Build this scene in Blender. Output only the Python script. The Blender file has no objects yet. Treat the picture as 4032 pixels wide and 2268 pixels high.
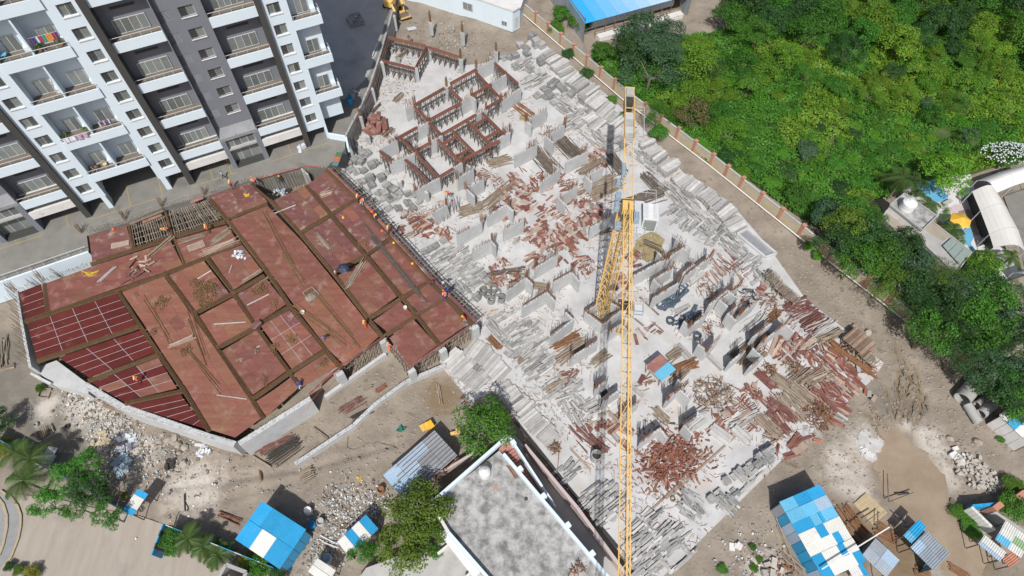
import bpy, bmesh, math, random
import numpy as np
from mathutils import Vector, Matrix, Euler

random.seed(7)
rng = np.random.default_rng(7)
R = math.radians
SC = bpy.context.scene
COL = SC.collection

# ------------------------------------------------------------------ camera, sky, sun, exposure
CAM_H, FPX = 74.7, 2575.9                      # drone height over the raft slab, focal length in photo pixels
PITCH, ROLL = R(58.318), R(0.9327)
_f = np.array([0, math.cos(PITCH), -math.sin(PITCH)])
_u = np.array([0, math.sin(PITCH), math.cos(PITCH)])
_x = np.array([1.0, 0, 0])
CX = math.cos(ROLL) * _x + math.sin(ROLL) * _u
CU = -math.sin(ROLL) * _x + math.cos(ROLL) * _u
cam = bpy.data.cameras.new("drone_camera")
camo = bpy.data.objects.new("drone_camera", cam)
COL.objects.link(camo)
m = Matrix.Identity(4)
for i in range(3):
    m[i][0], m[i][1], m[i][2] = CX[i], CU[i], -_f[i]
m[2][3] = CAM_H
camo.matrix_world = m
cam.sensor_width, cam.lens = 36, 36 * FPX / 4032
cam.clip_start, cam.clip_end = 1, 3000
SC.camera = camo

w = bpy.data.worlds.new("World")
SC.world = w
w.use_nodes = True
nt = w.node_tree
nt.nodes.clear()
sky = nt.nodes.new("ShaderNodeTexSky")
sky.sky_type = 'NISHITA'
sky.sun_disc = False
sky.dust_density, sky.ozone_density, sky.air_density = 3.0, 1.0, 0.9
SUN_EL = R(52.8)
sky.sun_elevation, sky.sun_rotation = SUN_EL, R(180 + 6.9)
bg = nt.nodes.new("ShaderNodeBackground")
bg.inputs[1].default_value = 0.098
wo = nt.nodes.new("ShaderNodeOutputWorld")
nt.links.new(sky.outputs[0], bg.inputs[0])
nt.links.new(bg.outputs[0], wo.inputs[0])

sl = bpy.data.lights.new("sun", 'SUN')
sl.energy, sl.angle, sl.color = 4.6, R(0.55), (1.0, 0.975, 0.94)
so = bpy.data.objects.new("sun", sl)
COL.objects.link(so)
so.rotation_euler = Vector((math.cos(SUN_EL) * .119, math.cos(SUN_EL) * .993, -math.sin(SUN_EL))).to_track_quat('-Z', 'Y').to_euler()
SC.view_settings.view_transform = 'Standard'
SC.view_settings.look = 'None'
SC.view_settings.gamma = 1
SC.view_settings.use_curve_mapping = False
SC.view_settings.exposure = -0.05
SC.cycles.max_bounces = 6
SC.cycles.diffuse_bounces = 3
SC.cycles.transparent_max_bounces = 6

# ------------------------------------------------------------------ surveying: a photo pixel and a height give a place on the site
KZ = 1400 / 2574
ORG = {1: (0, 0), 2: (1300, 0), 3: (2632, 0), 4: (0, 740), 5: (1300, 740), 6: (2632, 740), 7: (0, 1480), 8: (1300, 1480), 9: (2632, 1480)}
EYE = np.array([0, 0, CAM_H])

def src(px, py, z=0.0):
    d = CX * ((px - 2016) / FPX) - CU * ((py - 1134) / FPX) + _f
    return EYE + d * ((z - CAM_H) / d[2])

def P(n, a, b, z=0.0):
    o = ORG[n]
    return src(a * KZ + o[0], b * KZ + o[1], z)

def D(a, b, z=0.0):
    return src(a * 1.56522, b * 1.56522, z)

# ------------------------------------------------------------------ materials
MATS = {}

def M(name, c1, c2=None, scale=1.5, rough=0.88, bump=0.25, bscale=None, rnd=0.0, c3=None, s3=0.4, t3=0.55, w3=0.08, metal=0.0, spec=None, aniso=None, detail=7, translucent=0, dist=0.04, hue=0.0, con=(.3, .7)):
    if name in MATS:
        return MATS[name]
    mt = bpy.data.materials.new(name)
    mt.use_nodes = True
    t = mt.node_tree
    N, L = t.nodes, t.links
    b = N["Principled BSDF"]
    b.inputs["Roughness"].default_value = rough
    b.inputs["Metallic"].default_value = metal
    if spec is not None:
        b.inputs["Specular IOR Level"].default_value = spec
    geo = N.new("ShaderNodeNewGeometry")
    vec = geo.outputs["Position"]
    if aniso:
        mp = N.new("ShaderNodeMapping")
        mp.inputs["Rotation"].default_value[2] = R(aniso[0])
        mp.inputs["Scale"].default_value = (aniso[1], aniso[2], 1)
        L.new(vec, mp.inputs[0])
        vec = mp.outputs[0]
    oi = N.new("ShaderNodeObjectInfo")
    c2 = c2 or tuple(v * 0.8 for v in c1)
    nz = N.new("ShaderNodeTexNoise")
    nz.inputs["Scale"].default_value = scale
    nz.inputs["Detail"].default_value = detail
    nz.inputs["Roughness"].default_value = 0.65
    L.new(vec, nz.inputs["Vector"])
    rp = N.new("ShaderNodeMapRange")
    rp.inputs[1].default_value, rp.inputs[2].default_value = con
    L.new(nz.outputs["Fac"], rp.inputs[0])
    mx = N.new("ShaderNodeMix")
    mx.data_type = 'RGBA'
    mx.inputs["A"].default_value, mx.inputs["B"].default_value = (*c1, 1), (*c2, 1)
    L.new(rp.outputs[0], mx.inputs["Factor"])
    out = mx.outputs["Result"]
    if c3:
        n3 = N.new("ShaderNodeTexNoise")
        n3.inputs["Scale"].default_value = s3
        n3.inputs["Detail"].default_value = 8
        n3.inputs["Roughness"].default_value = 0.62
        L.new(geo.outputs["Position"], n3.inputs["Vector"])
        r3 = N.new("ShaderNodeMapRange")
        r3.inputs[1].default_value, r3.inputs[2].default_value = t3, t3 + w3
        L.new(n3.outputs["Fac"], r3.inputs[0])
        m3 = N.new("ShaderNodeMix")
        m3.data_type = 'RGBA'
        m3.inputs["B"].default_value = (*c3, 1)
        L.new(out, m3.inputs["A"])
        L.new(r3.outputs[0], m3.inputs["Factor"])
        out = m3.outputs["Result"]
    if rnd or hue:
        hs = N.new("ShaderNodeHueSaturation")
        r1 = N.new("ShaderNodeMapRange")
        r1.inputs[3].default_value, r1.inputs[4].default_value = 1 - rnd, 1 + rnd
        L.new(oi.outputs["Random"], r1.inputs[0])
        L.new(r1.outputs[0], hs.inputs["Value"])
        if hue:
            mm = N.new("ShaderNodeMath")
            mm.operation = 'MULTIPLY'
            mm.inputs[1].default_value = 7.31
            fr = N.new("ShaderNodeMath")
            fr.operation = 'FRACT'
            r2 = N.new("ShaderNodeMapRange")
            r2.inputs[3].default_value, r2.inputs[4].default_value = 0.5 - hue, 0.5 + hue
            L.new(oi.outputs["Random"], mm.inputs[0])
            L.new(mm.outputs[0], fr.inputs[0])
            L.new(fr.outputs[0], r2.inputs[0])
            L.new(r2.outputs[0], hs.inputs["Hue"])
        L.new(out, hs.inputs["Color"])
        out = hs.outputs["Color"]
    L.new(out, b.inputs["Base Color"])
    if bump:
        bp = N.new("ShaderNodeBump")
        bp.inputs["Strength"].default_value = bump
        bp.inputs["Distance"].default_value = dist
        nb = N.new("ShaderNodeTexNoise")
        nb.inputs["Scale"].default_value = bscale or scale * 4
        nb.inputs["Detail"].default_value = 6
        L.new(geo.outputs["Position"], nb.inputs["Vector"])
        L.new(nb.outputs["Fac"], bp.inputs["Height"])
        L.new(bp.outputs["Normal"], b.inputs["Normal"])
    if translucent:
        tr = N.new("ShaderNodeBsdfTranslucent")
        L.new(out, tr.inputs["Color"])
        ms = N.new("ShaderNodeMixShader")
        ms.inputs[0].default_value = translucent
        L.new(b.outputs[0], ms.inputs[1])
        L.new(tr.outputs[0], ms.inputs[2])
        L.new(ms.outputs[0], N["Material Output"].inputs["Surface"])
    MATS[name] = mt
    return mt

# ------------------------------------------------------------------ mesh building
CUBE_V = np.array([(x, y, z) for x in (-.5, .5) for y in (-.5, .5) for z in (-.5, .5)], float)
CUBE_F = [(0, 1, 3, 2), (4, 6, 7, 5), (0, 4, 5, 1), (2, 3, 7, 6), (0, 2, 6, 4), (1, 5, 7, 3)]

def frame(p0, p1):
    """axes of a bar from p0 to p1: along, side, up"""
    a = np.array(p1, float) - np.array(p0, float)
    l = np.linalg.norm(a)
    a = a / max(l, 1e-9)
    up = np.array([0, 0, 1.0]) if abs(a[2]) < 0.95 else np.array([1.0, 0, 0])
    s = np.cross(up, a)
    s /= np.linalg.norm(s)
    return l, a, s, np.cross(a, s)

class MB:
    def __init__(self):
        self.v, self.f, self.n = [], [], 0

    def add(self, V, F):
        V = np.asarray(V, float)
        self.v.append(V)
        n = self.n
        self.f += [tuple(i + n for i in q) for q in F]
        self.n += len(V)
        return self

    def box(self, c, s, rz=0.0, rot=None):
        V = CUBE_V * np.array(s)
        if rot is not None:
            V = V @ np.array(rot).T
        elif rz:
            k, q = math.cos(rz), math.sin(rz)
            V = V @ np.array([[k, q, 0], [-q, k, 0], [0, 0, 1]])
        return self.add(V + np.array(c), CUBE_F)

    def bar(self, p0, p1, wd, ht=None):
        ht = ht or wd
        l, a, s, u = frame(p0, p1)
        V = CUBE_V * np.array([l, wd, ht])
        V = V[:, :1] * a + V[:, 1:2] * s + V[:, 2:] * u
        return self.add(V + (np.array(p0, float) + np.array(p1, float)) / 2, CUBE_F)

    def rod(self, p0, p1, r, n=3):
        """thin rod: n-sided, no end caps"""
        l, a, s, u = frame(p0, p1)
        p0, p1 = np.array(p0, float), np.array(p1, float)
        V = []
        for k in range(n):
            t = 2 * math.pi * k / n
            o = r * (math.cos(t) * s + math.sin(t) * u)
            V += [p0 + o, p1 + o]
        return self.add(V, [(2 * k, 2 * ((k + 1) % n), 2 * ((k + 1) % n) + 1, 2 * k + 1) for k in range(n)])

    def cyl(self, p0, p1, r0, r1=None, n=12, caps=True):
        r1 = r0 if r1 is None else r1
        l, a, s, u = frame(p0, p1)
        p0, p1 = np.array(p0, float), np.array(p1, float)
        V = []
        for k in range(n):
            t = 2 * math.pi * k / n
            o = math.cos(t) * s + math.sin(t) * u
            V += [p0 + o * r0, p1 + o * r1]
        F = [(2 * k, 2 * ((k + 1) % n), 2 * ((k + 1) % n) + 1, 2 * k + 1) for k in range(n)]
        if caps:
            F += [tuple(2 * k for k in range(n))[::-1], tuple(2 * k + 1 for k in range(n))]
        return self.add(V, F)

    def tube(self, p0, p1, ro, ri, n=16):
        """open pipe with wall thickness"""
        l, a, s, u = frame(p0, p1)
        p0, p1 = np.array(p0, float), np.array(p1, float)
        V = []
        for k in range(n):
            t = 2 * math.pi * k / n
            o = math.cos(t) * s + math.sin(t) * u
            V += [p0 + o * ro, p1 + o * ro, p1 + o * ri, p0 + o * ri]
        F = []
        for k in range(n):
            i, j = 4 * k, 4 * ((k + 1) % n)
            F += [(i, j, j + 1, i + 1), (i + 1, j + 1, j + 2, i + 2), (i + 2, j + 2, j + 3, i + 3), (i + 3, j + 3, j, i)]
        return self.add(V, F)

    def prism(self, poly, z0, z1):
        """vertical prism over a polygon of (x, y[, z]) points"""
        n = len(poly)
        p = [(q[0], q[1]) for q in poly]
        if sum(p[i][0] * p[(i + 1) % n][1] - p[(i + 1) % n][0] * p[i][1] for i in range(n)) < 0:
            p = p[::-1]
        V = [(x, y, z0) for x, y in p] + [(x, y, z1) for x, y in p]
        F = [tuple(range(n))[::-1], tuple(range(n, 2 * n))] + [(i, (i + 1) % n, n + (i + 1) % n, n + i) for i in range(n)]
        return self.add(V, F)

    def lathe(self, prof, c, n=14):
        """prof: (radius, z) pairs, turned about the vertical through c"""
        V = [(c[0] + r * math.cos(2 * math.pi * k / n), c[1] + r * math.sin(2 * math.pi * k / n), c[2] + z) for r, z in prof for k in range(n)]
        F = [(i * n + k, i * n + (k + 1) % n, (i + 1) * n + (k + 1) % n, (i + 1) * n + k) for i in range(len(prof) - 1) for k in range(n)]
        F += [tuple(range(n))[::-1], tuple((len(prof) - 1) * n + k for k in range(n))]
        return self.add(V, F)

    def mesh(self, name, mat, org=(0, 0, 0), smooth=False):
        me = bpy.data.meshes.new(name)
        V = (np.concatenate(self.v) if self.v else np.zeros((0, 3))) - np.array(org)
        me.from_pydata(V.tolist(), [], self.f)
        if mat:
            me.materials.append(mat)
        if smooth:
            me.shade_smooth()
        me.update()
        return me

    def link(self, name, mat, parent=None, smooth=False, **kw):
        """one object; vertices are given in world space and stored relative to the parent's place"""
        org = WORLD.get(parent.name, (0, 0, 0)) if parent else (0, 0, 0)
        o = bpy.data.objects.new(name, self.mesh(name, mat, org, smooth))
        o.parent = parent
        COL.objects.link(o)
        if parent:
            WORLD[o.name] = org
        tag(o, **kw)
        return o

WORLD = {}        # object name -> its world place (no thing is rotated as a whole while it is built)
AUTO = []         # (object, base description) whose label still needs the landmark that singles it out

def tag(o, label=None, cat=None, group=None, kind=None):
    if label:
        o["label"] = label
    if cat:
        o["category"] = cat
    if group:
        o["group"] = group
    if kind or cat:
        o["kind"] = kind or "thing"
    return o

def thing(name, loc, label, cat, group=None, auto=False):
    o = bpy.data.objects.new(name, None)
    COL.objects.link(o)
    o.location = [float(v) for v in loc]
    o.empty_display_size = 0.3
    WORLD[o.name] = tuple(float(v) for v in loc)
    tag(o, label, cat, group, "thing")
    if auto:
        AUTO.append((o, label, tuple(float(v) for v in loc)))
    return o

_CUBES = {}

def cube_mesh(mat, name="block"):
    if (mat.name, name) not in _CUBES:
        _CUBES[(mat.name, name)] = MB().add(CUBE_V, CUBE_F).mesh(name, mat)
    return _CUBES[(mat.name, name)]

def put(name, me, parent, basis):
    """a part that shares mesh data; basis is its world matrix"""
    o = bpy.data.objects.new(name, me)
    o.parent = parent
    if parent:
        g = WORLD[parent.name]
        basis = Matrix.Translation((-g[0], -g[1], -g[2])) @ basis
        WORLD[o.name] = g
    o.matrix_basis = basis
    COL.objects.link(o)
    return o

def put_box(name, mat, parent, c, s, rot=None, rz=0.0):
    r = rot if rot is not None else Matrix.Rotation(rz, 3, 'Z')
    return put(name, cube_mesh(mat, name), parent, Matrix.Translation([float(v) for v in c]) @ Matrix(r).to_4x4() @ Matrix.Diagonal((*[float(v) for v in s], 1)))

def put_bar(name, mat, parent, p0, p1, wd, ht=None):
    l, a, s, u = frame(p0, p1)
    r = Matrix(((a[0], s[0], u[0]), (a[1], s[1], u[1]), (a[2], s[2], u[2])))
    return put_box(name, mat, parent, (np.array(p0) + np.array(p1)) / 2, (l, wd, ht or wd), r)

def wob(a):
    return Euler((random.gauss(0, a), random.gauss(0, a), 0)).to_matrix()

def rz3(a):
    return Matrix.Rotation(a, 3, 'Z')

def lerp(a, b, t):
    return np.array(a) * (1 - t) + np.array(b) * t

def inside(pt, poly):
    x, y = pt[0], pt[1]
    c = False
    n = len(poly)
    for i in range(n):
        x0, y0 = poly[i][0], poly[i][1]
        x1, y1 = poly[i - 1][0], poly[i - 1][1]
        if (y0 > y) != (y1 > y) and x < (x1 - x0) * (y - y0) / (y1 - y0) + x0:
            c = not c
    return c

GRID_B, GRID_A = R(38.3), R(-51.0)      # the two directions of the raft's walls
UB = np.array([math.cos(GRID_B), math.sin(GRID_B), 0])
UA = np.array([math.cos(GRID_A), math.sin(GRID_A), 0])

# ------------------------------------------------------------------ materials used on the site
m_slab = M("raft_concrete", (.37, .366, .358), (.54, .538, .532), .3, .9, .15, 6, c3=(.44, .385, .32), s3=.16, t3=.57, w3=.16)
m_conc = M("cast_concrete", (.40, .41, .41), (.50, .51, .51), .9, .85, .15, 6, rnd=.08)
m_old = M("weathered_concrete", (.30, .30, .29), (.42, .41, .39), .8, .9, .2, 8, rnd=.1)
m_block = M("pale_block", (.37, .365, .35), (.28, .275, .265), 1.6, .92, .2, 9, rnd=.22)
m_grey = M("grey_block", (.19, .195, .19), (.28, .28, .272), 1.8, .92, .2, 9, rnd=.25)
m_plank = M("pale_plank", (.47, .46, .445), (.35, .34, .32), 1.2, .9, .2, 9, rnd=.3)
m_ply = M("red_plywood", (.19, .078, .062), (.275, .14, .115), 1.1, .62, .12, 7, rnd=.4, c3=(.46, .36, .31), s3=.8, t3=.54, w3=.2, hue=.012)
m_tan = M("pale_splintered_board", (.40, .31, .25), (.30, .215, .165), 1.4, .9, .1, 8, rnd=.25)
m_bars = M("bright_rebar_rust", (.27, .125, .065), (.34, .18, .10), 2, .8, 0)
m_wood = M("weathered_timber", (.185, .145, .107), (.30, .245, .185), 1.6, .85, .15, 8, rnd=.35)
m_rust = M("rusty_steel", (.16, .075, .035), (.26, .13, .065), 3, .8, .1, 12, rnd=.2)
m_steel = M("dull_steel_prop", (.085, .07, .057), (.155, .128, .102), 2, .7, .1, 9, rnd=.35)
m_blue_steel = M("dark_painted_steel", (.05, .07, .10), (.09, .12, .16), 2, .5, .1, 9, rnd=.3)
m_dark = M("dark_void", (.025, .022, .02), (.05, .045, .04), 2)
m_white = M("white_wall_paint", (.62, .71, .765), (.585, .675, .735), .5, .7, .04, 9, c3=(.56, .645, .70), s3=.35, t3=.58, w3=.25)
m_offwhite = M("lime_wash", (.66, .65, .63), (.54, .53, .51), .7, .85, .12, 6, c3=(.36, .35, .33), s3=.9, t3=.62, w3=.12)
m_greywall = M("grey_violet_paint", (.160, .172, .196), (.182, .194, .216), .4, .75, .04, 9)
m_fin = M("charcoal_paint", (.045, .046, .043), (.055, .056, .052), .5, .7, .04, 9)
m_floor = M("brown_floor_tile", (.14, .115, .09), (.18, .15, .12), 1.2, .6, .05)
m_glass = M("tinted_window_glass", (.14, .155, .15), (.20, .215, .20), .5, .14, .02, 1, spec=.6, rnd=.35)
m_alu = M("pale_aluminium", (.55, .57, .58), (.48, .5, .52), 2, .45, .03, 8)
m_yellow = M("crane_yellow", (.74, .49, .17), (.66, .42, .13), 1.0, .5, .05, 9)
m_orange = M("safety_orange", (.80, .13, .04), (.7, .1, .03), 3, .7, .05)
m_helmet = M("helmet_yellow", (.80, .42, .02), (.75, .38, .02), 3, .4, 0)
m_skin = M("brown_skin", (.13, .065, .04), (.11, .055, .035), 3, .7, 0)
m_cloth_dark = M("dark_cloth", (.03, .035, .05), (.05, .05, .07), 3, .9, .05)
m_cloth_blue = M("blue_cloth", (.04, .06, .30), (.03, .05, .25), 3, .9, .05)
m_cloth_white = M("pale_cloth", (.6, .62, .66), (.5, .52, .56), 3, .9, .05)
m_terra = M("orange_pier_paint", (.46, .21, .135), (.38, .18, .12), 1.4, .85, .1, 7, rnd=.1)
m_cream = M("cream_wall_paint", (.47, .40, .265), (.40, .34, .235), .9, .85, .1, 7, c3=(.3, .26, .2), s3=1.2, t3=.6, w3=.12)
m_pipe_white = M("white_plastic_pipe", (.7, .7, .68), (.6, .6, .58), 2, .5, .03)
m_sheet_blue = M("blue_painted_sheet", (.02, .275, .53), (.03, .32, .57), 1.2, .45, .05, 5, rnd=.12, c3=(.10, .30, .50), s3=.9, t3=.62, w3=.15)
m_sheet_light = M("light_blue_sheet", (.11, .40, .60), (.15, .44, .62), 1.2, .45, .05, 5, rnd=.1)
m_sheet_white = M("white_painted_sheet", (.66, .66, .62), (.58, .58, .54), 1.2, .5, .05, 5, rnd=.08, c3=(.45, .44, .40), s3=1.0, t3=.62, w3=.15)
m_sheet_galv = M("galvanised_sheet", (.36, .40, .44), (.28, .32, .36), 1.5, .45, .05, 5, rnd=.14, metal=.3)
m_sheet_skyblue = M("faded_blue_sheet", (.30, .42, .54), (.36, .46, .56), 1.3, .5, .05, 5, rnd=.12)

# ------------------------------------------------------------------ site outlines (raft at height 0, driveway at 3.2, deck at 3.4)
def c2(a, b, z):
    return src(750 + a / 2.414, 380 + b / 2.414, z)

RAFT = [P(2, 425, 300), P(2, 700, 405), P(2, 940, 475), P(2, 1200, 450), P(2, 1400, 340), P(2, 1480, 240), P(2, 1570, 335), P(2, 1900, 600), P(2, 2170, 830),
        P(6, 120, -100), P(6, 500, 165), P(6, 720, 420), P(6, 990, 800), P(6, 1300, 1040), P(6, 1560, 1268), P(9, 1480, 25), P(9, 900, 530), P(9, 95, 1325),
        P(9, -60, 1470), P(8, 2245, 1449), P(8, 1225, 150), P(8, 1180, 108), P(8, 1022, 190), P(5, 815, 1300), P(5, 1075, 1078), P(5, 150, 300), P(2, 80, 1250), P(2, 105, 1010)]
ROADWALL = [P(2, 470, -60, 3.2), P(2, 440, 100, 3.2), P(2, 345, 430, 3.2), P(2, 275, 640, 3.2), P(2, 195, 815, 3.2), P(2, 105, 985, 3.2)]
DRIVE_S = [P(4, -500, 830, 3.2), P(4, 0, 672, 3.2), P(4, 642, 452, 3.2), P(4, 628, 345, 3.2), P(4, 915, 255, 3.2), P(4, 1185, 140, 3.2), P(4, 1495, 62, 3.2), c2(560, 800, 3.2), c2(1040, 668, 3.2), c2(1290, 680, 3.2), c2(1470, 500, 3.2)]
PUDDLE = [P(9, *q) for q in [(1570, 430), (1650, 400), (1730, 470), (1820, 590), (1850, 650), (1930, 700), (1945, 800), (1920, 870), (2020, 990), (2140, 1110), (2310, 1330), (2290, 1480), (2120, 1480), (2010, 1330), (1880, 1080), (1790, 980), (1630, 800), (1545, 650), (1550, 520)]]
STREET = [P(7, *q) for q in [(-300, 900), (110, 850), (420, 890), (700, 960), (1000, 1010), (1230, 1090), (1400, 1190), (1700, 1330), (1900, 1520), (-300, 1600)]]

# ------------------------------------------------------------------ the ground, one bumpy sheet
_tab = rng.random((64, 64, 8))

def vnoise(x, y, s, k):
    x, y = x * s, y * s
    xi, yi = np.floor(x).astype(int), np.floor(y).astype(int)
    fx, fy = x - xi, y - yi
    fx, fy = fx * fx * (3 - 2 * fx), fy * fy * (3 - 2 * fy)
    t = _tab[:, :, k]
    a, b = t[xi % 64, yi % 64], t[(xi + 1) % 64, yi % 64]
    c, d = t[xi % 64, (yi + 1) % 64], t[(xi + 1) % 64, (yi + 1) % 64]
    return (a * (1 - fx) + b * fx) * (1 - fy) + (c * (1 - fx) + d * fx) * fy

def poly_dist(X, Y, poly):
    """signed distance to a polygon outline, negative inside"""
    p = np.array([(q[0], q[1]) for q in poly])
    best = np.full(X.shape, 1e9)
    ins = np.zeros(X.shape, bool)
    for i in range(len(p)):
        a, b = p[i - 1], p[i]
        ab = b - a
        t = np.clip(((X - a[0]) * ab[0] + (Y - a[1]) * ab[1]) / (ab @ ab + 1e-9), 0, 1)
        best = np.minimum(best, np.hypot(X - a[0] - t * ab[0], Y - a[1] - t * ab[1]))
        c = ((b[1] > Y) != (a[1] > Y))
        with np.errstate(divide='ignore', invalid='ignore'):
            xx = (a[0] - b[0]) * (Y - b[1]) / (a[1] - b[1]) + b[0]
        ins ^= c & (X < xx)
    return np.where(ins, -best, best)

def seg_dist(X, Y, a, b):
    ab = np.array(b[:2]) - np.array(a[:2])
    t = np.clip(((X - a[0]) * ab[0] + (Y - a[1]) * ab[1]) / (ab @ ab), 0, 1)
    return np.hypot(X - a[0] - t * ab[0], Y - a[1] - t * ab[1])

RUTS = [(P(9, 1690, -60), P(9, 1640, 330)), (P(9, 1760, -20), P(9, 1690, 330)), (P(9, 1830, 40), P(9, 1740, 300)), (P(9, 1460, 150), P(9, 1600, 420)), (P(9, 1520, 280), P(9, 1560, 430)),
        (P(9, 1800, -100), P(9, 1850, 250)), (P(9, 1660, 20), P(9, 1700, 280)), (P(9, 1720, 60), P(9, 1770, 330)), (P(9, 1580, 60), P(9, 1640, 300)), (P(9, 1420, 240), P(9, 1560, 400)), (P(9, 1880, 120), P(9, 1800, 330)), (P(6, 1650, 1100), P(9, 1780, 40)), (P(7, 1100, 1010), P(7, 2100, 760)), (P(7, 1250, 800), P(7, 2300, 640)), (P(8, -100, 640), P(8, 500, 480))]
BLOBS_GREY = [(7, 150, 250, 7), (7, 350, 430, 6), (7, -50, 100, 7), (7, 900, 620, 3), (7, 500, 500, 4), (4, 20, 1200, 5), (7, 1300, 400, 4), (9, 1650, 200, 4)]
BLOBS_BROWN = [(9, 1300, 1030, 3), (9, 1450, 1180, 3), (9, 1650, 1250, 3.5), (9, 1700, 1400, 3), (9, 1350, 1330, 2), (8, 800, 150, 3)]
BLOBS_PALE = [(7, 650, 230, 4), (7, 780, 400, 3), (7, 330, 220, 2.2), (9, 1450, 480, 3.2), (9, 1300, 650, 3.5), (9, 1350, 840, 3), (9, 1900, 480, 3), (9, 2000, 700, 2.5), (7, 1000, 560, 3), (9, 1020, 380, 2), (7, 1400, 800, 4), (9, 1700, 330, 2), (9, 2100, 1380, 3), (9, 700, 1390, 2.5)]
GX = np.concatenate([[-420, -260, -170], np.arange(-120, 120.1, .5), [170, 260, 420]])
GY = np.concatenate([[-150, -60, -20], np.arange(0, 135.1, .5), [180, 300, 520]])
XX, YY = np.meshgrid(GX, GY)

def ground_height(X, Y):
    dr = poly_dist(X, Y, RAFT)
    dp = poly_dist(X, Y, PUDDLE)
    ds = poly_dist(X, Y, STREET)
    n = (vnoise(X, Y, .12, 0) - .5) * .7 + (vnoise(X, Y, .35, 1) - .5) * .32 + (vnoise(X, Y, .9, 2) - .5) * .16 + (vnoise(X, Y, 1.9, 3) - .5) * .09
    k = np.clip((np.minimum(dr, ds) - .3) / 3, 0, 1)
    h = -.3 + n * (.12 + .88 * k)
    for a, b in RUTS:
        d = seg_dist(X, Y, a, b)
        h += -.3 * np.exp(-(d / .32) ** 2) + .12 * np.exp(-((d - .7) / .3) ** 2)
    k = np.clip((dp + 1.25 + 1.6 * n) / 2.7, 0, 1)
    h = h * k + (-.64 + .1 * n) * (1 - k)
    h = np.where(ds < .3, -.36, h)
    return np.where(dr < .3, np.minimum(h, -.25), h)

ZZ = ground_height(XX, YY)

def gz(x, y):
    return float(ground_height(np.array([[x]]), np.array([[y]]))[0, 0])

m_dirt = M("site_dirt", (.185, .155, .122), (.315, .27, .217), .4, .95, .8, 2.6, c3=(.165, .142, .115), s3=.8, t3=.56, w3=.12, dist=.09)

def soil_nodes(mt):
    t = mt.node_tree
    N, L = t.nodes, t.links
    b = N["Principled BSDF"]
    at = N.new("ShaderNodeAttribute")
    at.attribute_name = "soil"
    sp = N.new("ShaderNodeSeparateColor")
    L.new(at.outputs["Color"], sp.inputs[0])
    cur = b.inputs["Base Color"].links[0].from_socket
    pos = N.new("ShaderNodeNewGeometry").outputs["Position"]
    for ch, c in (("Red", (.155, .143, .12)), ("Green", (.46, .42, .37)), ("Blue", (.19, .135, .08))):
        nz = N.new("ShaderNodeTexNoise")
        nz.inputs["Scale"].default_value = .8
        nz.inputs["Detail"].default_value = 9
        nz.inputs["Roughness"].default_value = .7
        L.new(pos, nz.inputs["Vector"])
        ad = N.new("ShaderNodeMath")
        ad.operation = 'ADD'
        L.new(sp.outputs[ch], ad.inputs[0])
        L.new(nz.outputs["Fac"], ad.inputs[1])
        mr = N.new("ShaderNodeMapRange")
        mr.inputs[1].default_value, mr.inputs[2].default_value = .72, 1.12
        L.new(ad.outputs[0], mr.inputs[0])
        mx = N.new("ShaderNodeMix")
        mx.data_type = 'RGBA'
        mx.inputs["B"].default_value = (*c, 1)
        L.new(cur, mx.inputs["A"])
        L.new(mr.outputs[0], mx.inputs["Factor"])
        cur = mx.outputs["Result"]
    L.new(cur, b.inputs["Base Color"])

soil_nodes(m_dirt)

def grid_object(name, X, Y, Z, mat, attr=None, smooth=True):
    ny, nx = X.shape
    me = bpy.data.meshes.new(name)
    idx = np.arange(nx * ny).reshape(ny, nx)
    F = np.stack([idx[:-1, :-1], idx[:-1, 1:], idx[1:, 1:], idx[1:, :-1]], -1).reshape(-1, 4)
    me.vertices.add(nx * ny)
    me.vertices.foreach_set("co", np.stack([X, Y, Z], -1).astype(np.float32).ravel())
    me.loops.add(F.size)
    me.loops.foreach_set("vertex_index", F.astype(np.int32).ravel())
    me.polygons.add(len(F))
    me.polygons.foreach_set("loop_start", np.arange(0, F.size, 4, dtype=np.int32))
    me.update(calc_edges=True)
    me.validate()
    me.materials.append(mat)
    if smooth:
        me.shade_smooth()
    if attr is not None:
        a = me.color_attributes.new("soil", 'FLOAT_COLOR', 'POINT')
        a.data.foreach_set("color", attr.astype(np.float32).ravel())
    o = bpy.data.objects.new(name, me)
    COL.objects.link(o)
    return o

def blob(lst):
    a = np.zeros(XX.shape)
    for n, px, py, r in lst:
        c = P(n, px, py)
        a = np.maximum(a, np.exp(-((XX - c[0]) ** 2 + (YY - c[1]) ** 2) / (r * r)))
    return a

wet = np.maximum(np.clip(1 - poly_dist(XX, YY, PUDDLE) / 3.0, 0, 1) * .75, blob(BLOBS_BROWN) * .95)
for a_, b_ in RUTS[:12]:
    wet = np.maximum(wet, .75 * np.exp(-(seg_dist(XX, YY, a_, b_) / .45) ** 2))
attr = np.stack([blob(BLOBS_GREY) * .62, blob(BLOBS_PALE) * .62, wet * .75, np.ones_like(XX)], -1)
tag(grid_object("ground", XX, YY, ZZ, m_dirt, attr), kind="structure", label="bumpy brown dirt ground of the building site")

m_water = M("muddy_water", (.24, .183, .128), (.335, .268, .195), .3, .14, .02, 2, spec=.5)
def grow(poly, d):
    n = len(poly)
    p = [np.array(q[:2]) for q in poly]
    sg = 1 if sum(p[i][0] * p[(i + 1) % n][1] - p[(i + 1) % n][0] * p[i][1] for i in range(n)) > 0 else -1
    out = []
    for i in range(n):
        t = p[(i + 1) % n] - p[i - 1]
        t = t / np.linalg.norm(t)
        out.append(p[i] + sg * d * np.array([t[1], -t[0]]))
    return out
MB().prism(grow(PUDDLE, 1.5), -.9, -.47).link("water", m_water, kind="structure", label="brown muddy puddle beside the sheds")

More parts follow.
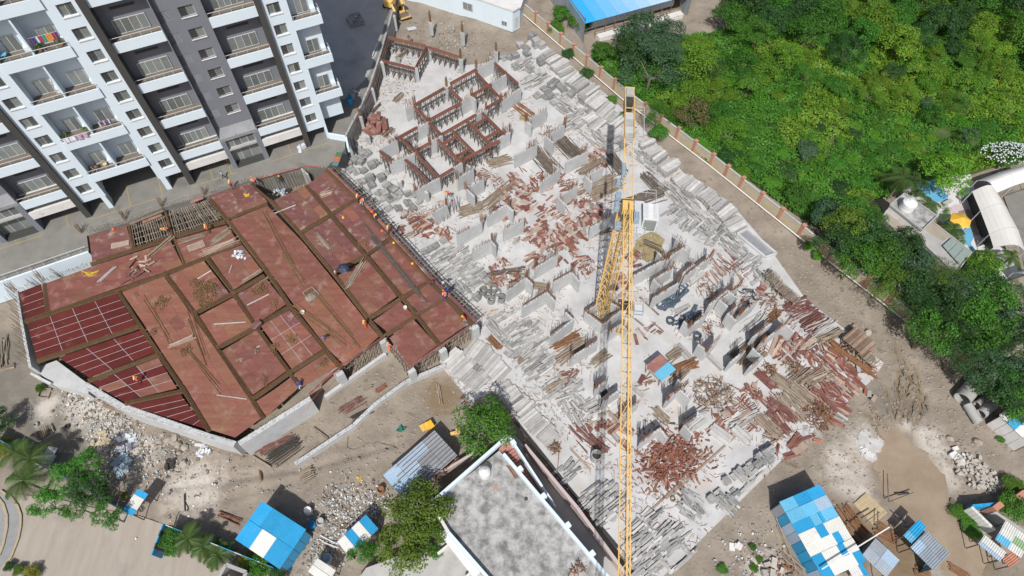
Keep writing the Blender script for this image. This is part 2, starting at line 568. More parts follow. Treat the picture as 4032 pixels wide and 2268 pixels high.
MB().prism(RAFT, -.5, 0).link("raft_slab", m_slab, kind="structure", label="pale concrete raft slab under the walls and stacks")

# driveway, a raised concrete yard in front of the apartment block
FAC = P(1, 2225, 1050, 3.2)
FANG = R(26.41)
FT = np.array([math.cos(FANG), math.sin(FANG), 0])
FN = np.array([math.sin(FANG), -math.cos(FANG), 0])          # out of the facade
m_drive = M("driveway_concrete", (.165, .16, .145), (.215, .208, .187), .5, .9, .12, 6, c3=(.135, .13, .118), s3=.35, t3=.55, w3=.15)
m_asph = M("dark_asphalt", (.33, .32, .305), (.42, .41, .39), .4, .92, .15, 9, c3=(.24, .235, .225), s3=.18, t3=.55, w3=.2)
drive = DRIVE_S + ROADWALL[::-1][0:6] + [P(2, 480, -500, 3.2), np.array([-30, 190, 0]), np.array([-170, 190, 0]), np.array([-170, 60, 0])]
MB().prism(drive, -.6, 3.2).link("driveway", m_drive, kind="structure", label="grey concrete driveway in front of the apartment block")
asph = [P(2, -520, -300, 3.2), P(2, 430, -300, 3.2), P(2, 425, 60, 3.2), P(2, 335, 395, 3.2), P(2, 270, 560, 3.2), P(2, 100, 720, 3.2), P(2, -80, 660, 3.2), P(2, -300, 300, 3.2)]
MB().prism(asph, 3.195, 3.206).link("asphalt_road", m_asph, kind="structure", label="dark asphalt yard beside the apartment block")
m_paint_y = M("worn_yellow_paint", (.36, .27, .09), (.27, .22, .11), 2, .8, .05)
lines = MB()
for s0, s1 in [(-45, -36.5), (-30.5, -20.5), (-17, -10.8), (-5.5, 3)]:
    lines.bar(FAC + FT * s0 + FN * .9 + [0, 0, .004], FAC + FT * s1 + FN * .9 + [0, 0, .004], .12, .008)
for s0 in (-40, -33.5, -25.3, -21, -14, -11.4, -2.6):
    lines.bar(FAC + FT * s0 + FN * .8 + [0, 0, .004], FAC + FT * s0 - FN * 4 + [0, 0, .004], .12, .008)
lines.link("road_markings", m_paint_y, kind="structure", label="yellow parking bay lines on the driveway")

# concrete street in the near corner, cast in strips with grooved joints
m_street = M("street_concrete", (.30, .26, .215), (.36, .32, .27), .6, .92, .12, 6, aniso=(-23, 2.2, .35), c3=(.25, .22, .185), s3=.22, t3=.54, w3=.2)
MB().prism(STREET, -.5, -.24).link("street", m_street, kind="structure", label="pale concrete street with worn strips")
m_walk = M("grey_paving", (.22, .22, .22), (.28, .28, .275), 1.5, .92, .2, 6)
walk = [P(7, *q, -.2) for q in [(-250, 700), (30, 860), (105, 900), (150, 1010), (130, 1180), (80, 1310), (-60, 1480), (-300, 1480)]]
wo_ = tag(MB().prism(walk, -.35, -.225).link("pavement", m_walk), kind="structure", label="grey curved pavement at the edge of the street")
kerb = MB()
kp = [P(7, *q, -.1) for q in [(0, 830), (80, 880), (125, 940), (150, 1010), (148, 1090), (130, 1180), (80, 1310), (10, 1400)]]
for a, b in zip(kp, kp[1:]):
    kerb.bar((a[0], a[1], -.16), (b[0], b[1], -.16), .22, .18)
kerb.link("kerb", M("yellowed_kerb", (.40, .33, .2), (.33, .28, .2), 2, .9), kind="structure", label="curved kerb along the pavement")
kp2 = [P(7, *q, -.1) for q in [(-20, 880), (20, 930), (45, 1010), (45, 1100), (20, 1220), (-10, 1300)]]
kerb = MB()
for a, b in zip(kp2, kp2[1:]):
    kerb.bar((a[0], a[1], -.16), (b[0], b[1], -.16), .3, .12)
kerb.link("kerb", MATS["yellowed_kerb"], kind="structure", label="inner kerb of the grey pavement")

# ------------------------------------------------------------------ the apartment block
def F(s, d, h):
    q = FAC + FT * s + FN * d
    return np.array([q[0], q[1], h])

def fbox(mb, s0, s1, d0, d1, h0, h1):
    return mb.box(F((s0 + s1) / 2, (d0 + d1) / 2, (h0 + h1) / 2), (abs(s1 - s0), abs(d1 - d0), abs(h1 - h0)), FANG)

TOPH, PITCH_H = 41.5, 2.93
apt = thing("apartment_block", F(-20, -8, 3.2), "tall white and grey apartment block with charcoal fins and rows of balconies", "apartment block")

def pane_obj(win, s0, s1, d, h0, h1):
    fbox(MB(), s0, s1, d - .01, d + .01, h0, h1).link("pane", m_glass, win)

def window(s0, s1, d, h0, h1, n, sill=True, grille=False, parent=apt, fw=.06):
    f = MB()
    fbox(f, s0, s1, d - .04, d + .04, h0, h0 + fw)
    fbox(f, s0, s1, d - .04, d + .04, h1 - fw, h1)
    for k in range(n + 1):
        c = s0 + fw / 2 + (s1 - s0 - fw) * k / n
        fbox(f, c - fw / 2, c + fw / 2, d - .04, d + .04, h0 + fw, h1 - fw)
    win = f.link("window", m_alu, parent)
    for k in range(n):
        a = s0 + fw + (s1 - s0 - fw) * k / n
        pane_obj(win, a + .002, a + (s1 - s0 - fw) / n - fw - .002, d + (.015 if k % 2 else -.015), h0 + fw, h1 - fw)
    if sill:
        fbox(MB(), s0 - .06, s1 + .06, d + .04, d + .36, h0 - .09, h0 - .003).link("sill", m_offwhite, win)
    if grille:
        g = MB()
        half = grille > 0
        a, b = (s0 + fw, (s0 + s1) / 2) if half else ((s0 + s1) / 2, s1 - fw)
        for k in range(9):
            h = h0 + .12 + (h1 - h0 - .2) * k / 8
            fbox(g, a, b, d + .06, d + .09, h - .02, h + .02)
        fbox(g, (a + b) / 2 - .02, (a + b) / 2 + .02, d + .09, d + .11, h0 + .1, h1 - .1)
        g.link("grille", m_fin, win)
    return win

def column(s0, s1, d, hbot, legs, wc, mat, w0=8.56 - 1.5, ww=1.55, first=0, count=12, th=.32, name="wall"):
    """a full-height wall strip with one window per storey at its own openings"""
    b = MB()
    a0, a1 = wc - ww / 2, wc + ww / 2
    fbox(b, s0, a0, d - th, d, hbot, TOPH)
    fbox(b, a1, s1, d - th, d, hbot, TOPH)
    prev = hbot
    for k in range(first, first + count):
        h0 = w0 + PITCH_H * k
        if h0 > TOPH - 2:
            break
        fbox(b, a0, a1, d - th, d, prev, h0)
        prev = h0 + 1.5
        window(a0 + .002, a1 - .002, d - th + .06, h0, h0 + 1.5, 2, True, random.choice([1, 1, -1]))
    fbox(b, a0, a1, d - th, d, prev, TOPH)
    for u0, u1 in legs:
        fbox(b, u0, u1, d - 1.6, d, 3.2, hbot)
    b.link(name, mat, apt)

def band_row(s0, s1, base, n, d=.02, th=.16, floor=1.6, rail_gap=.55, wmat=m_white):
    """slab bands, balcony floors and rails of one recess; base = underside of the lowest band"""
    for k in range(n):
        h0 = base + 5.86 * k
        if h0 > TOPH - 1.5:
            break
        b = MB()
        fbox(b, s0, s1, d - th, d, h0, h0 + 1.3)
        fbox(b, s0, s1, -floor, d - th, h0 + .95, h0 + 1.14)
        bal = b.link("balcony", wmat, apt)
        fbox(MB(), s0, s1, -floor, d - th - .002, h0 + 1.143, h0 + 1.17).link("floor", m_floor, bal)
        r = MB()
        r.bar(F(s0, d - .1, h0 + 1.3 + rail_gap), F(s1, d - .1, h0 + 1.3 + rail_gap), .05)
        npost = max(3, int((s1 - s0) / 1.1))
        for i in range(npost + 1):
            s = s0 + .03 + (s1 - s0 - .06) * i / npost
            r.bar(F(s, d - .1, h0 + 1.3), F(s, d - .1, h0 + 1.3 + rail_gap), .035)
        r.link("railing", m_alu, bal)

def recess(s0, s1, base, mir):
    fbox(MB(), s0, s1, -1.9, -1.6, 5.5, TOPH).link("recess_wall", m_greywall, apt)
    band_row(s0, s1, base, 7)
    ledge = MB()
    fbox(ledge, s0, s1, -1.6, -.1, 5.5, 6.35)
    fbox(ledge, s0, s1, -.098, .14, 5.5, 6.75)
    fbox(ledge, s0, s1, -1.598, -1.35, 6.352, 8.6)
    ledge.link("canopy", m_offwhite, apt)
    c = (s0 + s1) / 2
    for k in range(6):
        h0 = base + 5.86 * k + 1.17
        if h0 > TOPH - 3:
            break
        window(c - 1.8, c + 1.75, -1.52, h0 + .05, h0 + 1.85, 4 if k % 3 else random.choice([4, 5]), False)
        v = MB()
        fbox(v, c - 1.3, c + 1.3, -1.598, -1.5, h0 + 3.05, h0 + 3.3)
        v.link("vent_slot", m_fin, apt)

def fin(s0, s1, d=.42):
    fbox(MB(), s0, s1, -1.6, d, 3.2, TOPH).link("fin", m_fin, apt)

def grey_bay(s0, s1):
    w0 = 12.0
    b = MB()
    th, d = .3, -.8
    ow, ov = (s0 + 2.5, s0 + 4.2), (s0 + .12, s0 + 1.55)
    fbox(b, s0, ov[0], d - th, d, 8.4, TOPH)
    fbox(b, ov[1], ow[0], d - th, d, 8.4, TOPH)
    fbox(b, ow[1], s1, d - th, d, 8.4, TOPH)
    prev = 8.4
    for k in range(11):
        h0 = w0 + PITCH_H * k
        if h0 > TOPH - 2:
            break
        for q in (ow, ov):
            fbox(b, q[0], q[1], d - th, d, prev, h0)
        prev = h0 + 1.35
        window(ow[0] + .002, ow[1] - .002, d - .24, h0, h0 + 1.35, 2, True, 1)
        v = MB()
        for i in range(9):
            h = h0 + .08 + 1.2 * i / 8
            v.bar(F(ov[0] + .003, d - .1, h), F(ov[1] - .003, d - .1, h), .14, .045)
        lv = v.link("louvre", M("louvre_slat", (.30, .315, .35), (.27, .285, .32), 2, .6, 0), apt)
        fbox(MB(), ov[0] + .003, ov[1] - .003, d - th + .01, d - th + .03, h0, h0 + 1.35).link("backing", m_dark, lv)
    for q in (ow, ov):
        fbox(b, q[0], q[1], d - th, d, prev, TOPH)
    # return walls on both sides
    fbox(b, s0 - .001, s0 + .12, -1.6, .06, 8.95, TOPH)
    fbox(b, s1 - .12, s1 + .001, -1.6, .06, 8.95, TOPH)
    b.link("wall", m_greywall, apt)
    # entrance portal with a sloping concrete hood
    p = MB()
    fbox(p, s0, s0 + .62, -1.55, .12, 3.2, 8.5)
    fbox(p, s1 - .68, s1, -1.55, .12, 3.2, 8.5)
    p.link("portal", m_greywall, apt)
    hd = MB()
    V = [F(s, d_, h) for s in (s0, s1) for d_, h in ((-.799, 8.4), (.12, 8.502), (.12, 9.0), (-.799, 10.1))]
    hd.add(V, [(0, 1, 2, 3), (7, 6, 5, 4), (0, 4, 5, 1), (1, 5, 6, 2), (2, 6, 7, 3), (3, 7, 4, 0)])
    hd.link("hood", M("hood_concrete", (.20, .205, .215), (.265, .27, .28), .8, .9, .15, 6, c3=(.13, .13, .135), s3=1.2, t3=.6, w3=.1), apt)
    fbox(MB(), s0 + .62, s1 - .68, -.45, .1, 6.55, 6.75).link("ledge", m_old, apt)
    window(s0 + .63, s1 - .69, -.35, 6.76, 8.39, 4, False)
    window(s0 + .63, s1 - .69, -.9, 3.25, 6.5, 3, False)
    st = MB()
    for k in range(3):
        fbox(st, s0 + .62, s1 - .68, -.9 + .35 * k, -.55 + .35 * k, 3.2, 3.6 - .13 * k)
    st.link("step", m_fin, apt)

fbox(MB(), -50, 6.62, -19, -2.0, 8.45, TOPH).link("body", m_white, apt)
core = MB()
for s0, s1 in ((-50, -38), (-35.5, -29), (-20, -6), (-4.5, 2)):
    fbox(core, s0, s1, -19, -8, 3.2, 8.448)
fbox(core, -50, 6.6, -2.6, -1.95, 8.2, 8.447)
core.link("core_wall", m_white, apt)
sf = MB()
for s0, s1 in ((-50, -27.42), (-20.18, 6.6)):
    fbox(sf, s0, s1, -8, -1.62, 5.5, 5.8)
sf.link("soffit", m_offwhite, apt)

column(.5, 3.45, 0, 5.6, [(3.1, 3.45)], 1.78, m_white)
column(-20.2, -17.2, 0, 5.6, [(-20.2, -19.5)], -18.45, m_white)
column(-30.3, -27.4, 0, 5.6, [(-28, -27.4)], -28.9, m_white)
recess(-5.68, -.2, 7.4, 1)
recess(-16.4, -10.86, 7.4, -1)
recess(-36.4, -31.05, 7.4, 1)
recess(-47.2, -41.6, 7.4, 1)
fin(-.2, .5)
fin(-17.2, -16.4)
fin(-31.05, -30.3)
grey_bay(-10.86, -5.68)
grey_bay(-41.6, -36.4)
# paired white balconies with a partition
fbox(MB(), -27.4, -20.2, -2.0, -1.7, 8.45, TOPH).link("recess_wall", m_white, apt)
pt = MB()
fbox(pt, -23.95, -23.75, -1.7, 0.0, 8.5, TOPH)
fbox(pt, -27.399, -27.25, -1.7, -.001, 5.6, TOPH)
fbox(pt, -20.35, -20.201, -1.7, -.001, 5.6, TOPH)
pt.link("partition", m_white, apt)
band_row(-27.4, -20.2, 8.5, 6, d=.2, floor=1.7)
for k in range(6):
    h0 = 8.5 + 5.86 * k + 1.17
    if h0 > TOPH - 3:
        break
    window(-26.35, -24.75, -1.62, h0 + .03, h0 + 1.95, 2, False)
    window(-22.7, -20.9, -1.62, h0 + .03, h0 + 1.95, 2, False)
    st = MB()
    fbox(st, -24.7, -23.96, -1.7, -1.1, h0, h0 + .5)
    fbox(st, -20.85, -20.36, -1.7, -1.1, h0, h0 + .5)
    st.link("plinth", m_white, apt)
    dn = MB()
    dn.cyl(F(-27.1, -1.5, h0), F(-27.1, -1.5, h0 + 4.6), .06, n=6)
    dn.link("drainpipe", m_offwhite, apt)
# end balconies by the dark yard
fbox(MB(), 3.45, 6.62, -1.999, -1.5, 5.6, TOPH).link("recess_wall", m_white, apt)
for k in range(6):
    h0 = 10.05 + 5.86 * k
    if h0 > TOPH - 3:
        break
    b = MB()
    fbox(b, 3.452, 7.0, -.14, .02, h0, h0 + 1.3)
    fbox(b, 6.84, 7.0, -1.5, -.14, h0, h0 + 1.3)
    fbox(b, 3.452, 6.84, -1.5, -.14, h0 + .9, h0 + 1.12)
    bal = b.link("balcony", m_white, apt)
    fbox(MB(), 3.452, 6.838, -1.498, -.142, h0 + 1.123, h0 + 1.16).link("floor", m_floor, bal)
    r = MB()
    r.bar(F(3.5, -.06, h0 + 1.9), F(6.95, -.06, h0 + 1.9), .05)
    r.bar(F(6.95, -.06, h0 + 1.9), F(6.95, -1.5, h0 + 1.9), .05)
    for s in (3.6, 4.7, 5.8, 6.93):
        r.bar(F(s, -.06, h0 + 1.3), F(s, -.06, h0 + 1.9), .035)
    r.link("railing", m_alu, bal)
    window(4.35, 5.9, -1.42, h0 + 1.2, h0 + 3.15, 2, False)
    fbox(MB(), 6.0, 6.6, -1.498, -.95, h0 + 1.163, h0 + 1.7).link("plinth", m_white, apt)

# things kept on the balconies
def laundry(s0, s1, d, h, label, cols, k=7, ln=.75):
    t = thing("clothes_line", F((s0 + s1) / 2, d, h), label, "laundry")
    MB().rod(F(s0, d, h), F(s1, d, h), .012, 4).link("line", m_alu, t)
    for i in range(k):
        s = s0 + (s1 - s0) * (i + .5) / k
        c = cols[i % len(cols)]
        l = ln * random.uniform(.7, 1.1)
        wd = (s1 - s0) / k * random.uniform(.7, .95)
        b = MB()
        n = 4
        V = [F(s - wd / 2 + wd * u / n, d + .03 + .04 * math.sin(u * 2 + i) + .05 * v, h - l * v / 2) for v in range(3) for u in range(n + 1)]
        b.add(V, [(v * 5 + u, v * 5 + u + 1, v * 5 + u + 6, v * 5 + u + 5) for v in range(2) for u in range(n)])
        b.link("garment", M("cloth_%d" % c, *CLOTH[c]), t)

CLOTH = [((.6, .6, .64), (.5, .5, .55)), ((.05, .06, .2), (.03, .04, .14)), ((.4, .05, .08), (.3, .03, .06)), ((.65, .28, .03), (.55, .22, .03)), ((.05, .3, .25), (.04, .25, .2)), ((.12, .05, .16), (.08, .03, .1)), ((.45, .3, .42), (.38, .25, .36))]
H1, H2, H3, H4 = (8.5 + 1.3 + 5.86 * k for k in range(4))
laundry(-23.5, -20.6, -.35, H4 + 1.7, "crowded line of bright washing on the balcony with green potted plants", [5, 1, 0, 2, 4, 3, 3, 2], 9, .9)
laundry(-22.7, -21.2, -.4, H2 + 1.05, "short rack of dark and white washing on a cluttered balcony", [0, 5, 2, 0, 1, 5], 8, .6)
laundry(-27.1, -24.2, .26, H2 + .62, "pale sheets hung over a balcony rail above the plastic chair", [0, 0, 6, 6], 4, .6)

def leafy_pot(s, d, h, r, label, leaf):
    t = thing("potted_plant", F(s, d, h), label, "plant")
    MB().cyl(F(s, d, h), F(s, d, h + .3), .14, .2, 8).link("pot", m_terra, t)
    b = MB()
    for i in range(70):
        q = F(s, d, h + .45) + np.array([random.gauss(0, r), random.gauss(0, r * .6), abs(random.gauss(0, r * .8))])
        b.box(q, (.16, .1, .01), rot=Euler((random.uniform(-1, 1), random.uniform(-1, 1), random.uniform(0, 6))).to_matrix())
    b.link("foliage", leaf, t)

m_leafy = M("pot_leaf", (.05, .10, .025), (.08, .14, .03), 3, .7, 0)
leafy_pot(-23.1, -.4, H4 - .12, .3, "bushy potted plant at the partition end of the laundry balcony", m_leafy)
leafy_pot(-21.0, -.4, H4 - .12, .35, "bushy potted plant at the outer end of the laundry balcony", m_leafy)
leafy_pot(-26.9, -.5, H2 - .12, .3, "dark potted plant in a balcony corner behind the pale sheets", m_leafy)
leafy_pot(-24.3, -.6, H2 - .12, .3, "green potted plant beside the balcony partition behind the pale sheets", m_leafy)
pc = thing("plastic_chair", F(-25.1, -.7, H1 - .12), "cream plastic chair on the lowest white balcony", "chair")
m_plast = M("cream_plastic", (.62, .5, .3), (.55, .44, .26), 2, .4, 0)
q = F(-25.1, -.7, H1 - .12)
MB().cyl(q + [0, 0, .4], q + [0, 0, .44], .26, .27, 10).link("seat", m_plast, pc)
bk = MB()
for i in range(5):
    a = FANG + R(60 + i * 15)
    e = q + np.array([math.cos(a) * .26, math.sin(a) * .26, .44])
    bk.bar(e, e + [0, 0, .42], .11, .03)
bk.link("backrest", m_plast, pc)
for a in (45, 135, 225, 315):
    e = np.array([math.cos(R(a)) * .2, math.sin(R(a)) * .2, 0])
    MB().bar(q + e * 1.2, q + e + [0, 0, .4], .04).link("leg", m_plast, pc)
ju = thing("stored_junk", F(-26.4, -.6, H1 - .12), "dark heap of stored household things on the lowest white balcony", "clutter")
for i in range(14):
    c = F(-26.5 + random.gauss(0, .3), -.6 + random.gauss(0, .25), H1 + random.uniform(0, .5))
    put_box("bundle", random.choice([m_dark, m_rust, m_cloth_dark, m_wood]), ju, c, (.3, .25, .3), rot=Euler((random.random(), random.random(), random.random())).to_matrix())
tb = thing("side_table", F(-26.7, -.8, H4 - .12), "small blue table on the balcony beside the laundry", "table")
q = F(-26.7, -.8, H4 - .12)
MB().box(q + [0, 0, .55], (.7, .5, .05), FANG).link("table_top", m_sheet_light, tb)
for a in (45, 135, 225, 315):
    e = np.array([math.cos(R(a)) * .28, math.sin(R(a)) * .22, 0])
    MB().bar(q + e, q + e + [0, 0, .53], .04).link("leg", m_sheet_light, tb)
ld = thing("step_ladder", F(-24.6, -.5, H3 - .12), "pale wooden step ladder leaning in the balcony above the sheets", "ladder")
for s in (-.2, .2):
    MB().bar(F(-24.8 + s, -.3, H3 - .1), F(-24.5 + s, -1.3, H3 + 2.0), .05).link("rail", m_wood, ld)
for i in range(6):
    a = F(-25.0, -.3, H3 - .1) * (1 - i / 6.5) + F(-24.7, -1.3, H3 + 2.0) * (i / 6.5)
    MB().bar(a, a + FT * .4, .05).link("rung", m_wood, ld)
sp = MB()
sp.box(F(-.9, .5, 3.6), (1.2, .5, .7), FANG + .3, None)
sp.cyl(F(-1.3, .9, 3.2), F(-1.1, .6, 4.3), .3, .1, 7)
tag(sp.link("tarpaulin", m_cloth_white, None), "crumpled pale tarpaulin bundle at the foot of the charcoal fin", "tarpaulin")

# ------------------------------------------------------------------ the red plywood deck
DZ = 3.45

def dk(q, z=DZ):
    if q[0] == 'c':
        return c2(q[1], q[2], z)
    return P(q[0], q[1], q[2], z)

def q4(*pts):
    return [(4,) + p for p in pts]

deck_c = P(4, 1600, 800, 0)
deck = thing("formwork_deck", (deck_c[0], deck_c[1], 0), "large red plywood formwork deck with brown rebar beams, built against the driveway", "formwork deck")
m_plyA = M("worn_red_plywood", (.145, .048, .034), (.205, .084, .06), .55, .7, .1, 6, rnd=.045, aniso=(48, .3, 2.6), c3=(.30, .195, .155), s3=.8, t3=.52, w3=.3, hue=.01)
m_plyB = M("orange_worn_plywood", (.175, .063, .04), (.245, .105, .067), .55, .7, .1, 6, rnd=.035, aniso=(48, .3, 2.6), c3=(.31, .21, .16), s3=.7, t3=.54, w3=.3, hue=.01)
m_plyD = M("fresh_dark_red_plywood", (.085, .012, .009), (.12, .02, .015), .8, .42, .05, 6, rnd=.14, c3=(.24, .10, .075), s3=.45, t3=.62, w3=.12)
m_plyR = M("scuffed_plum_plywood", (.125, .046, .037), (.19, .085, .072), 1.0, .65, .1, 6, rnd=.1, aniso=(48, .5, 2.2), c3=(.36, .28, .25), s3=.9, t3=.55, w3=.2, hue=.012)
m_trough = M("rusted_beam_mould", (.085, .05, .028), (.125, .075, .045), 1.5, .85, .1, 9)
m_rebar = M("rebar_rust", (.165, .095, .043), (.235, .14, .068), 2, .8, 0, rnd=.15)
m_tape = M("silver_joint_tape", (.46, .45, .46), (.36, .35, .36), 2, .35, 0)
CELLS = [
    ('D', q4((140, 755), (297, 695), (335, 905), (180, 955))),
    ('A', q4((330, 690), (660, 570), (840, 725), (355, 895))),
    ('A', q4((660, 570), (1235, 385), (1325, 560), (840, 725))),
    ('A', q4((1268, 375), (1640, 268), (1720, 385), (1345, 553))),
    ('R', q4((642, 345), (915, 270), (960, 440), (667, 530))),
    ('R', [('c', 170, 945), ('c', 553, 818), ('c', 735, 1000), ('c', 345, 1150)]),
    ('D', q4((197, 985), (845, 767), (992, 1000), (268, 1240))),
    ('D', q4((425, 1228), (1020, 1028), (1120, 1190), (645, 1372))),
    ('D', q4((665, 1412), (1145, 1228), (1280, 1450), (890, 1545))),
    ('D', [(7, 930, 213), (7, 1308, 135), (7, 1492, 385)]),
    ('B', q4((882, 755), (1185, 640), (1295, 785), (1040, 985))),
    ('B', q4((1040, 985), (1295, 785), (1470, 1035), (1198, 1230))),
    ('B', q4((1198, 1230), (1470, 1035), (1635, 1275), (1348, 1449))),
    ('B', [(4, 1348, 1449), (4, 1635, 1275), (7, 1800, 160), (7, 1530, 392)]),
    ('B', [(7, 1530, 392), (7, 1800, 160), (7, 1888, 308), (7, 1702, 446)]),
    ('B', q4((1225, 632), (1475, 527), (1662, 765), (1417, 890))),
    ('B', q4((1442, 925), (1690, 792), (1835, 1000), (1582, 1143))),
    ('A', q4((1603, 1180), (1855, 1027), (2072, 1325), (1828, 1500))),
    ('B', [(7, 1852, 185), (7, 2106, 20), (7, 2163, 85), (7, 1928, 295)]),
    ('A', q4((1522, 502), (1755, 412), (1903, 605), (1690, 738))),
    ('A', q4((1717, 770), (1928, 657), (2073, 840), (1857, 982))),
    ('B', q4((1888, 1000), (2095, 882), (2338, 1163), (2112, 1313))),
    ('B', q4((2128, 1345), (2355, 1197), (2440, 1298), (2192, 1440))),
    ('A', q4((1667, 237), (1935, 127), (2190, 388), (1907, 547))),
    ('A', q4((1907, 547), (2190, 388), (2428, 680), (2132, 852))),
    ('B', q4((2132, 852), (2428, 680), (2655, 968), (2377, 1170))),
    ('B', q4((2377, 1170), (2655, 968), (2743, 1075), (2500, 1288))),
    ('R', [('c', 792, 985), ('c', 1083, 852), ('c', 1308, 1120), ('c', 1032, 1288)]),
    ('R', q4((2198, 332), (2395, 217), (2628, 490), (2407, 600))),
    ('A', q4((2432, 642), (2655, 517), (2878, 785), (2672, 928))),
    ('A', [(5, 312, 960), (5, 508, 822), (5, 607, 925), (5, 420, 1048)]),
    ('A', [(5, 428, 1087), (5, 600, 948), (5, 778, 1140), (5, 572, 1288)]),
    ('R', [('c', 1117, 837), ('c', 1280, 707), ('c', 1588, 955), ('c', 1347, 1103)]),
    ('R', [(5, 32, 197), (5, 195, 97), (5, 428, 350), (5, 272, 473)]),
    ('A', [(5, 287, 490), (5, 445, 382), (5, 708, 665), (5, 527, 778)]),
    ('A', [(5, 547, 805), (5, 715, 692), (5, 828, 800), (5, 640, 903)]),
    ('A', [(5, 647, 925), (5, 835, 817), (5, 993, 985), (5, 802, 1123)]),
]
MATK = {'A': m_plyA, 'B': m_plyB, 'D': m_plyD, 'R': m_plyR}
npan = 0
for kind, pts in CELLS:
    c = [dk(p) for p in pts]
    if len(c) == 3:
        c = [c[0], c[1], lerp(c[1], c[2], .9), c[2]]
    lu = (np.linalg.norm(c[1] - c[0]) + np.linalg.norm(c[2] - c[3])) / 2
    lv = (np.linalg.norm(c[3] - c[0]) + np.linalg.norm(c[2] - c[1])) / 2
    eu, ev = (1.3, 2.5) if lu < lv else (2.5, 1.3)
    if kind == 'D':
        eu, ev = 2.45, 1.25
    nu, nv = max(1, round(lu / eu)), max(1, round(lv / ev))
    bil = lambda u, v: lerp(lerp(c[0], c[1], u), lerp(c[3], c[2], u), v)
    # a board or two of another age in each cell
    for i in range(nu):
        off = 0
        cuts = [0] + [min(1, (j + 1) / nv - off) for j in range(nv)] + ([1] if off else [])
        for v0, v1 in zip(cuts, cuts[1:]):
            if v1 - v0 < .03:
                continue
            gu, gv = .008 / lu, .008 / lv
            z = DZ + random.uniform(-.008, .008)
            ps = [bil(u, v) for u, v in ((i / nu + gu, v0 + gv), ((i + 1) / nu - gu, v0 + gv), ((i + 1) / nu - gu, v1 - gv), (i / nu + gu, v1 - gv))]
            mk = kind
            if kind in 'AR' and random.random() < .09:
                mk = random.choice('ARB')
            if kind == 'B' and random.random() < .05:
                mk = random.choice('AR')
            if kind == 'D' and pts[0][0] == 4 and pts[0][1] == 665 and random.random() < .6:
                mk = random.choice('AB')
            MB().prism(ps, z - .05, z).link("plywood_panel", MATK[mk], deck)
            npan += 1
    if kind == 'D' or pts[0] == (4, 1888, 1000):
        w_ = .042
        for i in range(1, nu):
            put_bar("joint_tape", m_tape, deck, bil(i / nu, 0) + [0, 0, .022], bil(i / nu, 1) + [0, 0, .022], w_, .006)
        for j in range(1, nv):
            put_bar("joint_tape", m_tape, deck, bil(0, j / nv) + [0, 0, .03], bil(1, j / nv) + [0, 0, .03], w_, .006)

# beams: a mould sunk between the panels with a cage of bars in it
BEAMS = [q4((320, 690), (352, 905)), q4((855, 748), (1008, 990)), q4((1008, 990), (1170, 1230)), [(4, 1170, 1230), (7, 1330, 100)], [(7, 1330, 100), (7, 1515, 400)],
         q4((1200, 625), (1410, 908)), q4((1410, 908), (1572, 1160)), [(4, 1572, 1160), (7, 1775, 85)], [(7, 1775, 85), (7, 1908, 308)],
         q4((1495, 505), (1690, 758)), q4((1690, 758), (1852, 1003)), q4((1852, 1003), (2095, 1335)), q4((2095, 1335), (2175, 1450)),
         q4((1520, 80), (1645, 232)), q4((1645, 232), (1925, 595)), q4((1925, 595), (2100, 855)), q4((2100, 855), (2355, 1172)), q4((2355, 1172), (2470, 1305)),
         [('c', 760, 990), (4, 2172, 328)], q4((2172, 328), (2425, 632)), q4((2425, 632), (2665, 945)), q4((2665, 945), (2775, 1085)),
         [('c', 1098, 845), ('c', 1330, 1112)], [('c', 1330, 1112), (5, 255, 485)], [(5, 255, 485), (5, 520, 792)], [(5, 520, 792), (5, 625, 920)], [(5, 625, 920), (5, 790, 1135)],
         q4((180, 970), (842, 750)), q4((842, 750), (1195, 622)), q4((1195, 622), (1492, 507)), q4((1492, 507), (1745, 393)),
         q4((655, 552), (965, 448)), q4((965, 448), (1248, 358)), q4((1248, 358), (1632, 243)), q4((270, 1255), (1005, 1005)), q4((640, 1398), (1140, 1208)), [(7, 905, 200), (7, 1320, 112)],
         q4((1410, 908), (1690, 765)), q4((1690, 765), (1915, 635)), q4((1572, 1160), (1845, 1012)), q4((1845, 1012), (2090, 862)), [(7, 1835, 165), (4, 2095, 1338)], q4((2095, 1338), (2350, 1180)),
         [(5, 275, 948), (5, 510, 808)], [(5, 515, 800), (5, 715, 680)], [(5, 405, 1065), (5, 620, 928)], [(5, 625, 918), (5, 835, 808)],
         q4((2172, 328), (2385, 203)), [(5, 15, 188), (5, 200, 82)], [(5, 30, 605), (5, 260, 490)], [(5, 265, 482), (5, 440, 368)],
         q4((1262, 365), (1338, 560)), q4((935, 272), (968, 440)), q4((1200, 178), (1250, 350)), [('c', 575, 835), ('c', 760, 990)], q4((1655, 222), (1935, 113))]
for pts in BEAMS:
    a, b = dk(pts[0], 3.36), dk(pts[1], 3.36)
    thin = pts in BEAMS[-6:]
    wd = .36 if thin else .54
    l, d, s, u = frame(a, b)
    bm = MB().bar(a - [0, 0, .12], b - [0, 0, .12], wd - .03, .18).link("beam_mould", m_trough, deck)
    cg = MB()
    for k in range(6 if not thin else 4):
        off = s * (wd - .14) * (k / (5 if not thin else 3) - .5)
        for zz in (.02, .2):
            cg.rod(a + off + [0, 0, zz + random.uniform(-.02, .02)], b + off + [0, 0, zz + random.uniform(-.02, .02)], .02)
    n = int(l / .3)
    for i in range(n):
        p = a + d * l * (i + .5) / n
        cg.bar(p - s * (wd / 2 - .06) + [0, 0, .23], p + s * (wd / 2 - .06) + [0, 0, .23], .018)
    cg.link("rebar_cage", m_rebar, bm, kind="stuff")
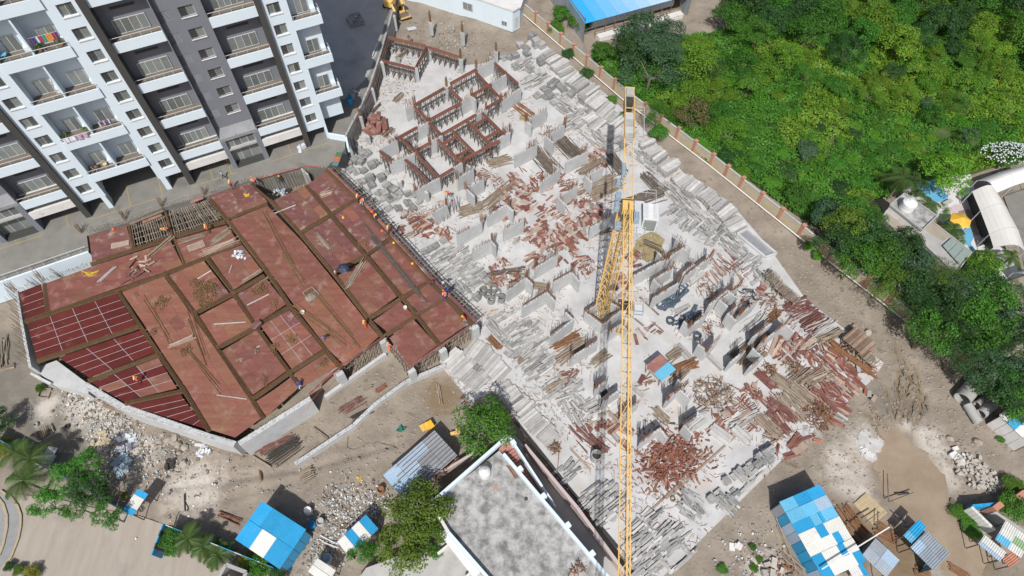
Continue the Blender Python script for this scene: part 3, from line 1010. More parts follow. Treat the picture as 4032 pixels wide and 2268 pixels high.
# deck edges: red boards, dark edge beam on the long free side
def edge_board(p, q, z0=3.0, z1=3.5, th=.1, mat=None, name="edge_board"):
    a, b = dk(p, (z0 + z1) / 2), dk(q, (z0 + z1) / 2)
    return put_bar(name, mat or m_ply, deck, a, b, th, z1 - z0)

EDGE_E = [('c', 1308, 690), (5, 205, 75), (5, 430, 338), (5, 720, 655), (5, 1050, 978)]
EDGE_SE = [(5, 1010, 1003), (5, 795, 1150), (5, 570, 1302)]
EDGE_S2 = [(5, 572, 1300), (5, 405, 1100)]
EDGE_S3 = [(5, 395, 1075), (5, 20, 1335), (7, 2235, 130)]
for E_ in (EDGE_E, EDGE_SE, EDGE_S2, EDGE_S3):
    for p, q in zip(E_, E_[1:]):
        edge_board(p, q)
for p, q in zip(EDGE_E, EDGE_E[1:]):
    a, b = dk(p, 3.32), dk(q, 3.32)
    l, d, s, u = frame(a, b)
    sgn = 1 if (s @ UB) > 0 else -1
    s = s * sgn
    put_bar("edge_beam", m_trough, deck, a - s * .42, b - s * .42, .62, .2)
    put_bar("edge_beam", m_ply, deck, a + s * .25, b + s * .25, .3, .08)
    n = int(l / .62)
    cg = MB()
    for k in range(6):
        cg.rod(a - s * (.18 + .1 * k) + [0, 0, .2], b - s * (.18 + .1 * k) + [0, 0, .2], .02)
    cg.link("rebar_cage", m_rebar, deck, kind="stuff")
    for i in range(n):
        c = a + d * l * (i + random.uniform(.3, .7)) / n
        put_bar("edge_brace", m_wood, deck, c - s * .2 + [0, 0, -.05], c + s * random.uniform(.9, 1.7) + [0, 0, random.uniform(-.5, -.1)], .07)
        if i % 2:
            put_bar("edge_prop", m_steel, deck, c + s * .7 + [0, 0, -.2], c + s * random.uniform(.7, 1.2) + [0, 0, -3.3], .07)
    put_bar("ledger", m_wood, deck, a + s * .9 + [0, 0, -.3], b + s * .9 + [0, 0, -.3], .08)
for E_ in (EDGE_SE, EDGE_S2, EDGE_S3[:2]):
    for p, q in zip(E_, E_[1:]):
        a, b = dk(p, 2.95), dk(q, 2.95)
        l, d, s, u = frame(a, b)
        n = int(l / .42)
        for i in range(n):
            c = a + d * l * (i + .5) / n
            put_bar("prop", m_steel, deck, c, [c[0] + random.gauss(0, .1), c[1] + random.gauss(0, .1), -.35], .065)
            if i % 2:
                e = c + d * .75
                put_bar("prop_brace", m_wood, deck, c + [0, 0, -.3], [e[0], e[1], .3], .05)
        put_bar("ledger", m_wood, deck, a + [0, 0, -.1], b + [0, 0, -.1], .1)
        put_bar("ledger", m_wood, deck, a + [0, 0, -1.3], b + [0, 0, -1.3], .07)
for n_, a, b in [(5, 385, 1110), (5, 590, 1325), (5, 815, 1175), (5, 1050, 1010), (5, 70, 1345), (4, 2430, 1320)]:
    c = P(n_, a, b, 2.7)
    put_box("support_column", m_conc, deck, (c[0], c[1], 1.3), (.5, .9, 2.9), rz=GRID_A)

# retaining walls carrying the deck's outer corners
def wall_run(name, pts, z0, z1, th, mat, label, cat="wall", side=1, dowels=0, bar=m_rebar, dh=.7):
    base = pts[0]
    t = thing(name, (base[0], base[1], max(z0, 0)), label, cat)
    dw = MB()
    for a, b in zip(pts, pts[1:]):
        a, b = np.array([a[0], a[1], 0]), np.array([b[0], b[1], 0])
        l, d, s, u = frame(a, b)
        o = s * th / 2 * side
        MB().bar(a + o + [0, 0, (z0 + z1) / 2], b + o + [0, 0, (z0 + z1) / 2], th, z1 - z0).link("wall", mat, t)
        if dowels:
            for i in range(int(l * dowels)):
                p = a + o + d * l * (i + random.random()) / int(l * dowels) + s * random.choice([-1, 1]) * th * .32
                dw.rod(p + [0, 0, z1 - .02], p + [random.gauss(0, .12), random.gauss(0, .12), z1 + dh * random.uniform(.6, 1.1)], .016)
    if dowels:
        dw.link("starter_bar", bar, t, kind="stuff")
    return t

wall_run("retaining_wall", [dk((4, 620, 1400)), dk((7, 885, 195)), dk((7, 1505, 410)), dk((7, 1705, 468))], -.5, 3.2, .65, m_conc, "curving pale concrete retaining wall under the deck's street-side edge", side=-1, dowels=5, dh=.5)
wall_run("retaining_wall", [dk((7, 1715, 470)), dk((7, 2235, 140))], -.5, 3.2, .6, m_conc, "straight pale concrete retaining wall from the deck's sharp tip towards the propped edge", side=-1, dowels=5, dh=.5)
wall_run("retaining_wall", [dk((4, 138, 750), 3), dk((4, 172, 960), 3), dk((4, 238, 1300), 3)], -.5, 3.3, .3, m_conc, "short retaining wall at the deck's narrow end with long bars leaning outwards", side=-1, dowels=6, dh=2.4)
pad = [P(4, 245, 1310, 1.4), P(4, 408, 1248, 1.4), P(4, 640, 1420, 1.4), P(7, 640, 130, 1.4), P(7, 430, 80, 1.4), P(7, 395, 70, 1.4)]
tag(MB().prism(pad, -.5, 1.4).link("concrete_landing", m_conc), "pale concrete landing under the deck's narrow end", "landing")
tag(MB().bar(P(7, 250, 0, .9), P(7, 395, 75, .9), .25, 1.6).link("low_wall", m_conc), "low concrete wall beside the pale landing", "wall")
# bamboo and pipe laid along the foot of the retaining walls
def bundle(name, p0, p1, n, spread, r, mat, label, cat, part, group=None, auto=False, jit=.06, layers=2, square=False):
    """a bundle of loose bars lying between two points, each bar a part"""
    c = (np.array(p0) + np.array(p1)) / 2
    t = thing(name, c, label, cat, group, auto)
    l, d, s, u = frame(p0, p1)
    for i in range(n):
        lay = i // max(1, (n // layers))
        o = s * spread * ((i % max(1, n // layers)) / max(1, n // layers - 1) - .5) * (1 - .2 * lay)
        z = r * (1 + 2 * lay) + random.uniform(0, r * .5)
        sh = d * random.gauss(0, .08 * l)
        e0, e1 = np.array(p0) + o + sh + s * random.gauss(0, jit * l), np.array(p1) + o + sh + s * random.gauss(0, jit * l)
        e0[2] += z
        e1[2] += z + random.uniform(0, r)
        put_bar(part, mat, t, e0, e1, 2 * r, 2 * r)
    return t

for a, b, lab in [((7, 760, 200), (7, 1230, 360), "bamboo poles laid along the curving retaining wall's foot"), ((7, 1240, 385), (7, 1740, 560), "bamboo poles laid towards the deck's sharp tip"), ((7, 1780, 520), (7, 2230, 235), "bamboo poles laid along the straight retaining wall's foot")]:
    bundle("bamboo_bundle", P(*a, 0), P(*b, 0), 16, .9, .05, m_wood, lab, "poles", "pole", jit=.004)

MB().prism([P(4, *q, 0) for q in ((620, 340), (900, 230), (1200, 120), (1560, 20), (1690, 260), (1200, 420), (660, 560))], .003, .02).link("shade_sheet", m_dark, kind="structure", label="dark sheet standing in for shade under the deck's open bays")  # dark sheet over the pale raft, standing in for shade below the joists
# open bays with bare joists
for pts, nj in ((q4((945, 275), (1185, 188), (1242, 345), (975, 425)), 15), (q4((1215, 172), (1500, 88), (1612, 225), (1262, 340)), 20)):
    c = [dk(p, 3.28) for p in pts]
    for i in range(nj):
        u = (i + .5) / nj + random.uniform(-.01, .01)
        put_bar("joist", m_wood, deck, lerp(c[0], c[1], u), lerp(c[3], c[2], u + random.gauss(0, .012)) + [0, 0, random.uniform(-.03, .03)], .07, .09)
    for j in range(4):
        v = (j + .5) / 4
        put_bar("bearer", m_wood, deck, lerp(c[0], c[3], v) + [0, 0, -.16], lerp(c[1], c[2], v) + [0, 0, -.16], .1)
        for i in range(5):
            p = lerp(lerp(c[0], c[3], v), lerp(c[1], c[2], v), (i + .5) / 5)
            put_bar("prop", m_steel, deck, p + [0, 0, -.25], [p[0], p[1], .02], .07)
for p, q, mt in [(('c', 0, 1008), ('c', 120, 960), m_ply), ((4, 1030, 250), (4, 1170, 195), m_ply), ((4, 935, 262), (4, 1180, 165), m_wood)]:
    a, b = dk(p, 3.5), dk(q, 3.5)
    put_bar("loose_board", mt, deck, a, b, .45, .04)
# upstands with bent bars along the driveway side
dw = MB()
for (p, q, n) in [((4, 640, 322), (4, 920, 255), 18), ((4, 930, 245), (4, 1190, 152), 16), ((4, 1215, 140), (4, 1500, 62), 18), (('c', 170, 930), ('c', 555, 800), 20), ((4, 310, 680), (4, 645, 560), 30), ((4, 140, 745), (4, 295, 688), 12)]:
    for i in range(n):
        c = lerp(dk(p), dk(q), (i + random.random() * .6) / n)
        e = c + [random.gauss(0, .05), random.gauss(0, .05), random.uniform(.4, .75)]
        dw.rod(c - [0, 0, .2], e, .02)
        dw.rod(e, e + [.2, -.1, .02], .02)
dw.link("starter_bar", m_rebar, deck, kind="stuff")
for a, b in [(600, 320), (910, 230), (1180, 140), (1490, 50), (300, 670), (110, 740)]:
    c = P(4, a, b, 3.2)
    st = MB()
    for i in range(14):
        p = c + [random.gauss(0, .16), random.gauss(0, .16), -.3]
        st.rod(p, p + [-.25 + random.gauss(0, .15), .3 + random.gauss(0, .15), random.uniform(1.3, 2.1)], .022)
    o_ = tag(st.link("column_bars", m_rebar, None), None, "rebar", "column bar clusters on the driveway edge")
    AUTO.append((o_, "cluster of rusty column bars standing at the driveway edge", tuple(c)))
# the pit at the driveway corner
pw = MB()
for i in range(26):
    c = lerp(c2(600, 800, 3.1), c2(1275, 690, 3.1), (i + .5) / 26) + [0, 0, 0]
    pw.rod([c[0] + .4, c[1] - .5, 0.0], [c[0] + random.gauss(.2, .1), c[1] - .3, 3.9 + random.uniform(0, .6)], .03)
tag(pw.link("pit_wall_bars", m_rebar, None), "rank of bare wall bars in the pit at the deck's driveway corner", "rebar")
for a, b, lab in [((620, 785), (1040, 672), "long reddish board on the driveway edge above the pit"), ((1075, 660), (1260, 672), "short red board at the pit's far corner")]:
    tag(MB().bar(c2(*a, 3.3), c2(*b, 3.3), .32, .06).link("edge_plank", m_ply), lab, "board")
wall_run("pit_wall", [c2(1050, 700, 2.6), c2(1110, 760, 2.6)], 0, 2.9, .3, m_conc, "stub of grey concrete wall inside the pit", dowels=4)
pil = thing("pit_rubbish", c2(850, 930, 0), "pale plastic sheets and rubbish on the pit floor", "rubbish")
for i in range(24):
    c = c2(random.uniform(740, 1000), random.uniform(880, 960), .1)
    put_box("scrap", random.choice([m_cloth_white, m_sheet_skyblue, m_dark]), pil, c, (random.uniform(.3, .9), random.uniform(.2, .5), .04), rot=(wob(.2) @ rz3(random.uniform(0, 6))))

# bundles and heaps lying on the deck
def on_deck(p, z=DZ + .02):
    return dk(p, z)

def stirrups(p, r, n, label):
    c = on_deck(p)
    t = thing("stirrup_heap", c, label, "stirrups", "heaps of bent stirrups on the deck")
    for i in range(n):
        k, q_ = random.uniform(.32, .55), random.uniform(.14, .26)
        m_ = MB()
        a = [(-k, -q_, 0), (k, -q_, 0), (k, q_, 0), (-k, q_, 0)]
        for u, v in zip(a, a[1:] + a[:1]):
            m_.bar(u, v, .035)
        if i == 0:
            me = [m_.mesh("stirrup", m_rebar)]
            stirrups.cache = getattr(stirrups, 'cache', None) or me[0]
        rot = Euler((random.gauss(0, .35), random.gauss(0, .35), random.uniform(0, 6.3))).to_matrix().to_4x4()
        rr, th = r * math.sqrt(random.random()), random.uniform(0, 6.3)
        put("stirrup", stirrups.cache, t, Matrix.Translation((c[0] + rr * math.cos(th), c[1] + rr * math.sin(th), c[2] + random.uniform(.03, .5 * max(.1, 1 - rr / (r + .01))))) @ rot)

for p, r, n, lab in [((4, 1490, 745), 1.6, 90, "largest heap of rusty stirrups in the middle of the deck"), ((4, 1410, 690), .5, 10, "small stirrup cluster touching the largest stirrup heap"), ((4, 1165, 835), .9, 22, "loose scatter of stirrups on the long orange bay near the fresh dark panels"),
                     ((4, 1875, 740), .75, 22, "stirrup heap in the bay beside the big orange strip, next to crossed pale battens"), ((4, 1990, 845), .4, 9, "few thin stirrups close to the bay's far beam"), ((4, 1345, 1185), .5, 14, "stirrups at the end of the bar bundle on the long orange bay"),
                     ((4, 2110, 1100), .5, 8, "stirrups on the bay with silver tape lines"), ((4, 1480, 830), .8, 14, "thin spread of stirrups just below the largest heap"), ((4, 2235, 770), .35, 12, "sand and stirrups in the open timber frame"), ((5, 240, 410), .6, 10, "stirrups on a pale board near the deck's long free edge"),
                     ((4, 1905, 1400), .3, 6, "single knot of stirrups near the street-side beam corner"), ((4, 2340, 1275), .4, 8, "stirrups in the last bay before the propped edge"), ((4, 1105, 1040), .3, 5, "three stirrups dropped along the dark panel border beam"), ((4, 1980, 1155), .35, 7, "stirrups jammed beside the taped bay's beam")]:
    stirrups(p, r, n, lab)

def deck_bars(a, b, n, sp, r, mat, lab, part="bar", name="bar_bundle", cat="bars", jit=.008):
    bundle(name, on_deck(a), on_deck(b), n, sp, r, mat, lab, cat, part, jit=jit)

deck_bars((4, 1915, 185), (4, 2110, 560), 9, .5, .025, m_rebar, "long bundle of rusty bars on the widest bay, driveway half")
deck_bars((4, 2060, 480), (4, 2200, 690), 6, .5, .025, m_rebar, "bundle of rusty bars continuing down the widest bay", jit=.03)
deck_bars((4, 2120, 840), (4, 2480, 1110), 6, .4, .025, m_rebar, "thin rusty bars slanting across the widest bay, street half", jit=.03)
deck_bars((4, 2290, 760), (4, 2560, 1100), 7, .5, .025, m_rebar, "dense rusty bars beside the timber frame")
deck_bars((4, 1075, 830), (4, 1250, 1130), 4, .3, .022, m_rebar, "few thin bars on the long orange bay beside the fresh dark panels", jit=.02)
deck_bars((4, 1370, 890), (4, 1490, 1230), 5, .4, .022, m_rebar, "thin bars running down the long orange bay's far beam", jit=.02)
deck_bars((4, 1370, 1190), (4, 1570, 1430), 6, .25, .025, m_rebar, "bar bundle running from the stirrups towards the sharp tip", jit=.02)
deck_bars((5, 300, 340), (5, 650, 770), 14, .6, .03, m_steel, "long dull bars crossing three bays near the free edge", jit=.006)
deck_bars((4, 1480, 470), (4, 1700, 385), 18, 1.0, .035, m_tan, "pale battens spread on the bay below the open joists", "batten", "batten_bundle", "battens", .03)
deck_bars((4, 1530, 400), (4, 1660, 310), 16, 1.2, .03, m_wood, "grey battens behind the pale ones below the open joists", "batten", "batten_bundle", "battens", .05)
deck_bars((4, 1310, 390), (4, 1480, 345), 9, .5, .035, m_wood, "tan battens beside the white panel below the open joists", "batten", "batten_bundle", "battens", .04)
deck_bars((4, 2300, 340), (4, 2390, 440), 8, .5, .045, m_wood, "short stack of grey timbers in the square pale bay", "timber", "timber_bundle", "timber", .01)
deck_bars((5, 130, 710), (5, 240, 530), 10, .6, .045, m_wood, "timbers lying slantwise beside the dark umbrella", "timber", "timber_bundle", "timber", .02)
deck_bars((4, 1240, 1150), (4, 1410, 1080), 8, .5, .05, m_tan, "pale timbers stacked crosswise on the long orange bay", "timber", "timber_bundle", "timber", .03)
deck_bars((4, 1090, 490), (4, 1260, 350), 3, .25, .08, m_wood, "three heavy boards bridging to the open joists", "board", "timber_bundle", "timber", .02)
deck_bars((4, 720, 680), (4, 845, 570), 3, .2, .05, m_plank, "two tan battens at the narrow pink bay's middle", "batten", "batten_bundle", "battens", .01)
deck_bars((4, 1755, 680), (4, 1890, 600), 7, .4, .03, m_wood, "grey battens at the square bay with plastic scraps", "batten", "batten_bundle", "battens", .02)
deck_bars(('c', 1240, 940), ('c', 1345, 905), 12, 1.0, .035, m_tan, "scattered pale battens on the bay at the deck's driveway tip", "batten", "batten_bundle", "battens", .12)
for a, b, lab in [((4, 1550, 988), (4, 1780, 972), "single white pipe lying across a bay"), ((4, 1790, 850), (4, 1950, 770), "single pale batten near the small stirrup heap"), ((4, 1990, 185), (4, 2140, 125), "single pale batten on the bay beside the pit"), ((4, 1570, 1500), (4, 1790, 1530), "single pale batten near the street-side corner"),
                  ((4, 1660, 620), (4, 1680, 560), "short thick timber in the bay with plastic scraps"), ((4, 1430, 660), (4, 1530, 600), "single batten just above the largest stirrup heap")]:
    tag(put_bar("loose_batten", m_plank, None, on_deck(a) + [0, 0, .05], on_deck(b) + [0, 0, .05], .1), lab, "batten")
# a pallet of pale panels, a timber frame, a box on the beam crossing, plastic scraps
def slabs(p, n, sx, sy, ang, mat, label, cat, name, part="panel", th=.04, jit=.1, z=DZ + .02, sp=0.0, group=None):
    c = dk(p, z) if not isinstance(p, np.ndarray) else p
    t = thing(name, c, label, cat, group)
    for i in range(n):
        o = (random.gauss(0, sp), random.gauss(0, sp))
        put_box(part, mat, t, (c[0] + o[0], c[1] + o[1], c[2] + th * (i + .5)), (sx * random.uniform(.85, 1.05), sy * random.uniform(.8, 1.05), th * .92), rz=ang + random.gauss(0, jit))
    return t

slabs((4, 1790, 1210), 6, 2.5, .5, GRID_B, m_plyR, "stack of pale pink panels in the bay near the street-side wall", "panels", "panel_stack", jit=.09, sp=.15)
slabs((4, 1840, 1165), 2, 1.6, .2, GRID_B - .1, m_plank, "two white battens resting on the pink panel stack's end", "battens", "batten_pair", "batten")
slabs((4, 950, 620), 10, 1.5, .35, R(70), m_plyR, "jumble of pinkish boards on the narrow bay by the driveway wall", "boards", "board_heap", jit=.4, sp=.55)
slabs((4, 1050, 560), 9, 1.0, .25, R(20), m_tan, "pale splintered boards on the narrow bay by the driveway wall", "boards", "board_heap", jit=.7, sp=.6)
slabs((4, 1420, 420), 2, 2.2, 1.1, R(22), m_tan, "dirty white panel lying below the open joists", "panel", "pale_panel")
slabs((4, 870, 410), 2, 2.3, 1.0, R(25), m_tan, "whitewashed panel on the block at the deck's driveway shoulder", "panel", "pale_panel")
slabs((4, 985, 770), 1, .9, .5, R(-40), m_plyR, "small pink panel at the head of the long orange bay", "panel", "pink_panel")
slabs((4, 1865, 1005), 3, .75, 1.2, GRID_A + R(20), m_plyR, "pale pink box of boards across a beam crossing", "boards", "board_box", th=.2, jit=.02)
fr = thing("sand_box", on_deck((4, 2250, 780)), "square timber frame holding a heap of sand on the widest bay", "frame")
c = [on_deck((4, 2195, 760)), on_deck((4, 2260, 720)), on_deck((4, 2315, 775)), on_deck((4, 2245, 835))]
for a, b in zip(c, c[1:] + c[:1]):
    MB().bar(a + [0, 0, .1], b + [0, 0, .1], .09, .2).link("board", m_wood, fr)
sd = MB()
sd.lathe([(.75, .03), (.6, .16), (.3, .3), (.05, .36)], on_deck((4, 2250, 790)), 10)
sd.link("sand_heap", m_dirt, fr)
pls = thing("plastic_scraps", on_deck((4, 1730, 480)), "white and pale blue plastic scraps in a square bay", "scraps")
for i in range(16):
    c = on_deck((4, random.uniform(1680, 1775), random.uniform(455, 515)))
    put_box("scrap", random.choice([m_cloth_white, m_sheet_skyblue, m_pipe_white]), pls, c + [0, 0, .06], (.4, .25, .08), rot=(wob(.3) @ rz3(random.uniform(0, 6))))
def rope(pts, r, mat, label, name="rope", cat="rope", z=DZ + .04, dkf=dk):
    t = MB()
    ps = [dkf(p, z) for p in pts]
    for a, b in zip(ps, ps[1:]):
        t.rod(a, b, r, 4)
    return tag(t.link(name, mat), label, cat)
m_rope = M("yellow_rope", (.55, .36, .04), (.45, .3, .03), 2, .8, 0)
rope([(4, 620 + 50 * math.cos(i * 1.9) + 4 * i, 620 + 25 * math.sin(i * 2.3)) for i in range(16)], .04, m_rope, "yellow rope coil on the narrow bay by the driveway wall")
rope([(4, 1785 + 22 * math.cos(i * 1.9), 52 + 14 * math.sin(i * 2.3)) for i in range(14)], .05, m_rope, "yellow rope coil on the block beside the pit")
rope([(7, 2170, 280), (7, 2330, 90), (7, 2500, -100), (5, 0, 1290), (5, 190, 1160), (5, 350, 1050)], .014, m_orange, "orange string line along the propped edge")
rope([(4, 600, 290), (4, 760, 260), (4, 960, 190), (4, 1160, 120), (4, 1350, 60), (4, 1560, 20)], .025, m_wood, "pale string line hung along the driveway side")
for a, b, lab in [((5, 95, 215), 0, "yellow helmet lying near the deck's free edge"), ((5, 375, 310), 0, "orange helmet lying beside the free edge beam"), ((5, 460, 398), 0, "yellow cap lying below a beam joint"), ((5, 595, 548), 0, "yellow cap on the bay near the edge"), ((4, 820, 300), 0, "orange cone on the block at the driveway shoulder"), ((4, 2195, 905), 0, "white bucket beside the widest bay's beam"), ((5, 545, 872), 0, "white tub on the bay near the free corner")]:
    c = on_deck(a)
    mt = m_pipe_white if "white" in lab else m_helmet if "yellow" in lab else m_orange
    prof = [(.02, 0), (.2, 0), (.19, .08), (.12, .18), (.02, .22)] if "white" not in lab else [(.02, 0), (.2, 0), (.25, .35), (.21, .35), (.17, .06), (.02, .05)]
    tag(MB().lathe(prof, c, 10).link("helmet" if ("helmet" in lab or "cap" in lab) else "traffic_cone" if "cone" in lab else "bucket", mt), lab, lab.split()[1] if "cone" not in lab else "cone")

# ------------------------------------------------------------------ shear walls, columns and beam moulds on the raft
WALLS = {2: [(1060, 495, 1190, 432), (1165, 605, 1280, 540), (1245, 730, 1385, 640), (930, 755, 1030, 697), (1055, 838, 1135, 795), (635, 928, 722, 880), (725, 1032, 815, 982),
             (358, 1082, 485, 1015), (430, 1182, 632, 1105), (550, 792, 615, 755), (1213, 1012, 1305, 957), (1420, 880, 1572, 790), (1560, 992, 1700, 907), (1338, 1132, 1502, 1048),
             (1530, 1322, 1670, 1225), (1710, 1178, 1872, 1095), (1850, 1282, 1982, 1210), (622, 1382, 795, 1292), (922, 1300, 1040, 1225), (987, 1372, 1115, 1300), (1648, 1432, 1795, 1352), (900, 1215, 960, 1180)],
         5: [(752, 185, 850, 125), (920, 348, 1100, 247), (1142, 205, 1290, 122), (1258, 308, 1405, 236), (1030, 458, 1178, 385), (1490, 582, 1652, 485), (1620, 690, 1760, 612), (1285, 752, 1425, 650),
             (1395, 872, 1580, 757), (1600, 1082, 1770, 955), (1752, 1232, 1945, 1112), (1888, 292, 2035, 208), (2205, 640, 2430, 520), (2345, 672, 2480, 590), (2345, 802, 2530, 692), (2035, 1045, 2120, 985), (2480, 480, 2574, 420)],
         6: [(130, 640, 312, 500), (305, 850, 440, 740), (375, 820, 515, 715), (515, 925, 642, 832), (620, 1085, 752, 985), (680, 1125, 860, 985), (282, 1190, 372, 1092), (455, 1270, 560, 1180), (435, 920, 535, 840), (85, 650, 190, 550), (0, 520, 110, 430), (155, 1015, 280, 925), (600, 1300, 690, 1225)],
         8: [(1985, 190, 2100, 110), (2115, 290, 2240, 195), (2260, 480, 2400, 385), (2450, 160, 2574, 80), (1930, 250 - 160, 2010, 40)],
         9: [(0, 180, 90, 95), (120, 370, 240, 285)]}
TALLW = 2.7
RET = []
for n, lst in WALLS.items():
    for (a, b, c, d) in lst:
        p, q = P(n, a, b, TALLW), P(n, c, d, TALLW)
        mid = (p + q) / 2
        t = thing("shear_wall", (mid[0], mid[1], 0), "pale concrete wall with rusty starter bars", "wall", "concrete walls standing on the raft", auto=True)
        l, dr, s, u = frame(p, q)
        s = s if s[1] < 0 else -s
        o = -s * .13
        MB().bar(np.array([p[0], p[1], TALLW / 2]) + o, np.array([q[0], q[1], TALLW / 2]) + o, .26, TALLW).link("wall", m_conc, t)
        if random.random() < .62:         # a return at one end makes an L
            e, g = (p, 1) if random.random() < .5 else (q, -1)
            ln = random.uniform(.9, 1.7) * random.choice([1, -1])
            f0 = np.array([e[0], e[1], TALLW / 2]) + o + dr * .13 * g - s * .131 * (1 if ln > 0 else -1)
            MB().bar(f0, f0 - s * ln, .26, TALLW - .01).link("wall_return", m_conc, t)
            for i in range(int(abs(ln) * 6)):
                u_ = f0 - s * ln * random.random() + [0, 0, TALLW / 2]
                st0 = u_ + [0, 0, random.uniform(.8, 1.4)]
                RET.append((t, u_, st0))
        ky = MB()
        k = max(4, int(l / .45))
        for i in range(k):
            ky.box(lerp(p, q, (i + .5) / k) + o + [0, 0, .04], (.22, .2, .09), math.atan2(dr[1], dr[0]))
        ky.link("rough_joint", m_old, t)
        st = MB()
        hh = random.choice([1.1, 1.4, 1.7, .8])
        part_ = random.choice([(0, 1), (0, 1), (0, 1), (0, .5), (.5, 1)])
        for i in range(int(l * 7)):
            f = part_[0] + (part_[1] - part_[0]) * random.random()
            e = lerp(p, q, f) + o + s * random.choice([-.09, .09])
            st.rod(e, e + [random.gauss(0, .07), random.gauss(0, .07), hh * random.uniform(.8, 1.1)], .022)
        for _, u_, v_ in RET:
            st.rod(u_, v_, .022)
        RET = []
        st.link("starter_bar", m_bars, t, kind="stuff")
        if random.random() < .75:      # boundary column cage at one end
            e = (p if random.random() < .5 else q) + o
            cb = MB()
            for i in range(16):
                w_ = e + [random.uniform(-.22, .22), random.uniform(-.22, .22), 0]
                cb.rod(w_, w_ + [random.gauss(0, .05), random.gauss(0, .05), random.uniform(1.2, 1.9)], .023)
            cb.link("end_bar", m_bars, t, kind="stuff")

for (a, b, h, bars) in [(725, 160, 2.6, 2.2), (957, 235, 2.6, 2.2), (1200, 372, 2.4, 1.8), (945, 425, 2.8, 2), (620, 490, 2.8, 0), (843, 625, 2.8, 2), (458, 112, 3.0, 0), (712, 345, 2.6, 0), (372, 450, 2.9, 0), (300, 640, 2.9, 0), (215, 840, 2.9, 1), (270, 985, 1.6, 0), (130, 1030, 3.0, 0), (500, 1310, 1.5, 0), (695, 1390, 2.0, 0)]:
    p = P(2, a, b, h)
    t = thing("column", (p[0], p[1], 0), "square grey concrete column" + (" with rusty bars on top" if bars else ""), "column", "square columns among the beam moulds", auto=True)
    MB().box((p[0], p[1], h / 2), (.42, .62, h), GRID_B).link("shaft", m_conc, t)
    if bars:
        st = MB()
        for i in range(8):
            e = np.array([p[0] + random.uniform(-.15, .15), p[1] + random.uniform(-.2, .2), h])
            st.rod(e, e + [0, 0, bars], .022)
        for i in range(5):
            st.box((p[0], p[1], h + .25 + i * .3), (.36, .46, .03), GRID_B)
        st.link("bar_cage", m_rebar, t)

BEAMS_R = [(420, 265, 690, 325), (415, 275, 368, 425), (362, 430, 608, 490), (700, 332, 615, 490), (708, 335, 940, 410), (358, 432, 300, 620), (288, 655, 208, 818), (200, 842, 122, 982),
           (870, 600, 1060, 495), (1052, 515, 1238, 712), (1190, 450, 1360, 600), (605, 757, 825, 632), (607, 765, 705, 870), (712, 882, 800, 970), (708, 868, 945, 740), (857, 627, 945, 715),
           (1022, 685, 1165, 602), (1132, 775, 1240, 712), (803, 970, 1055, 825), (1100, 810, 1260, 970), (992, 870, 1162, 1040), (882, 940, 1050, 1110), (777, 1005, 940, 1170), (912, 1178, 1225, 1013),
           (902, 1130, 1012, 1075), (1122, 995, 1222, 940), (820, 1030, 910, 985), (1032, 908, 1130, 850), (475, 1000, 630, 915), (505, 990, 612, 1092), (615, 1098, 775, 1280), (612, 1088, 725, 1027),
           (357, 1087, 440, 1170), (540, 1150, 710, 1315), (787, 1277, 890, 1215)]
m_beamred = M("rusty_red_mould", (.185, .072, .052), (.25, .11, .08), 1.4, .7, .1, 7, rnd=.2)
for (a, b, c, d) in BEAMS_R:
    zt = 2.95
    p, q = P(2, a, b, zt), P(2, c, d, zt)
    mid = (p + q) / 2
    t = thing("beam_formwork", (mid[0], mid[1], 0), "red beam mould on dark props", "beam formwork", "red beam moulds on props above the raft", auto=True)
    l, dr, s, u = frame(p, q)
    bt = put_bar("mould_base", m_beamred, t, p - [0, 0, .42], q - [0, 0, .42], .25, .06)
    for sg in (-1, 1):
        put_bar("mould_side", m_beamred, t, p + s * sg * .11 - [0, 0, .2], q + s * sg * .11 - [0, 0, .2], .07, .42)
    put_bar("mould_core", m_trough, t, p - [0, 0, .3], q - [0, 0, .3], .18, .1)
    put_bar("ledger", m_steel, t, p - [0, 0, 1.45], q - [0, 0, 1.45], .08, .08)
    n = max(3, int(l / .5))
    for i in range(n):
        e = p + dr * l * (i + .5) / n
        lean = dr * (.28 if i % 2 else -.28)
        for sg in (-1, 1):
            put_bar("prop", m_steel, t, e + s * sg * .2 - [0, 0, .45], [e[0] + lean[0] + s[0] * sg * .25, e[1] + lean[1] + s[1] * sg * .25, 0.01], .085)
wall_run("road_wall", [P(2, 470, -60, 3.2), P(2, 443, 100, 3.2), P(2, 348, 430, 3.2), P(2, 278, 640, 3.2), P(2, 198, 815, 3.2), P(2, 110, 985, 3.2)], -.4, 3.55, .3, m_old, "weathered retaining wall between the dark yard and the beam moulds", side=1, dowels=1, dh=1.0)
dwall = wall_run("driveway_wall", [P(4, -500, 836, 3.2), P(4, 0, 678, 3.2), P(4, 640, 458, 3.2)], -.4, 3.3, .25, m_white, "white retaining wall with a rail along the driveway's outer edge", side=-1)
for a, b in zip(DRIVE_S[:2], DRIVE_S[1:3]):
    n = int(np.linalg.norm(b - a) / 1.5)
    put_bar("rail", m_alu, dwall, a + [0, 0, .9], b + [0, 0, .9], .06)
    for i in range(n):
        q = lerp(a, b, (i + .5) / n)
        put_bar("rail_post", m_alu, dwall, q + [0, 0, .05], q + [0, 0, .9], .05)
wall_run("parapet_wall", [c2(1310, 365, 4.0), c2(1470, 392, 4.0), c2(1490, 495, 4.0)], 3.2, 4.2, .28, m_white, "low white parapet at the driveway's dark-yard corner", side=1)

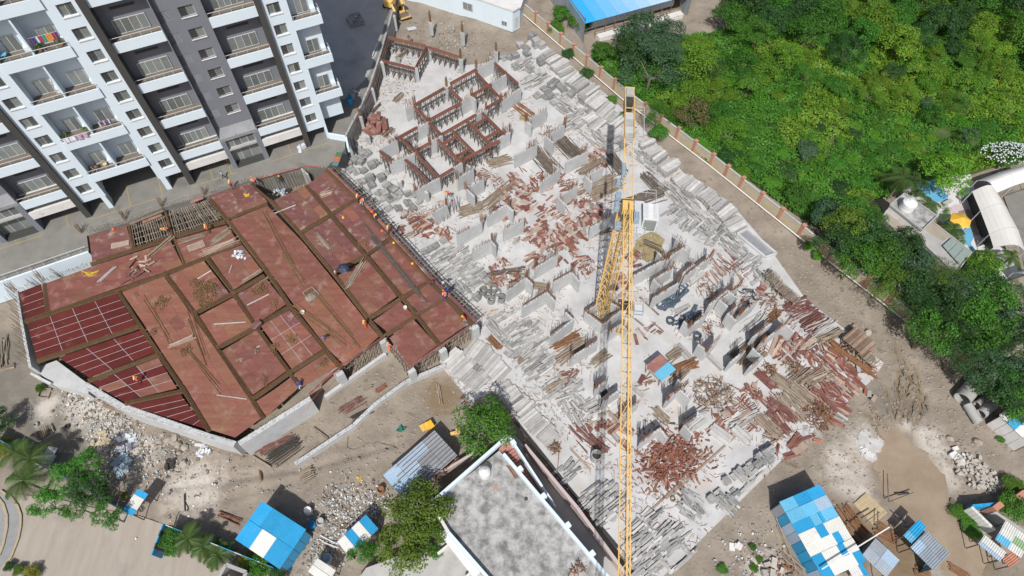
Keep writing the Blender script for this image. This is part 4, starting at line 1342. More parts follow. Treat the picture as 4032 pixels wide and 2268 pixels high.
# ------------------------------------------------------------------ stacks of blocks and planks
def block_stack(n, a, b, nz, mat=None, sx=1.15, sy=1.15, ang=None, k=2, hz=.2, z=0.0, label=None):
    p = P(n, a, b, z + hz * nz * .5)
    ang = GRID_B + random.gauss(0, .12) if ang is None else ang
    mat = mat or random.choice([m_block, m_grey, m_grey])
    t = thing("block_stack", (p[0], p[1], z), label or ("tall stack of %s concrete blocks" if nz > 4 else "low stack of %s concrete blocks") % ("pale" if mat is m_block else "grey"), "block stack", "stacks of concrete blocks on the raft", auto=True)
    for i in range(nz):
        for j in range(k):
            for jj in range(k if k > 2 else 1):
                if i == nz - 1 and random.random() < .25:
                    continue
                r = ang + (0 if i % 2 else math.pi / 2) * (1 if abs(sx - sy) < .3 else 0) + random.gauss(0, .04)
                u = np.array([math.cos(r), math.sin(r), 0])
                v = np.array([-u[1], u[0], 0])
                c = np.array([p[0], p[1], z + hz * (i + .5)]) + v * sy / k * (j + .5 - k / 2) + [random.gauss(0, .02), random.gauss(0, .02), 0]
                put_box("block", mat, t, c, (sx, sy / k * .96, hz * .97), rz=r)
    return t

for (a, b, nz) in [(1462, 262, 5), (1490, 310, 8), (1375, 318, 4), (1530, 325, 5), (1420, 345, 3), (1340, 400, 4), (1425, 385, 4), (1385, 440, 3), (1445, 490, 7), (1525, 440, 7), (1500, 520, 3), (1345, 485, 3), (1260, 420, 2), (1305, 415, 2),
                   (1602, 620, 6), (1627, 590, 5), (1552, 640, 3), (1587, 690, 4), (1690, 650, 3), (1742, 680, 3), (1500, 690, 3), (1622, 742, 3), (1832, 720, 6), (1880, 805, 3), (1660, 620, 2), (1705, 690, 2), (1560, 700, 2), (2100, 1010, 3), (2112, 1050, 3), (1640, 700, 2)]:
    block_stack(2, a, b, nz)
for (a, b, nz) in [(170, 1092, 3), (205, 1085, 3), (232, 1108, 4), (268, 1110, 3), (140, 1140, 3), (182, 1160, 5), (130, 1180, 3), (222, 1165, 5), (100, 1222, 3), (75, 1245, 2), (300, 1195, 5), (325, 1180, 4), (190, 1245, 3), (242, 1235, 2), (288, 1290, 6), (370, 1285, 5), (230, 1315, 3), (405, 1250, 2), (150, 1225, 2), (300, 1340, 3), (410, 1345, 4), (462, 1375, 4), (350, 1400, 3), (395, 1400, 4), (482, 1425, 3), (340, 1450, 3), (270, 1400, 2), (215, 1370, 2), (430, 1180 + 260, 3)]:
    block_stack(2, a, b, nz, random.choice([m_grey, m_grey, m_block]), 1.0, 1.0)
for (a, b, nz) in [(240, 22, 2), (335, 85, 2), (500, 40, 3), (440, 82, 3), (560, 105, 3), (600, 150, 3), (490, 145, 3), (530, 185, 2), (612, 45, 3), (560, 40, 2), (385, 75, 2), (420, 150, 2), (640, 100, 2), (760, 420, 2), (800, 470, 2), (720, 440, 2), (690, 455, 2), (820, 380, 2),
                   (1110, 640, 3), (1060, 790, 4), (1290, 1195, 2), (1320, 1120, 2), (1130, 670, 3)]:
    block_stack(5, a, b, nz, random.choice([m_grey, m_block]), 1.0, .9)
for (a, b, nz) in [(700, 560, 6), (735, 545, 6), (660, 590, 5), (690, 610, 5), (735, 600, 4), (640, 640, 4), (600, 640, 3), (560, 690, 3), (520, 690, 3), (480, 720, 3), (600, 700, 2), (540, 740, 2), (310, 890, 3), (360, 850, 2), (420, 760, 3), (430, 900, 2), (400, 940, 2), (480, 840, 2)]:
    block_stack(9, a, b, nz, random.choice([m_block, m_block, m_grey]), .95, .7)

def plank_stack(n, a, b, c, d, wide, nz, mat=None, wd=.5, hz=.18, lab="long stack of pale concrete planks", z=0.0):
    """planks lie from (a,b) to (c,d), several side by side and several deep"""
    p, q = P(n, a, b, z + hz * nz), P(n, c, d, z + hz * nz)
    mid = (p + q) / 2
    t = thing("plank_stack", (mid[0], mid[1], z), lab, "plank stack", "stacks of concrete planks on the raft", auto=True)
    l, dr, s, u = frame(p, q)
    for i in range(nz):
        for j in range(wide):
            if i == nz - 1 and random.random() < .22:
                continue
            o = s * wd * (j + .5 - wide / 2) + dr * random.gauss(0, .07) + s * random.gauss(0, .02)
            e = dr * (.5 * l + random.uniform(-.1, .05))
            m0 = np.array([mid[0], mid[1], z + hz * (i + .5)]) + o
            put_bar("plank", mat or (m_plank if i > nz - 3 else m_block), t, m0 - e, m0 + e, wd * .94, hz * .95)
    return t

for row in [(2, 1550, 395, 1620, 355, 3, 5), (2, 1575, 440, 1660, 395, 2, 5), (2, 1610, 485, 1715, 425, 3, 5), (2, 1650, 520, 1745, 470, 3, 5), (2, 1720, 590, 1805, 520, 3, 6), (2, 1770, 630, 1860, 570, 3, 6), (2, 1815, 690, 1930, 610, 3, 6), (2, 1855, 740, 1960, 660, 2, 6), (2, 1900, 770, 1990, 700, 3, 6),
            (2, 1945, 830, 2040, 740, 3, 5), (2, 2005, 870, 2075, 800, 3, 5), (2, 2035, 910, 2140, 830, 2, 5), (2, 1850, 870, 1930, 820, 3, 4), (2, 1890, 935, 1985, 850, 3, 4), (2, 1960, 950, 2060, 920, 3, 4), (2, 2010, 985, 2075, 950, 2, 4),
            (2, 2250, 1040, 2345, 1000, 2, 6), (2, 2290, 1105, 2395, 1060, 3, 6), (2, 2345, 1160, 2435, 1095, 2, 7), (2, 2400, 1215, 2520, 1150, 3, 7), (2, 2430, 1000 + 240, 2525, 1185, 1, 7), (2, 2500, 1310, 2574, 1260, 3, 6)]:
    plank_stack(*row[:5], row[5], row[6])
for row in [(6, 160, 30, 235, -40, 4, 5), (6, 235, 70, 320, 10, 3, 5), (6, 290, 115, 370, 55, 3, 6), (6, 325, 160, 420, 85, 3, 6), (6, 370, 195, 470, 120, 4, 6), (6, 425, 285, 540, 225, 4, 4), (6, 85, -20, 170, -90, 3, 5)]:
    plank_stack(*row[:5], row[5], row[6])
for row in [(6, 160, 670, 255, 600, 2, 4), (6, 60, 900, 165, 850, 2, 2), (6, 440, 940, 520, 860, 1, 3), (6, 620, 1090, 690, 1030, 2, 2), (6, 440, 1150, 520, 1075, 2, 1), (9, 130, 380, 250, 290, 3, 3), (9, 310, 370, 450, 470, 3, 2), (9, 480, 370, 590, 470, 2, 4), (6, 290, 1200, 400, 1310, 1, 4), (6, 60, 1135, 160, 1240, 2, 1), (8, 2000, 210, 2100, 120, 4, 2), (8, 2250, 170, 2130, 60, 3, 1)]:
    plank_stack(*row, lab="pale precast planks lying between the walls", mat=m_plank)
# leaning planks against two walls
for (n, a, b) in [(5, 780, 200), (5, 830, 175), (5, 900, 120)]:
    p = P(n, a, b, 1.0)
    t = thing("leaning_planks", (p[0], p[1], 0), "tall concrete planks leaning on a wall", "planks", "planks leaning on walls", auto=True)
    for i in range(3):
        e = p + UB * (i - 1) * .5
        put_bar("plank", m_block, t, [e[0] + .3, e[1] - .5, .05], [e[0], e[1], 2.4], .42, .12)

def heap(n, a, b, r, cnt, ls, wd, th, mats, ang, spread, hgt, name, part, label, cat, group=None, auto=True, flat=.1, z=0.0, ry=None):
    """pieces thrown on a heap: each a part"""
    c = P(n, a, b, z)
    t = thing(name, (c[0], c[1], z), label, cat, group, auto)
    ry = ry or r
    lanes = max(2, int(2 * ry / (wd * 1.22)))
    clus = [(random.gauss(0, r * .5), random.gauss(0, ry * .5), random.choice([0, 0, 1.57, .3, -.35, .15]), random.uniform(*ls), wd * random.choice([.35, .5, .8, 1.2, 2.0])) for _ in range(max(3, cnt // 7))]
    for i in range(cnt):
        rr, th_ = math.sqrt(random.random()), random.uniform(0, 6.283)
        x, y = rr * r * math.cos(th_), rr * ry * math.sin(th_)
        da, cw = 0, None
        if part == "offcut":
            rr = min(1.3, abs(random.gauss(0, .58)))
            x, y = rr * r * math.cos(th_), rr * ry * math.sin(th_)
        if part == "plank":           # laid side by side in loose courses
            y = ((i * 7) % lanes + .5 - lanes / 2) * wd * 1.22 + random.gauss(0, .03)
            x = random.uniform(-1, 1) * r * math.sqrt(max(.1, 1 - (y / ry) ** 2))
            rr = min(1, math.hypot(x / r, y / ry))
        elif part == "board" and random.random() < .78:   # small sorted piles, the rest thrown loose
            q = clus[i % len(clus)]
            k = i // len(clus)
            cw = q[4]
            x, y, da = q[0] - math.sin(q[2]) * (k - 3) * cw * 1.15 + random.gauss(0, .08), q[1] + math.cos(q[2]) * (k - 3) * cw * 1.15 + random.gauss(0, .04), q[2] - random.gauss(0, spread) * .85
            rr = min(1, math.hypot(x / r, y / ry))
        g = ang
        px = c[0] + x * math.cos(g) - y * math.sin(g)
        py = c[1] + x * math.sin(g) + y * math.cos(g)
        zz = z + th / 2 + random.random() * hgt * max(0, 1 - rr * rr)
        rot = wob(flat * (.5 if cw else 1)) @ rz3(ang + da + random.gauss(0, spread * (.4 if part == "plank" else .2 if cw else 1)))
        ww = wd * (random.choice([.4, .6, .9, 1.3, 2.2]) if part == 'board' else random.uniform(.6, 1.25))
        ww = cw * random.uniform(.85, 1.1) if cw else ww
        put_box(part, random.choice(mats), t, (px, py, zz + .02), (q[3] * random.uniform(.85, 1.1) if cw else random.uniform(*ls), ww, th), rot=rot)
    return t

# concrete planks thrown on heaps along the deck and round the raft's rim
def planks(n, a, b, r, ry, cnt, ang, spread, ls=(1.1, 1.9), wd=.27, hgt=.6, lab="spread heap of pale concrete planks", mats=None):
    heap(n, a, b, r * .88, cnt, ls, wd, .14, mats or [m_plank, m_plank, m_block, m_block, m_grey], ang, spread * .55, hgt, "plank_heap", "plank", lab, "plank heap", "heaps of loose concrete planks", flat=.05, ry=ry * .9)

GB, GA = GRID_B, GRID_A
for a in [(2, 1470, 585, 2.6, 1.6, 30, GB, .25), (2, 1400, 470, 2.2, 1.6, 24, GB, .5), (2, 1700, 780, 3, 1.6, 34, GA, .35), (2, 1800, 850, 2.6, 2, 30, GB, .5), (2, 1920, 1000, 3.2, 1.5, 34, GA, .3), (2, 2040, 1040, 2.2, 2.2, 28, GB, .6), (2, 1760, 900, 2.6, 1.6, 26, GB, .4), (2, 2000, 1100, 2.4, 1.4, 24, GA, .5),
          (2, 2380, 1290, 3.6, 1.3, 30, GA, .12), (2, 2280, 1170, 3.0, 1.0, 20, GA, .12), (2, 2480, 1400, 3.2, 1.4, 26, GA, .25), (6, 70, 60, 3, 1.6, 34, GA, .5), (6, 170, 170, 3, 2, 40, GA, .6), (6, 60, 180, 2.6, 1.8, 28, GB, .5), (6, 270, 260, 2.8, 2, 40, GA, .7), (6, 350, 330, 2.6, 2, 34, GB, .6), (6, 430, 380, 2.4, 1.8, 30, GA, .7),
          (6, 180, 280, 2.4, 1.6, 26, GB, .6), (6, 470, 430, 2, 1.5, 22, GA, .6), (6, 560, 560, 2.6, 1.6, 34, GB, .5), (6, 640, 610, 2.6, 1.4, 30, GB, .4), (6, 690, 650, 1.8, 1.2, 16, GA, .5)]:
    planks(*a)
for a in [(5, 850, 500, 3, 1.8, 44, GB, .22), (5, 920, 590, 3.4, 2.0, 56, GB, .2), (5, 1010, 670, 3, 1.8, 44, GB, .25), (5, 950, 730, 2.4, 1.6, 30, GA, .5), (5, 1000, 780, 2, 1.4, 26, GB, .6), (5, 790, 440, 1.8, 1.4, 20, GB, .7),
          (5, 1150, 910, 2.4, 1.4, 34, GB, .3), (5, 1250, 890, 2.6, 1.3, 34, GB, .3), (5, 1330, 960, 2.2, 1.4, 30, GB, .4), (5, 1400, 1060, 2.6, 2.0, 44, GB, .8), (5, 1330, 1060, 2.0, 1.6, 30, GB, .8), (5, 1470, 1150, 2.2, 1.6, 30, GB, .7), (5, 1200, 1030, 2.2, .8, 18, GA, .15),
          (5, 1420, 1225, 2.2, 1.5, 26, GB, .3), (5, 1500, 1300, 2.6, 1.5, 30, GB, .3), (5, 1560, 1370, 2.2, 1.4, 22, GB, .3), (8, 1700, 110, 2.4, 1.8, 34, GB, .9), (8, 1770, 230, 2.0, 1.8, 34, GA, .9), (8, 1860, 270, 2.2, 1.6, 26, GB, .6), (8, 1940, 880, 2.6, 1.7, 44, GB, .15), (8, 2020, 960, 2.4, 1.6, 40, GB, .15),
          (8, 2230, 1150, 2.2, 1.6, 36, GB, .5), (8, 2330, 1240, 2.4, 1.6, 40, GB, .4), (8, 2420, 1160, 2.4, 1.2, 34, GB, .3), (8, 2300, 1360, 2.4, 1.5, 40, GB, .3), (8, 2430, 1280, 2.0, 1.4, 30, GA, .4), (8, 2190, 1280, 1.6, 1.4, 22, GA, .4), (8, 2350, 1060, 1.7, 1.4, 18, GA, .6), (8, 2330, 1000, 1.2, 1.0, 12, GB, .6), (9, 60, 1290, 2.4, 1.4, 40, GB, .2), (9, 120, 1160, 1.8, 1.4, 36, GA, .5), (9, 30, 1190, 2, 1.2, 26, GB, .5),
          (9, 160, 940, 1.8, 1.5, 20, GA, .8), (9, 480, 790, 2.8, 1.4, 30, GB, .4), (9, 380, 850, 2, 1.4, 24, GB, .5), (9, 590, 700, 2, 1.2, 24, GB, .5), (9, 420, 920, 1.5, 1.2, 16, GA, .4), (8, 1720, 690, 1.6, 1.2, 14, GB, .9)]:
    planks(*a, hgt=.45)
# long pale planks on the rim towards the house
for row in [(5, 840, 1300, 960, 1190, 6), (5, 920, 1370, 1050, 1250, 6), (5, 990, 1260, 1110, 1110, 6), (5, 1060, 1330, 1190, 1180, 6), (5, 1020, 1420, 1130, 1330, 5), (8, 1010, 80, 1100, -10, 4), (5, 1150, 1390, 1270, 1270, 5),
            (8, 1215, 130, 1320, 60, 4), (8, 1270, 180, 1370, 110, 5), (8, 1310, 240, 1420, 150, 5), (8, 1360, 300, 1480, 190, 6), (8, 1420, 370, 1530, 280, 6), (8, 1480, 430, 1590, 330, 5), (8, 1540, 490, 1640, 400, 4)]:
    plank_stack(*row, 2, wd=.42, lab="row of long pale planks near the raft's rim")

# ------------------------------------------------------------------ red boards, timber and steel
RED = [m_ply, m_plyR, m_plyB, m_plyA, m_tan, m_tan, m_plank]

def boards(n, a, b, r, cnt, ang, spread, ls=(.7, 1.8), wd=.3, hgt=.5, lab="heap of reddish shuttering boards", mats=None, ry=None, flat=.12):
    heap(n, a, b, r * .9, int(cnt * 1.35), (ls[0] * .8, ls[1] * .85), wd * .78, .06, mats or RED, ang, spread * .7, hgt, "board_heap", "board", lab, "board heap", "heaps of red shuttering boards", flat=flat, ry=ry)

for a in [(5, 620, 240, 3.2, 36, GB, .6), (5, 720, 290, 2.6, 30, GB, .5), (5, 560, 310, 1.8, 16, GB, .2), (5, 850, 360, 2.0, 22, GA, .8), (5, 1330, 180, 2.2, 26, GA, .6), (2, 1130, 1285, 2.2, 20, GA, .4), (2, 1370, 1300, 2.4, 16, GA, .25), (2, 1260, 1360, 2.6, 30, GA, .6), (2, 1330, 1410, 2.6, 28, GA, .5), (2, 1650, 1330, 2.4, 24, GB, .3), (2, 1440, 1260, 1.2, 5, GA, .2), (2, 1530, 1280, 1, 5, GB, .4),
          (2, 1930, 1130, 2.6, 26, GA, .4), (2, 1460, 1420, 2.2, 24, GB, .7), (5, 1560, 160, 2.6, 26, GB, .3), (5, 1650, 235, 2.4, 30, GB, .3), (5, 1470, 60, 2.0, 16, GB, .5), (5, 1780, 100, 2.2, 22, GB, .4), (5, 1850, 190, 3.0, 40, GA, .7), (5, 1920, 130, 2.4, 26, GA, .7), (5, 1420, 370, 3.2, 42, GB, .5), (5, 1530, 420, 2.6, 34, GB, .5), (5, 1640, 380, 3.0, 40, GA, .5), (5, 1760, 440, 3.2, 44, GA, .4), (5, 1560, 340, 2.6, 24, GB, .8), (5, 1700, 340, 2.4, 24, GA, .4),
          (5, 1830, 540, 2.0, 20, GB, .6), (5, 1260, 650, 2.4, 30, GB, .6), (5, 1220, 560, 1.8, 10, GA, .6), (5, 1900, 600, 2.0, 18, GA, .6), (5, 1560, 510, 2.4, 22, GB, .3), (5, 2090, 640, 1.6, 10, GB, .6), (5, 2060, 760, 1.6, 8, GB, .15), (5, 2190, 500, 1.6, 18, GA, .8), (5, 1240, 690, 2.2, 20, GA, .7), (5, 2330, 980, 2.2, 7, GA, .1), (5, 2260, 1060, 1.8, 6, GA, .15), (5, 1750, 1370, 1.5, 12, GB, .3), (5, 2290, 1420, 1.2, 8, GB, .5)]:
    boards(*a)
for a in [(6, 400, 600, 3.0, 40, GA - .2, .35, (1.2, 3.2), .16), (6, 340, 570, 2, 20, GA, .3, (1, 2.6), .16), (6, 700, 730, 1.6, 12, GA, .8), (6, 760, 1170, 2.6, 26, GB, .2, (1.5, 3.4), .3), (6, 840, 1120, 2.6, 30, GB, .25, (1.5, 3.2), .3), (6, 960, 1200, 2.6, 34, GA, .9), (6, 1060, 1180, 2.4, 24, GA, .6), (6, 990, 1120, 2.2, 12, GB, .15, (2, 3.4), .4), (6, 860, 1030, .8, 4, GB, .3),
          (6, 1200, 1250, 2.6, 34, GA, .4, (1.5, 3.2), .35), (6, 1290, 1290, 2.8, 40, GA, .9), (6, 1350, 1230, 2.4, 22, GA, .3, (1.5, 3.5), .3), (6, 1230, 1380, 2.8, 36, GA, .3, (1.6, 3.4), .35), (6, 1120, 1430, 2.2, 26, GA, .4, (1.5, 3.0), .3), (9, 1180, 60, 2.2, 24, GA, .35, (1.6, 3.2), .35), (9, 1110, 150, 2.8, 36, GA + .3, .25, (1.8, 3.6), .35), (9, 620, 130, 1.8, 18, GA, .7), (9, 590, 90, 1.2, 8, GB, .8),
          (9, 470, 270, 2.4, 26, GB, .15, (1.6, 3.0), .2), (9, 430, 300, 1.6, 12, GB, .3), (9, 560, 190, 2.6, 10, GA, .1, (2, 3.4), .16), (9, 830, 320, 3.4, 34, GA, .2, (1.6, 3.4), .16), (9, 770, 520, 1.4, 5, GB, .1, (1.6, 2.6), .5), (9, 930, 420, 1.6, 5, GB, .1, (1.6, 2.6), .5), (6, 330, 990, 1.6, 30, GA, 1.0, (.5, 1.4), .1), (8, 1920, 370, 2.2, 34, GA, .9, (.7, 1.5), .25), (8, 2070, 370, 1.9, 14, GA, .15, (2, 3), .2), (8, 1880, 420, 2.6, 14, GA, .06, (2.5, 4), .1), (8, 1740, 20, 1.4, 14, GB, .6), (8, 2120, 330, 1.5, 10, GA, .4)]:
    boards(*a)
heap(2, 345, 915, 2.3, 26, (1.6, 2.6), .9, .05, [m_ply, m_ply, m_plyA], GA, .5, 1.3, "panel_heap", "panel", "steep red heap of shuttering panels beside the road wall", "panel heap", auto=False, flat=.45)
OFF = heap(9, 15, 605, 4.0, 290, (.4, 1.5), .24, .07, [m_ply, m_ply, m_plyR, m_plyA, m_plyB, m_tan, m_plank], GB, 2, .65, "offcut_heap", "offcut", "biggest round heap of red shuttering offcuts on the open raft", "offcut heap", auto=False, flat=.3, ry=3.0)
of2 = MB()
cc = P(9, 15, 605, 0)
for i in range(900):
    rr, th_ = min(5.2, abs(random.gauss(0, 2.3))), random.uniform(0, 6.283)
    x, y = rr * math.cos(th_), rr * .78 * math.sin(th_) * random.choice([.8, 1, 1.15])
    of2.box((cc[0] + x * UB[0] + y * UA[0], cc[1] + x * UB[1] + y * UA[1], .05 + random.random() * .8 * max(0, 1 - rr * rr / 15)), (random.uniform(.3, 1.0), random.uniform(.08, .2), .05), rot=(wob(.4) @ rz3(random.uniform(0, 6))))
of2.link("splinter", m_plyB, OFF, kind="stuff")
for (n, a, b, r, cnt, mat, lab) in [(9, 325, 145, 2.5, 170, m_wood, "round tangled heap of thin battens and bars"), (6, 900, 1310, 1.2, 60, m_wood, "small tangle of thin battens"), (6, 730, 1320, 1.0, 50, m_rust, "dark rusty tangle beside the stacked boards"), (9, 1075, 285, 1.9, 130, m_rust, "rusty brown tangle of clips at the raft's rim"), (6, 720, 825, 1.4, 45, m_rust, "rusty fan of short bars between walls"), (6, 280, 740, 1.6, 30, m_wood, "fan of pale battens between walls"), (6, 575, 790, 1.3, 40, m_dark, "dark heap of steel clamps"), (8, 1620, 525, .8, 40, m_rust, "rusty ball of wire at the raft's rim"), (2, 1560, 950, 1.3, 30, m_wood, "timber tangle inside the stair walls")]:
    heap(n, a, b, r, cnt, (.7, 1.8) if r > 1.5 else (.4, 1.2), .06, .05, [mat, m_rust if mat is m_wood else mat], 0, 2, .9, "tangle", "bar", lab, "tangle", auto=False, flat=.35)

def sticks(n, a, b, c, d, cnt, sp, r, mat, lab="bundle of steel props", part="prop", cat="prop bundle", jit=.06, layers=3):
    bundle("prop_bundle" if part == "prop" else "timber_bundle", P(n, a, b, 0), P(n, c, d, 0), cnt, sp, r, mat, lab, cat, part, "bundles of props and timber on the raft", True, jit, layers)

for a in [(2, 1150, 1190, 1300, 1160, 24, 1.8, .05, m_wood), (2, 1480, 1090, 1620, 1240, 46, 2.2, .05, m_steel), (2, 1660, 1010, 1800, 1150, 46, 2.4, .05, m_steel), (2, 2020, 1130, 2120, 1260, 36, 2.0, .05, m_steel), (2, 2280, 1270, 2400, 1400, 36, 1.8, .05, m_steel), (2, 1800, 1250, 1950, 1170, 22, 1.2, .05, m_wood), (2, 1340, 760, 1450, 840, 12, 1.4, .05, m_rust), (2, 1850, 1380, 2080, 1300, 40, 2.6, .05, m_wood), (2, 1900, 1430, 2060, 1360, 26, 1.6, .05, m_wood), (2, 470, 740, 520, 690, 12, .8, .05, m_wood), (2, 300, 820, 360, 760, 12, .6, .04, m_steel), (2, 390, 990, 450, 940, 24, 1.2, .05, m_wood), (2, 490, 430, 550, 370, 8, .6, .05, m_wood)]:
    sticks(*a)
for a in [(5, 950, 180, 1090, 130, 44, 1.8, .05, m_wood), (5, 1130, 120, 1300, -20, 26, 1.6, .05, m_wood), (5, 2120, 120, 2400, 30, 36, 1.8, .05, m_steel), (5, 1150, 1080, 1230, 1160, 16, .7, .04, m_rust), (5, 1350, 1250, 1450, 1200, 14, 1.0, .06, m_wood), (5, 1620, 1160, 1790, 1060, 14, .8, .05, m_rust), (5, 1640, 1250, 1830, 1120, 18, 1.3, .06, m_wood), (5, 1900, 1280, 2000, 1200, 12, 1.0, .06, m_wood), (5, 1470, 710, 1575, 640 + 80, 20, 1.0, .05, m_wood), (5, 1180, 620, 1400, 600, 14, .8, .05, m_steel), (5, 2260, 390, 2380, 440, 8, .9, .05, m_steel), (5, 1910, 340, 2020, 310, 8, .5, .05, m_steel)]:
    sticks(*a)
for a in [(6, 560, 1040, 690, 930, 20, 1.4, .055, m_plank), (6, 860, 900, 1020, 850, 34, 2.6, .06, m_plyR), (6, 870, 930, 1010, 860, 18, 2.0, .05, m_plank), (6, 970, 1010, 1110, 930, 24, 2.2, .06, m_plyR), (6, 1020, 1060, 1170, 980, 26, 2.2, .05, m_plank), (6, 1080, 1110, 1240, 1040, 16, 1.0, .06, m_wood), (6, 480, 1240, 610, 1150, 40, 2.0, .05, m_steel), (6, 560, 1290, 680, 1190, 22, 1.2, .05, m_wood), (6, 0, 1240, 80, 1180, 18, 1.2, .06, m_wood), (6, 20, 1340, 190, 1260, 26, 1.2, .05, m_rust), (6, 640, 1340, 760, 1449, 22, .9, .06, m_plyR), (6, 750, 1360, 860, 1449, 26, 1.6, .06, m_wood), (6, 900, 1400, 1010, 1310, 20, 1.6, .05, m_wood), (6, 990, 1420, 1150, 1330, 22, 1.6, .06, m_wood), (6, 1160, 1130, 1470, 1340, 14, .7, .08, m_rust), (6, 700, 980, 800, 900, 12, 1.0, .05, m_rust)]:
    sticks(*a)
for a in [(9, 800, 150, 960, 310, 34, 1.6, .06, m_wood), (9, 880, 80, 1030, 210, 40, 2.2, .05, m_wood), (9, 730, 180, 920, 310, 26, 1.2, .06, m_plyR), (9, 640, 290, 800, 440, 26, 1.4, .06, m_wood), (9, 720, 260, 860, 400, 20, 1.0, .06, m_plyR), (9, 440, 350, 640, 250, 26, 1.4, .05, m_plank), (9, 700, 400, 800, 440, 12, 1.6, .05, m_wood), (8, 1790, 370, 1990, 540, 18, .7, .05, m_plyR), (8, 1560, 110, 1670, 60, 10, .8, .06, m_wood), (8, 2350, 240, 2440, 330, 18, 1.0, .05, m_wood), (8, 1990, 320 - 180, 1930, 60, 18, 1.0, .05, m_dark), (9, 20, 60, 140, -60, 12, 1.0, .05, m_wood), (9, 110, 310, 260, 260, 10, .6, .06, m_plank)]:
    sticks(*a, lab="bundle of weathered timber", part="timber", cat="timber bundle")
heap(6, 150, 950, 1.5, 34, (1.8, 2.6), .14, .12, [m_blue_steel], GB, .2, .5, "channel_bundle", "channel", "bundle of dark blue steel channels between two walls", "steel channels", auto=False, flat=.04)
# dark steel frames
for (n, a, b, sx, sy, lab) in [(6, 70, 750, 2.2, 1.5, "square dark steel frame lying flat"), (6, 20, 830, 1.8, 1.2, "dark steel frames heaped under the square frame"), (5, 2410, 840, 2.0, 1.3, "leaning dark steel frames behind a wall")]:
    c = P(n, a, b, 0)
    t = thing("steel_frame", c, lab, "steel frame", "dark steel frames on the raft")
    for k in range(3):
        g = GB + random.gauss(0, .3)
        u, v = np.array([math.cos(g), math.sin(g), 0]), np.array([-math.sin(g), math.cos(g), 0])
        o = c + [random.gauss(0, .25), random.gauss(0, .25), .1 + .2 * k]
        q = [o - u * sx / 2 - v * sy / 2, o + u * sx / 2 - v * sy / 2, o + u * sx / 2 + v * sy / 2, o - u * sx / 2 + v * sy / 2]
        for e0, e1 in zip(q, q[1:] + q[:1]):
            put_bar("channel", m_blue_steel, t, e0, e1, .2, .12)
        put_bar("channel", m_blue_steel, t, q[0], q[2], .12)
        put_bar("channel", m_blue_steel, t, lerp(q[0], q[1], .5), lerp(q[2], q[3], .5), .12)
# propped trestles on the rim, each a stack of open timber frames
for (n, a, b) in [(6, 760, 680), (6, 815, 740), (6, 890, 800), (6, 740, 650), (6, 850, 770), (6, 1455, 1250), (6, 1420, 1220)]:
    c = P(n, a, b, .6)
    t = thing("trestle", (c[0], c[1], 0), "weathered timber trestle on the raft's rim", "trestle", "timber trestles on the rim", auto=True)
    for k in range(9):
        o = np.array([c[0], c[1], 0]) + UA * (k - 4) * .17
        put_bar("slat", m_wood, t, o - UB * .8 + [0, 0, 1.1 + random.uniform(-.05, .1)], o + UB * .8 + [0, 0, 1.1 + random.uniform(-.05, .1)], .08)
    for sx in (-1, 1):
        for sy in (-1, 1):
            o = np.array([c[0], c[1], 0]) + UA * .75 * sx + UB * .7 * sy
            put_bar("leg", m_wood, t, o, o + [0, 0, 1.1], .09)
        o = np.array([c[0], c[1], 0]) + UA * .75 * sx
        put_bar("brace", m_wood, t, o - UB * .7 + [0, 0, .1], o + UB * .7 + [0, 0, 1.05], .07)
# big rusty stack of slats beyond the rim
c = P(6, 1380, 1120, .9)
t = thing("slat_rack", (c[0], c[1], -.3), "brown rack of timber slats standing on the dirt beyond the raft corner", "slat rack")
for k in range(16):
    o = np.array([c[0], c[1], 1.3]) + UA * (k - 8) * .2
    put_bar("slat", m_wood if k % 3 else m_rust, t, o - UB * 1.5, o + UB * 1.3, .16, .1)
for k in range(60):
    o = np.array([c[0] - .8, c[1] - .9, .1]) + [random.gauss(0, .7), random.gauss(0, .6), random.uniform(0, .9)]
    put_box("scrap", random.choice([m_rust, m_dark, m_wood]), t, o, (.6, .1, .1), rot=Euler((random.random(), random.random(), random.uniform(0, 6))).to_matrix())
for sx in (-1, 1):
    for sy in (-1, 1):
        o = np.array([c[0], c[1], -.4]) + UA * 1.4 * sx + UB * 1.2 * sy
        put_bar("leg", m_wood, t, o, o + [0, 0, 1.65], .12)
# hollow round moulds and rings
for (n, a, b, h, r, mat, lab) in [(5, 1105, 735, .9, .5, m_grey, "round concrete ring"), (5, 1185, 720, .7, .55, m_grey, "round concrete ring"), (5, 1165, 800, .9, .5, m_grey, "round concrete ring"), (5, 1240, 790, 1.0, .48, m_grey, "round concrete ring"), (5, 1140, 760, .8, .5, m_grey, "round concrete ring"), (5, 1210, 750, .5, .5, m_grey, "round concrete ring"), (8, 1930, 570, 1.4, .62, m_old, "dark open drum"), (6, 15, 955, .5, .5, m_blue_steel, "dark steel ring"), (6, 215, 1065, .7, .5, m_blue_steel, "blue steel ring"), (5, 2470, 955, .4, .5, m_blue_steel, "dark steel ring"), (2, 440, 350, 1.0, .35, m_old, "grey drum"), (2, 515, 345, .5, .45, m_old, "grey drum"), (2, 490, 425, .9, .4, m_old, "grey drum"), (9, 35, 890, .3, .3, m_wood, "small round tub")]:
    c = P(n, a, b, h)
    o_ = MB().tube((c[0], c[1], 0), (c[0], c[1], h), r, r - .09, 14).link("concrete_ring" if "ring" in lab else "drum", mat)
    tag(o_, None, "ring" if "ring" in lab else "drum")
    AUTO.append((o_, lab + " standing on the raft", (c[0], c[1], 0)))
